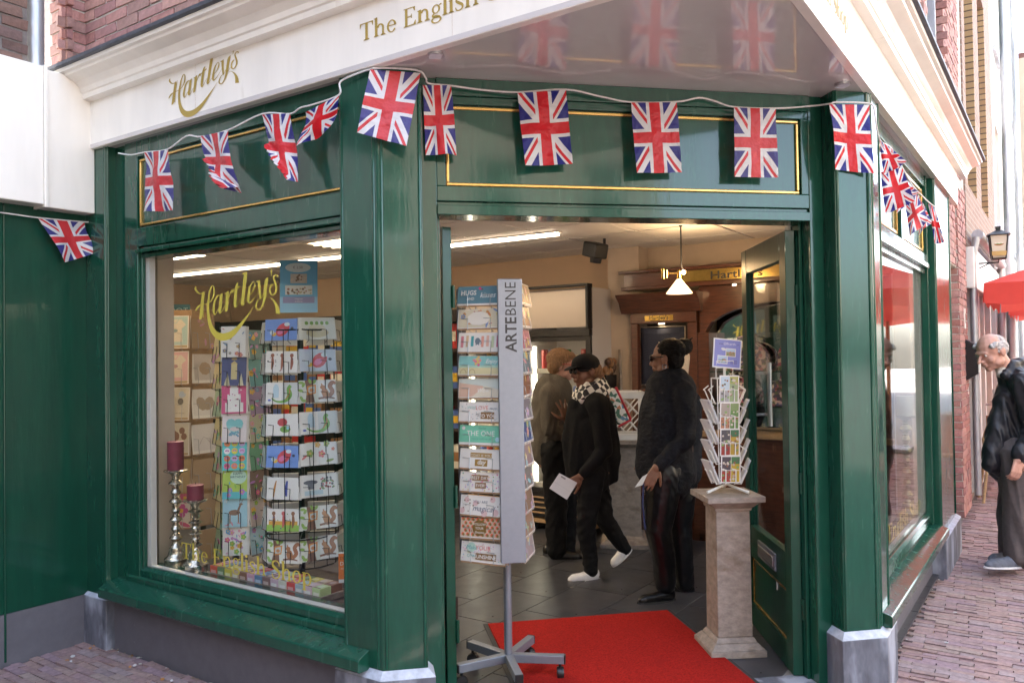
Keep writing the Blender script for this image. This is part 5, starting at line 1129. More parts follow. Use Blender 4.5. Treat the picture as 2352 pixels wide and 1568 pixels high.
SIDEC = [(.25, .14, .06), (.2, .08, .05), (.42, .14, .18), (.16, .2, .22), (.25, .11, .06), (.22, .2, .22), (.06, .1, .24), (.35, .25, .25), (.24, .22, .2), (.26, .17, .11), (.32, .2, .13), (.36, .28, .28)]
for i in range(12):
    z = z0r+(z1r-z0r)*i/11+.005; Mc = MBs @ T((.005, -.01, z)) @ RX(-10); c = SIDEC[i]
    card(Mc, LBs*.92, .10, 'stack of cards seen from its edge, %s row on the side of the grey stand' % ORD[i], lambda a, r: (a.rect(.04, .96, .05, .96, c), a.flowers(r, 4, PAST, .12)), rnd, 6, WH, (.6, .5, .42), 'edge-on cards on the grey stand', .001)
    o = bpy.data.objects.new('wire_pocket', pm2); COL.objects.link(o); o.parent = st; o.matrix_basis = pi_ @ Mc
# second grey stand: only a castored leg shows behind the pillar
lg = empty('castor_base', T(hitZ(1047, 1478, FZ)), 'castor and leg of another stand half hidden behind the door jamb', 'stand base')
b = MB(); b.box(-.25, .0, -.02, .02, .05, .09); b.build('leg', 'aluminium', lg, bevel=.003); b = MB(); b.lathe([(.03, -.015), (.03, .015)], 16, (-.01, 0, .03), axis=Matrix.Rotation(math.pi/2, 3, 'X')); b.build('castor', 'black_plastic', lg, 40)
# ------------------------------------------------ white postcard spinner on the pedestal
PZ = FZ+.816; sx_, sy_ = 1.885, 3.985
ws = empty('postcard_spinner', T((sx_, sy_, PZ)) @ RZ(-8), 'white wire postcard spinner on the wooden pedestal by the door', 'card stand')
b = MB()
for a in (200, 320, 80): d = Vector((math.cos(math.radians(a)), math.sin(math.radians(a)), 0)); b.tube([(0, 0, .045), d*.11+Vector((0, 0, .012))], .007, 8); b.tube([d*.105+Vector((0, 0, .013)), d*.122+Vector((0, 0, .010))], .0085, 8)
b.build('tripod_foot', 'wire_white', ws, 40)
b = MB(); b.tube([(0, 0, .04), (0, 0, .66)], .007, 8)
for x in (-.055, .055):
    for y in (-.055, .055): b.tube([(x, y, .06), (x, y, .60)], .003, 6)
for z in (.06, .60): b.tube([(-.055, -.055, z), (.055, -.055, z), (.055, .055, z), (-.055, .055, z)], .003, 6, close=True)
b.tube([(-.045, 0, .60), (-.045, 0, .655), (.045, 0, .655), (.045, 0, .60)], .003, 6); b.tube([(-.045, -.01, .65), (-.045, -.012, .69), (.045, -.012, .69), (.045, -.01, .65)], .0028, 6)
b.build('wire_frame', 'wire_white', ws)
M_ws = T((sx_, sy_, PZ)) @ RZ(-8)
sgn = empty('header_sign', M_ws @ T((-.068, -.014, .66)) @ RX(-6) @ RY(6), 'lilac header sign for picture postcards on top of the white spinner', 'sign')
b = MB(); b.box(0, .15, 0, .004, 0, .155, (.8, .8, .8)); a = Art(b, .15, .155)
a.rect(.04, .96, .04, .96, (.24, .26, .62)); a.text('www.', .28, .80, .07, (.05, .05, .1)); a.text('QBcards', .56, .80, .12, (.75, .78, .85), -.004, .2); a.text('.nl', .86, .80, .07, (.05, .05, .1)); a.dot(.36, .64, .09, (.7, .72, .74), .05, -.2)
for x0, z0, c in ((.44, .40, (.35, .3, .2)), (.16, .14, (.3, .42, .6))): a.rect(x0, x0+.36, z0, z0+.28, WH); a.rect(x0+.02, x0+.34, z0+.02, z0+.26, c); a.rect(x0+.02, x0+.34, z0+.16, z0+.26, (.45, .58, .75)); a.confetti(rnd, 10, [(.4, .2, .1), (.15, .15, .12), (.2, .3, .12)], .03, (x0+.05, x0+.31, z0+.05, z0+.15))
for k in range(4): a.rect(.62, .86, .16+.035*k, .172+.035*k, (.1, .1, .3))
b.build('board', 'print', sgn)
pw_ = pocket_mesh(.105, .145, .02, .0032, mat_='wire_white')
PC = [[(.5, .62, .7), (.3, .4, .2), (.35, .35, .36), (.4, .4, .1)], [(.35, .3, .25), (.12, .25, .06), (.45, .2, .1), (.2, .3, .1)], [(.06, .06, .07), (.45, .3, .03), (.3, .03, .02), (.04, .15, .06)], [(.06, .05, .06), (.5, .35, .02), (.35, .04, .02), (.05, .18, .06)]]
def art_pc(i):
    def f(a, r):
        if i is None:
            a.rect(.78, .92, .84, .95, (.45, .5, .6)); return
        c = PC[i]; a.rect(.05, .95, .04, .96, c[0]); a.rect(.52, .95, .04, .96, c[1]); a.rect(.05, .50, .04, .44, c[2]); a.rect(.52, .95, .70, .96, c[3]); a.confetti(r, 26, [(.5, .4, .3), (.1, .1, .08), (.6, .55, .45), (.25, .1, .05), (.2, .35, .1)], .06, (.1, .9, .08, .9)); a.rect(.495, .515, .04, .96, WH); a.rect(.05, .95, .455, .475, WH)
    return f
for sd, nm in ((0, 'front'), (1, 'right side'), (3, 'left side')):
    for r_ in range(4 if sd == 0 else 5):
        z = (.475-.138*r_) if sd == 0 else .475-.105*r_; Mf = M_ws @ RZ(90*sd+(12 if sd == 3 else -12 if sd else 0)) @ T((-.052, -.068, z)) @ RX(24 if sd else 5)
        if not (sd and r_ == 0): card(Mf @ T((0, 0, .0)), .102, .142 if sd == 0 else .13, ('picture postcard in the %s row on the front of the white spinner' if sd == 0 else 'postcard seen from behind in the %s row on the %s of the white spinner') % ((ORD[r_],) if sd == 0 else (ORD[r_], nm)), art_pc(r_ if sd == 0 else None), rnd, 2, (.75, .76, .77) if sd else WH, None, 'postcards on the white spinner', .001)
        o = bpy.data.objects.new('wire_pocket', pw_); COL.objects.link(o); o.parent = ws; o.matrix_basis = (T((sx_, sy_, PZ)) @ RZ(-8)).inverted() @ Mf
# ------------------------------------------------ racks behind the left window
def rack_column(rack, inv, Mc, w, h, dz, rows, arts, labels, group, pmesh, tilt=-8, env=None, z0=0., n=4):
    for i in range(rows):
        M = Mc @ T((0, 0, z0-dz*i)) @ RX(tilt)
        if arts[i] is not None: card(M, w, h, labels[i], arts[i], rnd, n, WH, env, group, pale=.06)
        o = bpy.data.objects.new('wire_pocket', pmesh); COL.objects.link(o); o.parent = rack; o.matrix_basis = inv @ M
def frame_at(px0, px1, py, Y0, Y1): return face_frame(hitY(px0, py, Y0), hitY(px1, py, Y1))
# rack with animal cards (nearest the pillar)
Yr = 4.28; cR = hitY(692, 1000, Yr+.20); r3 = empty('animal_card_rack', T((cR.x, cR.y, FZ)), 'black wire card spinner with animal cards behind the left window', 'card stand', 'card spinners in the window'); i3 = T((-cR.x, -cR.y, -FZ))
b = MB(); b.tube([(0, 0, .02), (0, 0, 1.75)], .016, 10)
for z in (.47, .62, 1.70):
    b.tube([(.19*math.cos(k*.5236), .19*math.sin(k*.5236), z) for k in range(12)], .004, 6, close=True)
    for k in range(4): b.tube([(0, 0, z), (.19*math.cos(k*1.57), .19*math.sin(k*1.57), z)], .003, 5)
for k in range(16): b.tube([(.19*math.cos(k*.3927), .19*math.sin(k*.3927), .47), (.19*math.cos(k*.3927), .19*math.sin(k*.3927), 1.70)], .0022, 5)
b.build('wire_frame', 'wire_black', r3)
b = MB(); b.lathe([(.26, 0), (.26, .012), (.04, .03)], 24); b.build('foot', 'fridge_black', r3, 40)
dz3 = hitY(650, 731, Yr).z-hitY(650, 804, Yr).z; ztop3 = hitY(650, 782, Yr).z
Ma, La = frame_at(610, 684, 1000, Yr+.06, Yr); Mb, Lb = frame_at(690, 774, 1000, Yr, Yr+.08); Mg, Lg = frame_at(776, 800, 1000, Yr+.09, Yr+.26); Mh, Lh = frame_at(598, 614, 1000, Yr+.22, Yr+.08)
p3a, p3b = pocket_mesh(La, .11, .03, .0019, mat_='wire_black'), pocket_mesh(Lb, .11, .03, .0019, mat_='wire_black')
AN = [(.3, .12, .05), (.1, .1, .3), (.6, .1, .1), (.2, .4, .08), (.7, .45, .05)]
def mk(fn): return lambda a, r: fn(a, r)
aL = [('a red bird on blue', mk(lambda a, r: bird(a))), ('small insects and a notebook', mk(lambda a, r: simple_animals(a, r, [(.05, .05, .05), (.35, .1, .05)]))), ('a green chameleon and a blue bottle', mk(lambda a, r: lizard(a))), ('a frog under a red umbrella', mk(lambda a, r: (a.dot(.5, .62, .16, (.55, .05, .06), .12), a.dot(.6, .3, .17, (.2, .42, .08), .10), a.dot(.68, .36, .05, (.3, .6, .7))))), ('a lower red bird on blue', mk(lambda a, r: bird(a))), ('a giraffe and a tall blue figure', mk(lambda a, r: (a.line([(.22, .1, .03), (.24, .5, .06), (.28, .85, .03)], (.6, .25, .03)), a.line([(.62, .15, .05), (.6, .5, .09), (.62, .85, .05)], (.05, .08, .4))))), ('animals behind an orange fence in grass', mk(lambda a, r: (a.rect(0, 1, 0, .28, (.3, .55, .08)), a.rect(.06, .95, .28, .45, (.75, .4, .05)), simple_animals(a, r, AN)))), ('a squirrel in the bottom row', mk(lambda a, r: squirrel(a)))]
aR = [('a birthday cake with little frogs', mk(lambda a, r: (a.rect(0, 1, 0, 1, (.74, .74, .64)), a.dot(.5, .3, .32, (.62, .55, .32), .13), a.dot(.5, .5, .24, (.7, .64, .45), .12), [a.dot(.22+.14*k, .74, .05, (.2, .4, .05)) for k in range(5)]))), ('a pale red bird on light blue', mk(lambda a, r: fox(a))), ('a squirrel painting a portrait', mk(lambda a, r: squirrel(a))), ('a chameleon and a bottle', mk(lambda a, r: lizard(a))), ('splashes of orange fruit', mk(lambda a, r: (a.flowers(r, 7, [(.75, .4, .04), (.7, .15, .15), (.3, .4, .08)], .1), a.rect(.5, .505, 0, 1, (.5, .5, .5))))), ('a hat and a heap of berries', mk(lambda a, r: (a.dot(.28, .66, .2, (.10, .10, .13), .06), a.rect(.2, .36, .36, .62, (.14, .14, .17)), a.confetti(r, 40, [(.45, .05, .08), (.2, .3, .1), (.1, .1, .12)], .03, (.52, .92, .3, .85)), a.rect(.1, .6, .1, .3, (.5, .65, .72))))), ('a squirrel, second from the bottom', mk(lambda a, r: squirrel(a))), ('a squirrel at the very bottom', mk(lambda a, r: squirrel(a)))]
rack_column(r3, i3, Ma, La, .112, dz3, 8, [x[1] for x in aL], ['animal card with %s, left column of window spinner' % x[0] for x in aL], 'animal cards in the window', p3a, z0=ztop3)
rack_column(r3, i3, Mb, Lb, .116, dz3, 8, [x[1] for x in aR], ['animal card with %s, right column of window spinner' % x[0] for x in aR], 'animal cards in the window', p3b, z0=ztop3+.004)
blank = lambda a, r: a.rect(.05, .95, .05, .95, r.choice([(.6, .58, .5), (.5, .45, .45), (.45, .5, .4)]))
rack_column(r3, i3, Mg, Lg, .112, dz3, 8, [blank]*8, ['edge-on card stack in the %s row next to the pillar, window spinner' % ORD[i] for i in range(8)], 'animal cards in the window', p3a, z0=ztop3, n=6)
rack_column(r3, i3, Mh, Lh, .112, dz3, 8, [blank]*8, ['edge-on card stack in the %s row on the left flank of the animal card spinner' % ORD[i] for i in range(8)], 'animal cards in the window', p3a, z0=ztop3-.01, n=5)
for s_, wd_ in ((.02, .15), (-.17, .15)):      # blank backs of the cards on the far side
    for i in range(8):
        o = card(T((cR.x+s_, cR.y+.17, ztop3-dz3*i-.02)) @ RX(8), wd_, .11, 'blank white card back on the far side of the animal spinner, %s row, %s' % (ORD[i], 'right' if s_ > 0 else 'left'), lambda a, r: None, rnd, 2, WH, None, 'animal cards in the window', .001)
ps_ = empty('poster', T(hitY(643, 718, Yr+.1)) @ RZ(-4) @ RX(-3), 'blue price poster above the animal card spinner', 'poster')
pw2, ph2 = (hitY(730, 718, Yr+.1)-hitY(643, 718, Yr+.1)).length, hitY(643, 597, Yr+.1).z-hitY(643, 718, Yr+.1).z
b = MB(); b.box(0, pw2, 0, .003, 0, ph2, (.12, .38, .62)); a = Art(b, pw2, ph2); a.rect(0, 1, .0, .3, (.3, .55, .74)); a.rect(0, 1, .3, .55, (.16, .44, .66)); a.dot(.48, .86, .34, (.62, .68, .70), .13, 0, 20); a.text('€ 2,50', .48, .84, .07, (.12, .1, .12)); a.rect(.28, .72, .56, .74, (.5, .45, .4)); a.confetti(rnd, 20, [(.2, .12, .08), (.6, .5, .4)], .03, (.3, .7, .58, .72)); a.rect(.14, .86, .34, .52, (.72, .72, .68)); a.confetti(rnd, 26, [(.2, .15, .1), (.4, .2, .15), (.5, .45, .3)], .03, (.18, .82, .36, .48)); a.rect(.08, .92, .18, .30, (.30, .28, .45)); a.text('Vraag naar', .5, .25, .035, WH); a.text('de kaarten', .5, .20, .035, WH)
b.build('sheet', 'print', ps_)
# tall tower of birthday cards
Yt = 4.72; cT = hitY(540, 1000, Yt+.13); r2 = empty('birthday_card_tower', T((cT.x, cT.y, FZ)), 'black wire tower of birthday cards in the middle of the left window', 'card stand', 'card spinners in the window'); i2 = T((-cT.x, -cT.y, -FZ))
Mf2, Lf2 = frame_at(509, 566, 1000, Yt, Yt-.01); Ml2, Ll2 = frame_at(487, 508, 1000, Yt+.20, Yt+.02); Mr2, Lr2 = frame_at(576, 622, 1000, Yt+.02, Yt+.14)
b = MB(); b.tube([(0, 0, .02), (0, 0, 1.72)], .018, 10)
for x in (-.07, .07):
    for y in (-.07, .07): b.tube([(x, y, .42), (x, y, 1.74)], .003, 6)
for k in range(11): b.tube([(-.07, -.07, .43+k*.13), (.07, -.07, .43+k*.13), (.07, .07, .43+k*.13), (-.07, .07, .43+k*.13)], .002, 5, close=True)
b.build('wire_frame', 'wire_black', r2); b = MB(); b.lathe([(.24, 0), (.24, .012), (.03, .03)], 24); b.build('foot', 'fridge_black', r2, 40)
dz2 = (hitY(540, 815, Yt).z-hitY(540, 1275, Yt).z)/9; zt2 = hitY(540, 820, Yt).z
def bfly(a, r):
    a.rect(0, 1, 0, 1, (.08, .55, .55))
    for i in range(3):
        for j in range(4):
            c = r.choice([(.8, .25, .08), (.85, .82, .8), (.75, .12, .3), (.7, .6, .04), (.55, .4, .7)]); x, z = .2+.3*i, .14+.24*j; a.dot(x, z, .13, c, .13, 0, 12); k = r.choice([(.3, .12, .05), (.5, .2, .4)]); a.dot(x-.04, z+.01, .05, k, .035, .6); a.dot(x+.04, z+.01, .05, k, .035, -.6)
aF = [('cats and dogs', lambda a, r: a.flowers(r, 16, [(.2, .2, .25), (.45, .3, .2), (.6, .2, .2), (.2, .35, .5)], .1)), ('a gold clock on midnight blue', lambda a, r: (a.rect(0, 1, 0, .94, (.04, .05, .18)), a.rect(.38, .62, .2, .7, (.55, .45, .2)), a.poly([(.35, .7), (.65, .7), (.5, .8)], (.5, .38, .12)), a.dot(.5, .86, .12, (.4, .3, .12), .06), a.poly([(.1, 0), (.35, 0), (.25, .4)], (.6, .55, .35)), a.poly([(.68, 0), (.9, 0), (.8, .4)], (.62, .58, .4)))), ('a white wedding cake on pink', lambda a, r: (a.rect(0, 1, 0, .96, (.62, .06, .2)), a.rect(.15, .88, .05, .35, WH), a.rect(.24, .78, .35, .62, WH), a.rect(.34, .68, .62, .84, WH), a.dot(.5, .86, .14, WH), a.confetti(r, 14, [(.5, .1, .25), (.7, .6, .6)], .03, (.2, .8, .08, .8)))), ('a turquoise floral heart', lambda a, r: (a.rect(0, 1, 0, 1, (.76, .68, .66)), a.dot(.35, .6, .2, (.2, .55, .55)), a.dot(.65, .6, .2, (.2, .55, .55)), a.poly([(.15, .52), (.85, .52), (.5, .2)], (.3, .6, .58)), a.dot(.5, .42, .2, (.75, .62, .58), .09), a.confetti(r, 14, [(.15, .35, .45)], .04, (.3, .7, .2, .35)))), ('rows of round butterflies', bfly), ('HAPPY BIRTHDAY and bright birds', lambda a, r: (a.rect(0, 1, 0, 1, (.42, .58, .08)), a.dot(.64, .7, .34, (.5, .72, .55), .3, 0, 16), a.text('HAPPY', .62, .76, .1, (.05, .1, .12), .01), a.text('BIRTHDAY', .62, .66, .1, (.05, .1, .12), .01), a.rect(0, 1, 0, .22, (.1, .5, .55)), a.flowers(r, 7, BRIGHT, .12, (.1, .9, .1, .5)))), ('a brown deer on light blue', lambda a, r: (a.rect(0, 1, 0, 1, (.36, .60, .68)), a.dot(.48, .46, .24, (.26, .14, .08), .12), a.rect(.28, .33, .12, .42, (.26, .14, .08)), a.rect(.62, .67, .12, .42, (.26, .14, .08)), a.line([(.62, .5, .09), (.70, .66, .08), (.74, .72, .05)], (.26, .14, .08)), a.dot(.74, .72, .08, (.26, .14, .08), .05), a.line([(.76, .76, .02), (.84, .9, .015)], (.2, .12, .08)), a.line([(.70, .76, .02), (.68, .92, .015)], (.2, .12, .08)), a.flowers(r, 4, [(.7, .25, .3)], .1, (.1, .9, .03, .14)))), ('bright flowers on white', lambda a, r: a.flowers(r, 24, BRIGHT, .11))]
pf2 = pocket_mesh(Lf2, .16, .03, .002, mat_='wire_black'); hF = dz2*1.22
seq = [aF[0], aF[1], aF[2], aF[3], aF[4], aF[5], aF[6], aF[7]]
dz2 = (hitY(540, 822, Yt).z-hitY(540, 1277, Yt).z)/7; hF = dz2*1.1
rack_column(r2, i2, Mf2, Lf2, hF, dz2, 8, [x[1] for x in seq], ['tall card with %s on the front of the card tower' % x[0] for x in seq], 'cards on the card tower', pf2, -6, z0=zt2)
rack_column(r2, i2, Ml2, Ll2, hF*.95, dz2, 8, [lambda a, r: (a.rect(0, 1, 0, 1, r.choice(PAST)), a.flowers(r, 4, BRIGHT, .15))]*8, ['edge-on card stack in the %s row on the left flank of the card tower' % ORD[i] for i in range(8)], 'cards on the card tower', pf2, -9, z0=zt2-.02, n=6)
TC = [(.15, .3, .3), (.1, .35, .38), (.3, .2, .35), (.5, .5, .35), (.12, .35, .2), (.2, .13, .1), (.5, .42, .4), (.42, .62, .72)]
rack_column(r2, i2, Mr2, Lr2, hF*.95, dz2, 8, [(lambda c: lambda a, r: (a.rect(0, 1, 0, 1, c), a.flowers(r, 9, BRIGHT, .12)))(c) for c in TC], ['colourful card in the %s row on the right flank of the card tower' % ORD[i] for i in range(8)], 'cards on the card tower', pf2, -7, z0=zt2-.01)
# brown rack of baby cards
Yb = 5.35; cB = hitY(435, 1000, Yb+.15); r1 = empty('baby_card_rack', T((cB.x, cB.y, FZ)), 'brown cardboard rack of baby cards at the left edge of the window', 'card stand', 'card spinners in the window'); i1 = T((-cB.x, -cB.y, -FZ))
Ma1, La1 = frame_at(372, 434, 1000, Yb, Yb-.02); Mb1, Lb1 = frame_at(443, 498, 1000, Yb+.01, Yb+.12)
zT1, zB1 = hitY(400, 722, Yb).z, hitY(400, 1205, Yb).z
for M_, L_ in ((Ma1, La1), (Mb1, Lb1)):
    b = MB(); b.M = i1 @ M_; b.box(-.005, L_+.005, .05, .06, zB1-.02, zT1+.03); b.build('back_board', 'kraft', r1)
b = MB(); b.tube([(-.1, .0, 0), (-.1, 0, zT1)], .018, 8); b.tube([(.08, .0, 0), (.08, 0, zT1)], .018, 8); b.build('post', 'fridge_black', r1); b = MB(); b.box(-.25, .25, -.1, .25, 0, .03); b.build('foot', 'fridge_black', r1)
hs = empty('name_board', T(hitY(352, 727, Yb+.05)), 'teal name board reading HOOT above the baby card rack', 'sign'); wq = (hitY(436, 727, Yb+.05)-hitY(352, 727, Yb+.05)).length; hq = hitY(352, 699, Yb+.05).z-hitY(352, 727, Yb+.05).z
b = MB(); b.box(0, wq, 0, .01, 0, hq, (.015, .10, .14)); a = Art(b, wq, hq); a.text('HOOT', .60, .28, .62, (.35, .5, .55), -.01, 0, 1.1); b.build('board', 'print', hs)
def baby(c):
    def f(a, r): a.rect(.04, .96, .10, .97, c); a.poly([(.22, .2), (.78, .2), (.74, .6), (.9, .72), (.72, .88), (.28, .88), (.1, .72), (.26, .6)], (.70, .66, .56)); a.line([(.38, .88, .03), (.5, .76, .03), (.62, .88, .03)], c); a.dot(.5, .54, .10, tuple(x*.6 for x in c), .07); a.rect(.04, .96, .02, .09, (.50, .38, .2))
    return f
def balloons(c):
    def f(a, r): a.rect(.04, .96, .10, .97, (.68, .64, .52)); [a.dot(r.uniform(.15, .85), r.uniform(.55, .9), .11, r.choice(c), .13) for _ in range(7)]; a.rect(.04, .96, .02, .09, (.50, .38, .2)); a.text('Hoera, een meisje!' if c[0][0] > .5 else 'Hoera, een jongen!', .55, .2, .06, (.25, .2, .12), 0, .3)
    return f
pb1 = pocket_mesh(La1, .19, .03, .002)
dzb = (hitY(400, 722, Yb).z-hitY(400, 804, Yb).z); hb = dzb*.92
rack_column(r1, i1, Ma1, La1, hb, dzb, 6, [baby((.42, .62, .62)), baby((.72, .45, .48)), balloons([(.42, .52, .66), (.66, .6, .45), (.12, .1, .08)]), balloons([(.68, .45, .55), (.66, .6, .45), (.25, .12, .08)]), lambda a, r: a.rect(0, 1, 0, 1, (.46, .34, .16)), lambda a, r: (a.rect(0, 1, 0, 1, (.72, .68, .66)), a.flowers(r, 5, [(.6, .08, .25), (.5, .05, .3)], .26))], ['baby card with a %s, left column of the brown rack' % n for n in ('pale blue romper', 'pink romper', 'bunch of blue balloons', 'bunch of pink balloons')]+['empty tan card holder behind the tall candle', 'card with large pink poppies behind the tall candlestick'], 'cards on the brown rack', pb1, -6, KR, z0=hitY(400, 800, Yb).z)
rack_column(r1, i1, Mb1, Lb1, hb*.9, dzb, 7, [lambda a, r: (a.rect(0, 1, 0, 1, (.42, .28, .16)), a.flowers(r, 5, [(.6, .3, .4), (.5, .4, .3)], .14)), lambda a, r: (a.rect(.1, 1, .1, 1, (.6, .55, .52)), a.dot(.55, .5, .25, (.42, .3, .2))), lambda a, r: (a.rect(.05, 1, .1, 1, (.72, .7, .68)), a.dot(.4, .5, .2, (.4, .3, .2), .28, .5), a.dot(.7, .5, .2, (.4, .3, .2), .28, -.5)), lambda a, r: (a.rect(.05, 1, .1, 1, (.7, .68, .68)), a.line([(.3, .3, .02), (.5, .55, .02), (.75, .35, .02)], (.4, .35, .4)))]+[lambda a, r: a.rect(0, 1, 0, 1, (.42, .28, .16))]*3, ['card with %s, right column of the brown rack' % n for n in ('dried flowers', 'a shell', 'a brown butterfly', 'a bicycle sketch')]+['empty kraft holder %s in the right column of the brown rack' % n for n in ('fifth from top', 'sixth from top', 'at the bottom')], 'cards on the brown rack', pb1, -6, KR, z0=hitY(470, 798, Yb).z)
# ------------------------------------------------ on the window board
WB = .435
wb_ = boxes('window_board', 'dark_wood', shop, ML, [LB(2.42, 4.10, 2.546, 3.05, .30, WB)], .003)
def stick(px, py, ht, cr, ch, label, m='silver_old', cm='candle_red', P=None):
    P = P or hitZ(px, py, WB+.002)
    e = empty('candlestick', T(P), label, 'candlestick', 'candlesticks on the window boards')
    pr = [(.066, 0), (.068, .006), (.062, .012), (.060, .05), (.064, .058), (.060, .066), (.046, .075), (.036, .105), (.038, .115), (.032, .125), (.019, .14), (.016, .15)]
    z = .15; u = (ht-.06-z)/7
    for k in range(7):
        f_ = (.036, .026, .034, .024, .036, .028, .040)[k]; pr += [(.016, z+u*.08), (f_*.7, z+u*.22), (f_, z+u*.42), (f_*.82, z+u*.6), (.017, z+u*.82), (.023, z+u*.9), (.015, z+u)]; z += u
    pr += [(.02, z+.01), (.03, z+.025), (.060, z+.035), (.063, z+.042), (.058, z+.046)]
    b = MB(); b.lathe(pr, 28); b.build('stem', m, e, 50)
    b = MB(); b.lathe([(cr, z+.0465), (cr, z+.043+ch), (cr*.8, z+.047+ch), (cr*.3, z+.044+ch)], 24); b.build('candle', cm, e, 40)
    b = MB(); b.tube([(0, 0, z+.043+ch), (.002, 0, z+.058+ch)], .0015, 5); b.build('wick', 'black_plastic', e)
zc = hitY(395, 1070, 4.78).z-WB; zc2 = hitY(445, 1137, 4.62).z-WB
stick(405, 1306, zc, .043, .155, 'tall silvery candlestick with tall dark red candle in the left window'); stick(450, 1320, zc2, .043, .078, 'shorter silvery candlestick with short dark red candle in the left window')
stick(0, 0, .72, .055, .13, 'bronze candlestick with white candle in the right window', 'brass_old', 'candle_white', MR @ Vector((5.92, .885, .44)))
boxes('window_board', 'white_paint', shop, MR, [(4.2, 6.1, .851, 1.25, .36, .438)], .003)
tr = empty('wooden_tray', ML @ T((-3.33, 2.70, WB)), 'grey wooden tray of small boxes on the window board', 'tray')
ME('tray_frame', 'grey_wood', tr, (-.43, .43, -.075, .075, 0, .012), (-.43, .43, -.085, -.0755, 0, .03), (-.43, .43, .0755, .085, 0, .03), (-.44, -.4305, -.085, .085, 0, .03), (.4305, .44, -.085, .085, 0, .03), bevel=.002)
TB = [(.75, .12, .06), (.18, .27, .12), (.7, .6, .08), (.62, .48, .34), (.3, .14, .09), (.68, .4, .52), (.16, .3, .5), (.3, .18, .17), (.66, .5, .6), (.7, .7, .6), (.75, .08, .07), (.45, .6, .66), (.75, .55, .6), (.55, .7, .35)]
TN = ['orange red', 'olive', 'yellow', 'tan', 'brown', 'pink', 'blue', 'maroon', 'lilac', 'cream', 'red', 'light blue', 'rose', 'lime']
for r_ in range(2):
    for k in range(14):
        c = TB[(k+(5 if r_ else 0)) % 14]; b = MB(); b.box(-.0285, .0285, -.034, .034, 0, .05, c); b.quad((-.02, -.0346, .012), (.02, -.0346, .012), (.02, -.0346, .03), (-.02, -.0346, .03), tuple(min(.82, x+.35) for x in c)); b.disc((0, 0, .0505), (.018, 0, 0), (0, .018, 0), 10, tuple(min(.8, .3+x*.7) for x in c)); b.quad((-.024, -.03, .0503), (.024, -.03, .0503), (.02, -.02, .0503), (-.02, -.02, .0503), (.2, .1, .1))
        o = b.build('small_box', 'silk', None, bevel=.0015); o.matrix_basis = ML @ T((-3.33-.395+.0605*k, 2.70+(-.036 if r_ == 0 else .036), WB+.013)) @ RZ(rnd.uniform(-2, 2))
        tag(o, '%s box, %s row of the wooden tray, %s from the left' % (TN[(k+(5 if r_ else 0)) % 14], 'front' if r_ == 0 else 'back', NUM[k]), 'box', 'small boxes in the tray')
PO = hitY(778, 1338, 3.86); ob = empty('price_card', T(PO), 'orange printed card partly hidden by the left pillar', 'sign'); b = MB(); b.box(0, .13, 0, .03, .0, .135, (.78, .78, .76)); a = Art(b, .13, .135); a.rect(0, 1, .12, 1, (.78, .20, .03)); a.text('DE', .14, .80, .14, (.12, .05, .03)); a.text('DI', .14, .60, .18, WH, .01); a.text('AAN', .16, .46, .08, WH); b.build('board', 'print', ob)
# ------------------------------------------------ bunting
mat('tape', (.72, .70, .68), .7, noise=(60, .1))
def bunting(pts, label):
    b = MB(); p = [tuple(v) for v in pts]; q = [Vector(x) for x in spline([tuple(v) for v in p], 5)]
    b.tube(q, .0040, 6); return tag(b.build('bunting_cord', 'tape', None, 40), label, 'cord', 'white cords of the bunting')
def flag(c, label, wave=.012, seed=0, curl=0., fold=0.):
    """c: four corners, top left, top right, bottom right, bottom left (seen from the street)"""
    r = random.Random(seed); nx, nz = 12, 18; b = MB(); uv = []; a, d, e, f = [Vector(v) for v in c]; nrm = (d-a).cross(f-a).normalized(); ph = r.uniform(0, 6)
    hd = ((d-a)+(e-f)).normalized()
    for j in range(nz+1):
        v = j/nz
        for i in range(nx+1):
            u = i/nx; P = (a*(1-u)+d*u)*(1-v)+(f*(1-u)+e*u)*v
            nz_ = noise.noise(P*9+Vector((seed*3.1, 0, 0)))*.010+noise.noise(P*26)*.004
            P = P+nrm*(nz_*min(1, v*4)+wave*math.sin(ph+u*5+v*3.2)*v**.6+.5*wave*math.sin(ph*2+u*9-v*5)*v)
            k = max(0, v-.45)/.55
            if curl:      # one lower corner rolls over towards the street
                s_ = (u if curl > 0 else 1-u); w_ = max(0, s_-(1-k*.75)); P = P-hd*(1 if curl > 0 else -1)*w_*1.5*(d-a).length*abs(curl)-nrm*math.sin(min(w_*4, 1)*3.1)*.05
            b.v.append(P); uv.append((v, u))
    for j in range(nz):
        for i in range(nx): n_ = j*(nx+1)+i; b.f.append([n_, n_+nx+1, n_+nx+2, n_+1]); b.c.append((1, 1, 1))
    b.uv = uv; o = b.build('union_flag', 'flag', None, True); return tag(o, label, 'flag', 'Union flags of the bunting')
HL = lambda px, py, q: ML @ hitL(px, py, q)
HR = lambda px, py, q: MR @ hitR(px, py, q)
DY = 3.36
def FD(L_, y, label, **k): flag([hitY(x, z, y) for x, z in L_], label, **k)
def FL(L_, q, label, **k): flag([HL(x, z, q) for x, z in L_], label, **k)
bunting([HL(272, 352, 2.40), HL(300, 356, 2.40), HL(333, 350, 2.39), HL(385, 343, 2.39), HL(428, 313, 2.40), HL(462, 314, 2.40), HL(524, 299, 2.40), HL(602, 262, 2.40), HL(665, 262, 2.40), HL(690, 248, 2.39), HL(720, 240, 2.39), HL(779, 218, 2.39), HL(782, 188, 2.405), HL(830, 166, 2.41), HL(856, 158, 2.415)], 'white bunting cord along the left window and over the left pillar')
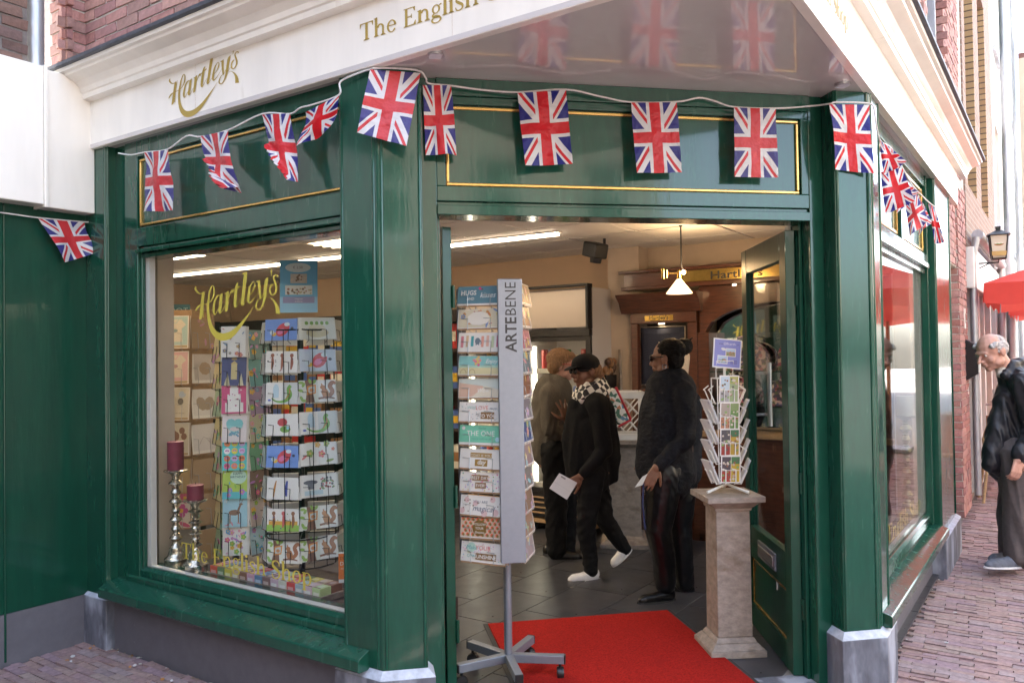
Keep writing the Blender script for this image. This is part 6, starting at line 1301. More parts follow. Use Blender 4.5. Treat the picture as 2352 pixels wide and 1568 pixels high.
FL([(331, 351), (386, 344), (397, 483), (334, 487)], 2.385, 'leftmost narrow Union flag above the shop window', wave=.012, seed=1)
FL([(461, 313), (524, 300), (545, 442), (478, 424)], 2.385, 'twisted Union flag with rolled edge, second above the shop window', wave=.02, seed=2, curl=-.9)
FL([(602, 264), (666, 260), (684, 418), (636, 410)], 2.385, 'Union flag with a folded left edge, third above the shop window', wave=.018, seed=3, curl=-.45)
FL([(702, 258), (779, 219), (760, 288), (690, 338)], 2.385, 'Union flag blown sideways beside the left pillar', wave=.02, seed=4, curl=0)
flag([HL(850, 160, 2.405), hitY(966, 168, 3.33), hitY(934, 338, 3.27), HL(820, 303, 2.36)], 'large tilted Union flag wrapped round the top of the left pillar', wave=.008, seed=5)
FD([(971, 196), (1036, 196), (1050, 355), (978, 356)], 3.40, 'Union flag just right of the left pillar, half turned away', wave=.014, seed=6)
bunting([hitY(856, 157, 3.345), hitY(905, 157, 3.345), hitY(962, 163, 3.345), hitY(978, 180, 3.36), hitY(985, 192, 3.40), hitY(1035, 197, 3.425), hitY(1110, 207, 3.43), hitY(1190, 212, 3.42), hitY(1300, 206, 3.42), hitY(1380, 222, 3.43), hitY(1450, 235, 3.42), hitY(1555, 234, 3.42), hitY(1605, 225, 3.425), hitY(1640, 232, 3.43), hitY(1686, 246, 3.42), hitY(1782, 249, 3.42), hitY(1860, 244, 3.43), hitY(1904, 239, 3.35), hitY(1925, 235, 3.34), hitY(1996, 238, 3.34), HR(2008, 252, .70)], 'white bunting cord across the door panel to the right pillar')
FD([(1189, 214), (1300, 207), (1316, 376), (1205, 382)], 3.40, 'Union flag hanging over the door panel, nearest the left pillar', wave=.010, seed=7)
FD([(1450, 236), (1554, 235), (1568, 395), (1462, 398)], 3.40, 'Union flag hanging at the middle of the door panel', wave=.006, seed=8)
FD([(1686, 247), (1782, 250), (1787, 408), (1688, 406)], 3.40, 'Union flag hanging over the right end of the door panel', wave=.006, seed=9)
FD([(1905, 240), (1997, 241), (2004, 400), (1922, 388)], 3.335, 'Union flag hanging on the front of the right pillar', wave=.010, seed=10)
SR = [((2020, 322), (2046, 340), (2084, 372), (2030, 402), .70, 11, 'crumpled Union flag just round the right pillar'), ((2023, 395), (2072, 385), (2103, 463), (2034, 490), .66, 12, 'Union flag on the side street front, second from the right pillar'), ((2060, 400), (2080, 420), (2112, 440), (2062, 492), .70, 13, 'Union flag on the side street front, third from the right pillar'), ((2078, 470), (2105, 445), (2132, 505), (2090, 545), .68, 14, 'Union flag on the side street front, fourth from the right pillar'), ((2108, 448), (2122, 470), (2140, 510), (2110, 540), .70, 15, 'Union flag on the side street front, second from the far end'), ((2132, 468), (2148, 478), (2170, 556), (2148, 560), .70, 16, 'narrow Union flag at the far end of the side street bunting')]
def HRt(px, py, tt):
    d = MR.inverted().to_3x3() @ ray(px, py); return MR @ (Vector((0, 0, H))+d*(tt/d.x))
SR += [((2040, 368), (2066, 380), (2076, 452), (2036, 462), .70, 21, 'Union flag half hidden behind the second flag on the side street front'), ((2092, 440), (2112, 450), (2124, 520), (2096, 524), .70, 22, 'Union flag tucked behind the fourth flag on the side street front')]
for tl, tr_, br_, bl, q, sd, lb in SR:      # they blow out from the wall across the street
    tt = min(hitR(*tl, .69).x, 6.9)
    flag([HRt(*tl, tt), HRt(*tr_, tt), HRt(*br_, tt), HRt(*bl, tt)], lb, wave=.02, seed=sd)
bunting([HR(2008, 252, .70), HR(2020, 320, .70), HR(2046, 340, .69), HR(2072, 385, .69), HR(2095, 425, .69), HR(2120, 452, .69), HR(2135, 466, .70), HR(2148, 476, .71)], 'white bunting cord along the side street front')
b_ = lambda px, py, q: MR @ hitR(px, py, q)
bunting([b_(-30, 484, 4.58), b_(30, 492, 4.57), b_(88, 500, 4.57), b_(195, 510, 4.57), b_(203, 507, 4.585)], 'white bunting cord along the green wall of the neighbouring house')
flag([b_(88, 502, 4.565), b_(194, 511, 4.565), b_(218, 582, 4.54), b_(150, 602, 4.53)], 'Union flag blown askew in front of the green wall at left', wave=.016, seed=17)
# ================================================================== PEOPLE
def remesh(b, name, m, parent=None, voxel=.006, it=4, fac=.5, wr=None):
    me = b.mesh(name+'_src'); o = bpy.data.objects.new('tmp', me); COL.objects.link(o)
    r = o.modifiers.new('r', 'REMESH'); r.mode = 'VOXEL'; r.voxel_size = voxel
    s_ = o.modifiers.new('s', 'SMOOTH'); s_.iterations = it; s_.factor = fac
    dg = bpy.context.evaluated_depsgraph_get(); me2 = bpy.data.meshes.new_from_object(o.evaluated_get(dg)); me2.name = name
    bpy.data.objects.remove(o); bpy.data.meshes.remove(me); me2.materials.clear()
    if wr:      # folds and creases: (depth, per metre across, per metre along)
        nv = len(me2.vertices); P_ = [0.]*nv*3; N_ = [0.]*nv*3; me2.vertices.foreach_get('co', P_); me2.vertex_normals.foreach_get('vector', N_)
        for i in range(0, nv*3, 3):
            c = Vector(P_[i:i+3]); k = noise.noise(Vector((c.x*wr[1], c.y*wr[1], c.z*wr[2]+3*math.sin(c.x*7))))
            k2 = noise.noise(Vector((c.x*wr[1]*2.3+9, c.y*wr[1]*2.3, c.z*wr[2]*2.6)))
            d = wr[0]*((1-abs(k)*3.2)*.8+k2*.7); P_[i] += N_[i]*d; P_[i+1] += N_[i+1]*d; P_[i+2] += N_[i+2]*d
        me2.vertices.foreach_set('co', P_); me2.update()
    return link(name, me2, m, parent, True)
def chain(b, *js):     # joints with radii, connected by tapered capsules
    for (p, r), (q, s_) in zip(js, js[1:]): b.cap(p, r, q, s_)
def hand(b, W_, d, n, curl=(.25, .3, .2), spread=.12, size=1., thumb=.7):
    """palm at wrist W_, pointing along d, palm facing n; five separate fingers"""
    d = Vector(d).normalized(); n = Vector(n); n = (n-d*n.dot(d)).normalized(); a = d.cross(n); k = size
    for i in range(4): b.cap(W_+a*(.024-.016*i)*k*.6, .014*k, W_+d*.082*k+a*(.031-.0205*i)*k, .0115*k, 8)
    for i, L_ in enumerate((.070, .080, .075, .058)):
        p = W_+d*.085*k+a*(.031-.0205*i)*k; dd = (d+a*(1.5-i)*spread).normalized(); ang = 0
        for j, f_ in enumerate((.45, .32, .23)):
            ang += curl[j]; v = dd*math.cos(ang)+n*math.sin(ang); q = p+v*L_*f_*k; b.cap(p, (.0098-.0009*j)*k, q, (.0092-.001*j)*k, 8); p = q
    p = W_+d*.022*k+a*.030*k; v = (d*.75+a*thumb+n*.25).normalized()
    for j, L_ in enumerate((.040, .032, .026)): q = p+v*L_*k; b.cap(p, (.0135-.002*j)*k, q, (.012-.002*j)*k, 8); p = q; v = (v+d*.25+n*.1).normalized()
def head(b, C, f, upv=Vector((0, 0, 1)), k=1., nose=1., jaw=1.):
    f = Vector(f).normalized(); u = (upv-f*upv.dot(f)).normalized(); r = f.cross(u); A = Matrix((r, f, u)).transposed(); E = lambda x, y, z, rr, n=12, m=8: b.ell(C+(r*x+f*y+u*z)*k, tuple(q*k for q in rr), A, n, m)
    E(0, -.008, .025, (.076, .096, .088)); E(0, .028, -.035, (.062, .064, .078)); E(0, .058, -.096*jaw, (.026, .024, .022)); E(0, .03, -.082*jaw, (.050, .045, .032)); E(0, .082, .018, (.048, .018, .013))
    for s_ in (-1, 1):
        E(s_*.036, .062, -.035, (.026, .024, .026)); E(s_*.078, -.012, -.012, (.011, .022, .032)); E(s_*.083, -.020, -.004, (.008, .015, .022)); E(s_*.05, .01, -.07, (.022, .04, .03)); E(s_*.032, .077, .004, (.014, .012, .008))
    b.cap(C+(f*.088+u*.010)*k, .009*k, C+(f*.110*nose-u*.030)*k, .0125*k, 8); E(0, .098, -.038, (.017, .012, .009)); E(0, .091, -.060, (.024, .010, .0075)); E(0, .088, -.072, (.021, .011, .008))
    return A, u, r
def eyes(C, f, u, r, k, parent, iris=(.05, .03, .02)):
    for s_ in (-1, 1):
        b = MB(); P = C+(r*s_*.032+f*.084+u*.004)*k; b.ell(P, (.010*k,)*3, None, 8, 6, (.6, .56, .52)); b.ell(P+f*.0065*k, (.0048*k,)*3, None, 8, 6, iris); b.build('eye', 'silk', parent, True)
mat('skin_brown', (.19, .085, .05), .5, noise=(14, .12), bump=(60, .1, .003)); mat('skin_tan', (.24, .115, .07), .5, noise=(14, .12), bump=(60, .1, .003)); mat('skin_pale', (.52, .27, .20), .5, noise=(14, .14), bump=(60, .1, .003))
mat('black_wool', (.009, .009, .010), .85, noise=(60, .3), bump=(26, .4, .01), spec=.15); mat('black_denim', (.006, .006, .007), .8, noise=(50, .3), bump=(18, .4, .012), spec=.2); mat('black_leather', (.005, .005, .006), .30, spec=.5, noise=(20, .3), bump=(13, .3, .014))
mat('navy_knit', (.011, .012, .016), .75, noise=(40, .3), bump=(34, .7, .012), spec=.2, stretch=(1, 1, 1.6)); mat('tweed', (.092, .078, .06), .85, noise=(220, .45), bump=(150, .5, .004)); mat('jacket_leather', (.016, .0155, .02), .42, noise=(12, .3), bump=(14, .5, .015), spec=.4); mat('grey_trousers', (.095, .075, .072), .8, noise=(30, .15), bump=(9, .4, .012))
mat('white_canvas', (.70, .69, .70), .6, noise=(40, .08)); mat('hair_brown', (.27, .14, .06), .55, noise=(40, .5), stretch=(6, 6, .8), bump=(60, .9, .01)); mat('hair_black', (.005, .004, .0035), .6, spec=.15, noise=(40, .4), stretch=(1, 1, 5), bump=(60, .8, .008)); mat('hair_white', (.46, .42, .40), .7, spec=.2, noise=(50, .3), bump=(70, .9, .008)); mat('hair_long', (.20, .10, .045), .5, noise=(30, .5), stretch=(8, 8, 1), bump=(60, .9, .01))
mat('sock_blue', (.03, .04, .12), .8); mat('shoe_grey', (.11, .12, .15), .75, noise=(30, .25)); mat('lens', (.015, .012, .012), .1); mat('red_frame', (.5, .03, .04), .3)
mat('check', (.6, .6, .6), .8)
t = MAT['check'].node_tree; p = t.nodes['Principled BSDF']; ck = nd(t, 'TexChecker'); ck.inputs['Scale'].default_value = 24; ck.inputs[1].default_value = (.72, .70, .66, 1); ck.inputs[2].default_value = (.02, .02, .025, 1); tc = nd(t, 'TexCoord'); mp = nd(t, 'Mapping'); mp.inputs['Rotation'].default_value = (.0, .5, 0); mp.inputs['Location'].default_value = (.013, .017, .011); t.links.new(tc.outputs['Object'], mp.inputs[0]); t.links.new(mp.outputs[0], ck.inputs[0]); t.links.new(ck.outputs[0], p.inputs['Base Color'])
def shoe(J0, J1, name, m, parent, w=.042, h=.05, sole='white_canvas', sole_h=.012, up_=Vector((0, 0, 1)), boot=0, heel=0.):
    """J0 heel, J1 toe on the sole line"""
    d = (J1-J0); L_ = d.length; d = d/L_; r = d.cross(up_).normalized(); u = r.cross(d); b = MB()
    P = lambda x, y, z: J0+d*x*L_+r*y+u*z
    b.cap(P(.16, 0, h*.75), w*.88, P(.5, 0, h*.55), w*.9); b.cap(P(.5, 0, h*.52), w*.85, P(.80, 0, h*.42), w*.82); b.cap(P(.62, .006, h*.38), w*.8, P(.88, .0, h*.34), w*.62); b.cap(P(.14, 0, h*1.0), w*.78, P(.30, 0, h*1.25), w*.72)
    if boot: b.cap(P(.17, 0, h), w*.85, P(.2, 0, boot), w*1.05)
    o = remesh(b, name, m, parent, .005, 6)
    b = MB(); n = 16; pts = []
    for k in range(n):
        a = 6.28318*k/n; x = .5-.5*math.cos(a); wd = w*(.86+.22*math.sin(math.pi*(x-.1)))*math.sin(a)*(1.0 if .02 < x < .98 else .6); pts.append((x*1.02-.01, wd))
    b.add([P(x, y, 0) for x, y in pts]+[P(x, y, sole_h) for x, y in pts], [tuple(range(n)), tuple(range(n, 2*n))[::-1]]+[(i, n+i, n+(i+1) % n, (i+1) % n) for i in range(n)])
    if heel: b.add([P(x, y, z) for z in (-heel, .002) for x, y in ((.02, -w*.7), (.28, -w*.75), (.28, w*.75), (.02, w*.7))], [(0, 1, 2, 3), (7, 6, 5, 4), (0, 4, 5, 1), (1, 5, 6, 2), (2, 6, 7, 3), (3, 7, 4, 0)])
    b.build('sole', sole, o); return o
V3 = Vector
# ---------------------------------------------------- woman with cap
Y0 = 5.5; J = lambda px, py, dy=0.: hitY(px, py, Y0+dy)
b = MB(); Hc = J(1346, 851); fL_ = V3((-.95, -.12, -.05))
A_, u_, r_ = head(b, Hc, fL_, k=.98)
b.cap(J(1358, 878), .050, J(1365, 915), .055); b.cap(J(1360, 930), .12, J(1360, 1010), .13); b.cap(J(1360, 1010), .13, J(1362, 1085), .13)
sN, sF = J(1374, 930, -.16), J(1352, 930, .16); eN, wN = J(1388, 1035, -.20), J(1334, 1094, -.20); eF, wF = J(1322, 1003, .24), J(1303, 968, .22)
b.cap(J(1362, 922), .09, sN, .05); b.cap(J(1358, 922), .09, sF, .05)
chain(b, (sN, .048), (eN, .038), (wN, .026)); chain(b, (sF, .048), (eF, .036), (wF, .026))
hand(b, wN, J(1310, 1112, -.21)-wN, V3((.3, 1, .3)), (.3, .5, .4), .10, .95); hand(b, wF, V3((-.16, .10, .98)), V3((-.3, 1, 0)), (.02, .08, .1), .30, 1.0, 1.1)
kN, aN = J(1346, 1208, -.07), J(1360, 1312, -.07); kB, aB = J(1388, 1190, .08), J(1437, 1265, .08)
chain(b, (J(1360, 1090, -.07), .08), (kN, .05), (aN, .033)); chain(b, (J(1366, 1090, .08), .08), (kB, .05), (aB, .033))
chain(b, (aN, .033), (J(1350, 1325, -.07), .026)); chain(b, (aB, .033), (J(1432, 1280, .08), .026))
lady = remesh(b, 'person', 'skin_brown', None, .0052, 3)
tag(lady, 'woman in black cap, checked scarf, long black coat and white shoes walking left', 'person')
b = MB(); chain(b, (J(1360, 1085, -.07), .095), (kN, .066), (J(1358, 1308, -.07), .050)); chain(b, (J(1368, 1085, .08), .095), (kB, .066), (J(1434, 1260, .08), .046)); remesh(b, 'trousers', 'black_denim', lady, .008, 5, wr=(.006, 8, 14))
b = MB(); chain(b, (J(1362, 922, 0), .12), (J(1354, 985), .135), (J(1352, 1050), .145), (J(1356, 1095), .14)); chain(b, (J(1378, 945), .105), (J(1388, 1020), .11), (J(1394, 1085), .085))
chain(b, (J(1334, 960, -.03), .075), (J(1326, 1060, -.05), .07), (J(1334, 1140, -.09), .02)); chain(b, (J(1350, 980, -.06), .085), (J(1358, 1095, -.08), .075), (J(1364, 1125, -.08), .035)); chain(b, (J(1398, 1050, -.02), .085), (J(1405, 1095, -.02), .05)); chain(b, (J(1322, 930, .02), .055), (J(1308, 1010, 0), .055), (J(1316, 1095, -.02), .045))
chain(b, (J(1362, 918), .10), (sN, .072), (eN, .054), (J(1342, 1086, -.20), .040)); chain(b, (J(1358, 920), .095), (sF, .07), (eF, .052), (J(1306, 975, .22), .042))
coat = remesh(b, 'coat', 'black_wool', lady, .009, 16, wr=(.008, 7, 3))
shoe(J(1378, 1330, -.07), J(1303, 1337, -.07), 'shoe', 'white_canvas', lady, .040, .05); shoe(J(1452, 1262, .08), J(1408, 1302, .08), 'shoe', 'white_canvas', lady, .040, .05, up_=V3((.75, 0, .66)))
b = MB(); k_ = .98; CC = Hc
b.ell(CC+u_*.045, (.088, .106, .078), A_, 18, 10); capo = remesh(b, 'cap', 'black_denim', lady, .006, 3)
b = MB(); n = 12
bp = [CC+fL_.normalized()*(.085+.075*math.sin(math.pi*k/n))+r_*(.075*math.cos(math.pi*k/n))+u_*(.038-.022*math.sin(math.pi*k/n)) for k in range(n+1)]; bq = [CC+fL_.normalized()*.06+r_*(.08*math.cos(math.pi*k/n))+u_*.045 for k in range(n+1)]
for k in range(n): b.add([bp[k], bp[k+1], bq[k+1], bq[k], bp[k]-u_*.006, bp[k+1]-u_*.006, bq[k+1]-u_*.006, bq[k]-u_*.006], [(0, 1, 2, 3), (7, 6, 5, 4), (0, 4, 5, 1)])
b.build('cap_peak', 'black_denim', capo, True)
b = MB(); chain(b, (CC-fL_*.05+u_*.0, .07), (CC-fL_*.08-u_*.06, .055), (J(1385, 905, -.05), .045), (J(1395, 930, -.05), .02)); chain(b, (CC+r_*.07-fL_*.01, .022), (CC+r_*.075-fL_*.02-u_*.11, .022), (J(1384, 920, -.13), .016)); remesh(b, 'hair', 'hair_long', lady, .005, 2, wr=(.005, 60, 8))
b = MB(); cc = J(1356, 893)
for ring_, (rx, ry, dz, rr) in enumerate(((.085, .085, .0, .034), (.10, .095, -.035, .036), (.075, .075, .03, .026))):
    pts = [cc+V3((rx*math.cos(q*.3927)+.01*math.sin(q), ry*math.sin(q*.3927), dz+.028*math.cos(q*.3927)+.006*math.sin(3*q))) for q in range(16)]
    for q in range(16): b.cap(pts[q], rr, pts[(q+1) % 16], rr, 8)
remesh(b, 'scarf', 'check', lady, .006, 3, wr=(.008, 14, 14))
g = MB()
for s_ in (-1, 1): g.ell(CC+r_*s_*.036+fL_.normalized()*.100+u_*.004, (.030, .010, .022), A_, 12, 8); g.tube([CC+r_*s_*.062+fL_.normalized()*.09+u_*.008, CC+r_*s_*.082-fL_.normalized()*.01+u_*.008], .004, 6)
g.build('sunglasses', 'lens', lady, True)
pap = MB(); MP = (J(1288, 1115, -.23)-V3((0, 0, 0)))
pd, pu = (J(1315, 1100, -.23)-J(1280, 1084+62, -.23)).normalized(), None
q4 = [J(1262, 1121, -.23), J(1302, 1147, -.235), J(1326, 1108, -.24), J(1285, 1086, -.235)]
pap.add(q4+[p_+V3((0, .004, 0)) for p_ in q4], [(0, 1, 2, 3), (7, 6, 5, 4), (0, 4, 5, 1), (1, 5, 6, 2), (2, 6, 7, 3), (3, 7, 4, 0)], (.72, .72, .74)); e1, e2 = q4[1]-q4[0], q4[3]-q4[0]; nn = V3((0, -.0006, 0))
pap.quad(q4[0]+e1*.15+e2*.86+nn, q4[0]+e1*.4+e2*.86+nn, q4[0]+e1*.4+e2*.95+nn, q4[0]+e1*.15+e2*.95+nn, (.3, .3, .32)); pap.quad(q4[0]+e1*.05+e2*.45+nn, q4[0]+e1*.95+e2*.45+nn, q4[0]+e1*.95+e2*.46+nn, q4[0]+e1*.05+e2*.46+nn, (.5, .5, .52))
tag(pap.build('postcard', 'print', None), 'white postcards held low by the woman with the cap', 'postcard')
hb = empty('shoulder_bag', T(J(1412, 930, .14)), 'white patterned shoulder bag with red trim behind the capped woman', 'bag')
b = MB(); b.M = RY(-25); b.box(-.05, .05, -.04, .04, -.14, .12); b.build('body', 'leaf_print', hb, bevel=.02, seg=3); b = MB(); b.M = RY(-25); b.tube([(.055, -.03, -.14), (.055, -.03, .12)], .009, 6); b.tube([(-.05, -.03, -.145), (.055, -.03, -.145)], .009, 6); b.build('trim', 'red_frame', hb, 40)
# ---------------------------------------------------- clerk in tweed jacket
Y0 = 6.12
b = MB(); Hc = J(1291, 838); fR = V3((.93, -.30, -.06)); A_, u_, r_ = head(b, Hc, fR, k=1.0)
b.cap(J(1284, 865), .055, J(1272, 900), .06); b.cap(J(1272, 915), .14, J(1270, 1040), .15)
s1, e1_, w1 = J(1262, 905, -.17), J(1262, 985, -.20), J(1306, 1010, -.16); s2, e2_, w2 = J(1285, 905, .17), J(1300, 985, .2), J(1330, 1000, .18)
b.cap(J(1272, 905), .10, s1, .055); b.cap(J(1276, 905), .10, s2, .055); chain(b, (s1, .05), (e1_, .042), (w1, .028)); chain(b, (s2, .05), (e2_, .042), (w2, .028)); hand(b, w1, V3((1, -.1, -.1)), V3((0, 1, 0)), (.4, .5, .4)); hand(b, w2, V3((1, 0, 0)), V3((0, -1, 0)), (.4, .5, .4))
for s_, xx in ((-.09, 1278), (.10, 1300)): chain(b, (J(1278, 1040, s_), .10), (J(xx, 1150, s_), .06), (J(xx, 1262, s_), .04), (J(xx+6, 1275, s_), .03))
clerk = remesh(b, 'person', 'skin_pale', None, .0058, 3); tag(clerk, 'short haired person with red glasses and brown tweed jacket facing the capped woman', 'person'); eyes(Hc, fR.normalized(), u_, r_, 1.0, clerk)
b = MB(); chain(b, (J(1270, 900), .15), (J(1266, 960), .168), (J(1268, 1030), .165)); chain(b, (J(1250, 925, -.02), .10), (J(1250, 1015), .10)); chain(b, (J(1290, 920, -.02), .10), (J(1292, 1020), .11)); chain(b, (J(1268, 895), .10), (s1, .075), (e1_, .058), (J(1300, 1008, -.16), .042)); chain(b, (J(1278, 895), .10), (s2, .085), (e2_, .068), (J(1325, 1000, .18), .05)); remesh(b, 'jacket', 'tweed', clerk, .009, 14, wr=(.007, 6, 5))
b = MB(); chain(b, (J(1268, 880), .062), (J(1280, 905, -.08), .035), (J(1300, 935, -.14), .022)); chain(b, (J(1290, 878), .055), (J(1300, 905, -.02), .03)); remesh(b, 'collar', 'linen', clerk, .007, 3)
b = MB()
for s_, xx in ((-.09, 1278), (.10, 1300)): chain(b, (J(1276, 1030, s_), .125), (J(xx, 1150, s_), .09), (J(xx, 1262, s_), .075))
remesh(b, 'trousers', 'black_denim', clerk, .009, 5, wr=(.007, 8, 10))
shoe(J(1266, 1283, -.09), J(1338, 1285, -.12), 'shoe', 'black_leather', clerk, .045, .05, 'rubber'); shoe(J(1250, 1274, .10), J(1296, 1276, .06), 'shoe', 'black_leather', clerk, .045, .05, 'rubber')
b = MB(); f_ = fR.normalized(); b.ell(Hc+u_*.05-f_*.022, (.092, .105, .082), A_, 14, 9); b.ell(Hc-f_*.055-u_*.01, (.082, .06, .075), A_); b.ell(Hc+u_*.075+f_*.055, (.065, .045, .03), A_); b.ell(Hc-r_*.07+u_*.01-f_*.03, (.025, .05, .055), A_); b.ell(Hc+r_*.07+u_*.01-f_*.03, (.025, .05, .055), A_); remesh(b, 'hair', 'hair_brown', clerk, .005, 2, wr=(.005, 60, 14))
g = MB()
for s_ in (-1, 1): g.tube([Hc+r_*(s_*.036+.026*math.cos(q*.5236))+f_*.099+u_*(.002+.018*math.sin(q*.5236)) for q in range(12)], .0026, 6, close=True); g.tube([Hc+r_*s_*.062+f_*.095+u_*.008, Hc+r_*s_*.084-f_*.005+u_*.008], .0028, 6)
g.build('glasses', 'red_frame', clerk)
# ---------------------------------------------------- woman in leather trousers
Y0 = 4.9
b = MB(); Hc = J(1532, 822); fW = V3((-.72, .66, -.06)); A_, u_, r_ = head(b, Hc, fW, k=1.02); f_ = fW.normalized()
b.cap(J(1534, 845), .055, J(1538, 885), .06); b.cap(J(1540, 905), .14, J(1536, 1090), .16)
s1, e1_, w1 = J(1570, 905, -.16), J(1578, 1005, -.21), J(1508, 1073, -.20); s2, e2_, w2 = J(1525, 905, .17), J(1505, 1000, .22), J(1490, 1050, .2)
b.cap(J(1545, 895), .10, s1, .055); b.cap(J(1535, 895), .10, s2, .055); chain(b, (s1, .05), (e1_, .042), (w1, .027)); chain(b, (s2, .05), (e2_, .042), (w2, .027)); hand(b, w1, J(1485, 1120, -.2)-w1, V3((.2, 1, .1)), (.12, .2, .15), .08, .92); hand(b, w2, V3((-.3, 0, -1)), V3((0, -1, 0)), (.4, .5, .4))
kA, aA = J(1512, 1215, -.07), J(1532, 1345, -.06); kC, aC = J(1560, 1205, .10), J(1574, 1330, .10)
chain(b, (J(1530, 1100, -.08), .10), (kA, .062), (aA, .04), (J(1528, 1365, -.06), .03)); chain(b, (J(1560, 1100, .09), .10), (kC, .062), (aC, .04), (J(1574, 1350, .10), .03))
wom = remesh(b, 'person', 'skin_tan', None, .0056, 3); tag(wom, 'woman with dark pinned-up hair, black knitted top and leather trousers seen from behind', 'person')
b = MB(); chain(b, (J(1540, 900), .165), (J(1532, 960), .18), (J(1528, 1020), .175), (J(1534, 1085), .185)); chain(b, (J(1520, 940, 0), .10), (J(1500, 1000, .0), .10), (J(1494, 1078, .02), .095)); chain(b, (J(1572, 930, .02), .11), (J(1576, 1010, .03), .10), (J(1578, 1085, .03), .095)); chain(b, (J(1534, 848), .062), (J(1538, 885), .085)); chain(b, (J(1548, 893), .105), (s1, .075), (e1_, .058), (J(1514, 1067, -.20), .038)); chain(b, (J(1535, 895), .105), (s2, .085), (e2_, .068), (J(1492, 1046, .2), .045)); remesh(b, 'knitted_top', 'navy_knit', wom, .009, 16, wr=(.008, 6, 5))
b = MB(); chain(b, (J(1528, 1085, -.07), .125), (kA, .083), (J(1526, 1290, -.06), .072), (J(1528, 1340, -.06), .066)); chain(b, (J(1562, 1085, .09), .125), (kC, .083), (J(1572, 1335, .10), .066)); remesh(b, 'trousers', 'black_leather', wom, .007, 5, wr=(.002, 7, 12))
shoe(J(1552, 1378, -.06), J(1464, 1386, -.08), 'boot', 'black_leather', wom, .043, .05, 'rubber', boot=.15, heel=.0); shoe(J(1594, 1366, .10), J(1530, 1368, .16), 'boot', 'black_leather', wom, .043, .05, 'rubber', boot=.15)
b = MB(); b.ell(Hc+u_*.045-f_*.030, (.088, .098, .080), A_, 14, 9); b.ell(Hc-f_*.055-u_*.012, (.078, .055, .07), A_); b.ell(J(1571, 796, .02), (.058, .05, .055)); b.ell(J(1552, 806), (.055, .06, .055)); rr = random.Random(6)
for q in range(9): p_ = J(1572, 790, .02); b.cap(p_, .012, p_+V3((rr.uniform(-.01, .065), rr.uniform(-.03, .03), rr.uniform(-.05, .06))), .004, 6)
remesh(b, 'hair', 'hair_black', wom, .005, 1, wr=(.003, 30, 70))
g = MB(); g.tube([Hc+r_*-.084+f_*.06+u_*.008, Hc+r_*-.086-f_*.01+u_*.008], .004, 6); g.ell(Hc-r_*.052+f_*.086+u_*.004, (.028, .008, .02), A_, 10, 6); g.build('glasses', 'lens', wom, True)
g = MB(); p_ = Hc-r_*.088-f_*.012-u_*.055; g.tube([p_+u_*.016*math.cos(q*.6283)+f_*.013*math.sin(q*.6283) for q in range(10)], .003, 6, close=True); g.build('earring', 'chrome', wom, True)
g = MB(); g.tube([w1+(e1_-w1).normalized()*.03+V3((.03*math.cos(q*.6283), .012, .03*math.sin(q*.6283))) for q in range(10)], .006, 6, close=True); g.build('watch', 'black_plastic', wom)
g = MB(); cols = [(.5, .05, .05), (.6, .5, .1), (.6, .6, .6), (.1, .25, .3)]
for q in range(16): t_ = q/15; P = J(1524, 864, -.06)*(1-t_)+J(1486, 965, -.04)*t_; g.ell(P+V3((-.012*math.sin(3.14*t_), -.03*math.sin(3.14*t_), 0)), (.007,)*3, None, 7, 5, cols[q % 4])
g.build('bead_necklace', 'silk', wom, True)
b = MB(); q4 = [J(1458, 1119, -.22), J(1476, 1113, -.22), J(1487, 1088, -.21), J(1476, 1094, -.21)]; b.add(q4+[p_+V3((0, .003, 0)) for p_ in q4], [(0, 1, 2, 3), (7, 6, 5, 4), (0, 4, 5, 1), (1, 5, 6, 2), (2, 6, 7, 3), (3, 7, 4, 0)], (.6, .62, .6)); tag(b.build('postcard', 'print', None), 'small picture card held by the woman in leather trousers', 'postcard')
b = MB(); b.tube([J(1478, 1110, -.2), J(1476, 1160, -.18), J(1482, 1215, -.16)], .006, 6); tag(b.build('lanyard', 'sock_blue', None), 'blue ribbon hanging beside the leather trousers', 'ribbon')
# ---------------------------------------------------- old man in the street
Y0 = 5.05; J = lambda px, py, dy=0.: hitY((px-2352)*1.04+2340, (py-784)*1.0+784, Y0+dy)
b = MB(); Hc = J(2290, 806); fM = V3((-.86, -.10, -.36)); A_, u_, r_ = head(b, Hc, fM, k=1.08, nose=1.12, jaw=1.05); f_ = fM.normalized()
b.cap(J(2308, 825), .058, J(2338, 872), .068); b.cap(J(2352, 905), .15, J(2348, 1060), .16)
s1, e1_, w1 = J(2362, 880, -.17), J(2385, 985, -.20), J(2350, 1055, -.22); s2, e2_, w2 = J(2336, 885, .2), J(2325, 990, .24), J(2318, 1060, .24)
b.cap(J(2350, 885), .10, s1, .055); b.cap(J(2350, 885), .10, s2, .055); chain(b, (s1, .05), (e1_, .042), (w1, .03)); chain(b, (s2, .05), (e2_, .042), (w2, .03)); hand(b, w1, V3((-.25, -.1, -1)), V3((0, 1, .0)), (.5, .6, .4), .05, 1.05, .9); hand(b, w2, V3((-.2, 0, -1)), V3((0, -1, 0)), (.5, .6, .4))
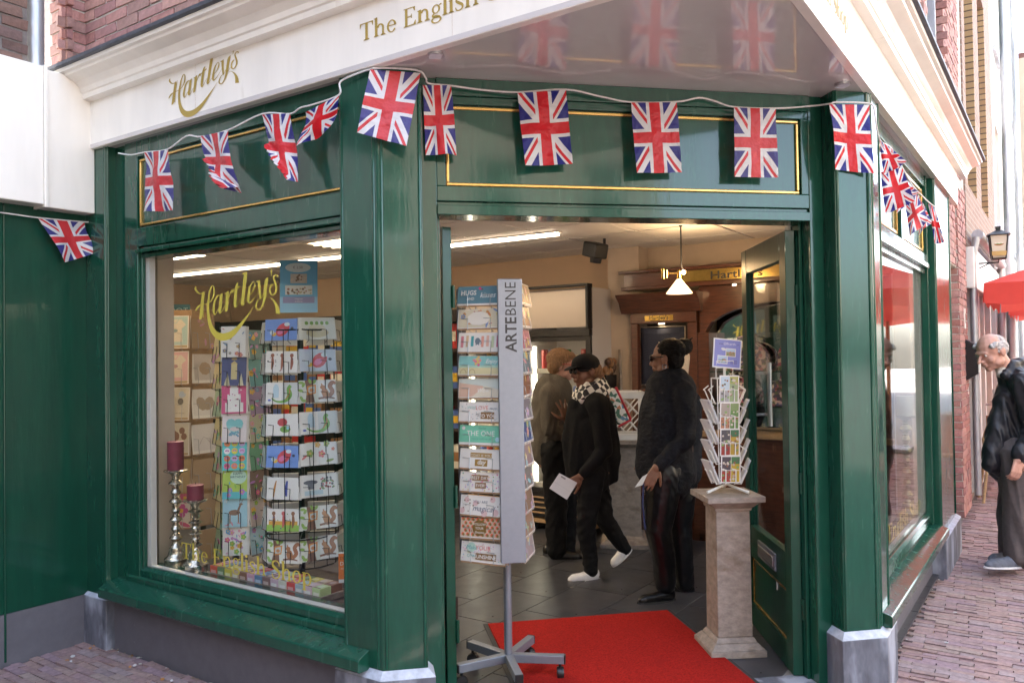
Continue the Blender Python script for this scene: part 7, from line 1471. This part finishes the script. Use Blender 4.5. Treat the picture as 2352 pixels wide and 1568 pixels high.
for s_, xx in ((-.10, 2352), (.11, 2338)): chain(b, (J(2350, 1050, s_), .11), (J(xx, 1165, s_), .065), (J(xx, 1280, s_), .045), (J(xx-4, 1292, s_), .035))
man = remesh(b, 'person', 'skin_pale', None, .0058, 3); tag(man, 'balding old man in dark leather jacket and grey trousers bending forward at right', 'person'); eyes(Hc, f_, u_, r_, 1.08, man)
b = MB(); chain(b, (J(2350, 872), .115), (J(2346, 935), .145), (J(2342, 1000), .155), (J(2336, 1062), .165)); chain(b, (J(2326, 905, -.02), .07), (J(2308, 990, -.02), .08), (J(2290, 1066, -.02), .062)); chain(b, (J(2376, 900), .10), (J(2374, 1060), .13)); chain(b, (J(2352, 872), .11), (s1, .080), (e1_, .064), (J(2354, 1045, -.22), .050)); chain(b, (J(2350, 872), .10), (s2, .08), (e2_, .064), (J(2320, 1050, .24), .05)); chain(b, (J(2330, 868), .075), (J(2338, 846, .01), .07)); chain(b, (J(2322, 862, -.07), .03), (J(2340, 838, -.05), .034), (J(2365, 828, -.02), .036)); remesh(b, 'jacket', 'jacket_leather', man, .009, 10, wr=(.011, 8, 5))
b = MB(); chain(b, (J(2318, 842), .060), (J(2312, 858, -.03), .03)); remesh(b, 'shirt_collar', 'linen', man, .007, 3)
b = MB()
for s_, xx in ((-.10, 2354), (.11, 2340)): chain(b, (J(2350, 1045, s_), .135), (J(xx, 1165, s_), .105), (J(xx, 1272, s_), .10))
remesh(b, 'trousers', 'grey_trousers', man, .009, 5, wr=(.008, 7, 4))
shoe(J(2362, 1302, -.10), J(2276, 1304, -.12), 'shoe', 'shoe_grey', man, .048, .055); shoe(J(2350, 1288, .11), J(2285, 1289, .09), 'shoe', 'shoe_grey', man, .046, .05)
b = MB(); b.ell(Hc-f_*.062-u_*.005, (.083, .05, .062), A_, 14, 9); b.ell(Hc-f_*.05+u_*.05, (.08, .06, .05), A_)
for s_ in (-1, 1): b.ell(Hc+r_*s_*.074-f_*.035+u_*.012, (.016, .055, .045), A_); b.ell(Hc+r_*s_*.07+f_*.02+u_*.055, (.02, .05, .02), A_)
remesh(b, 'hair', 'hair_white', man, .005, 2, wr=(.005, 50, 40))
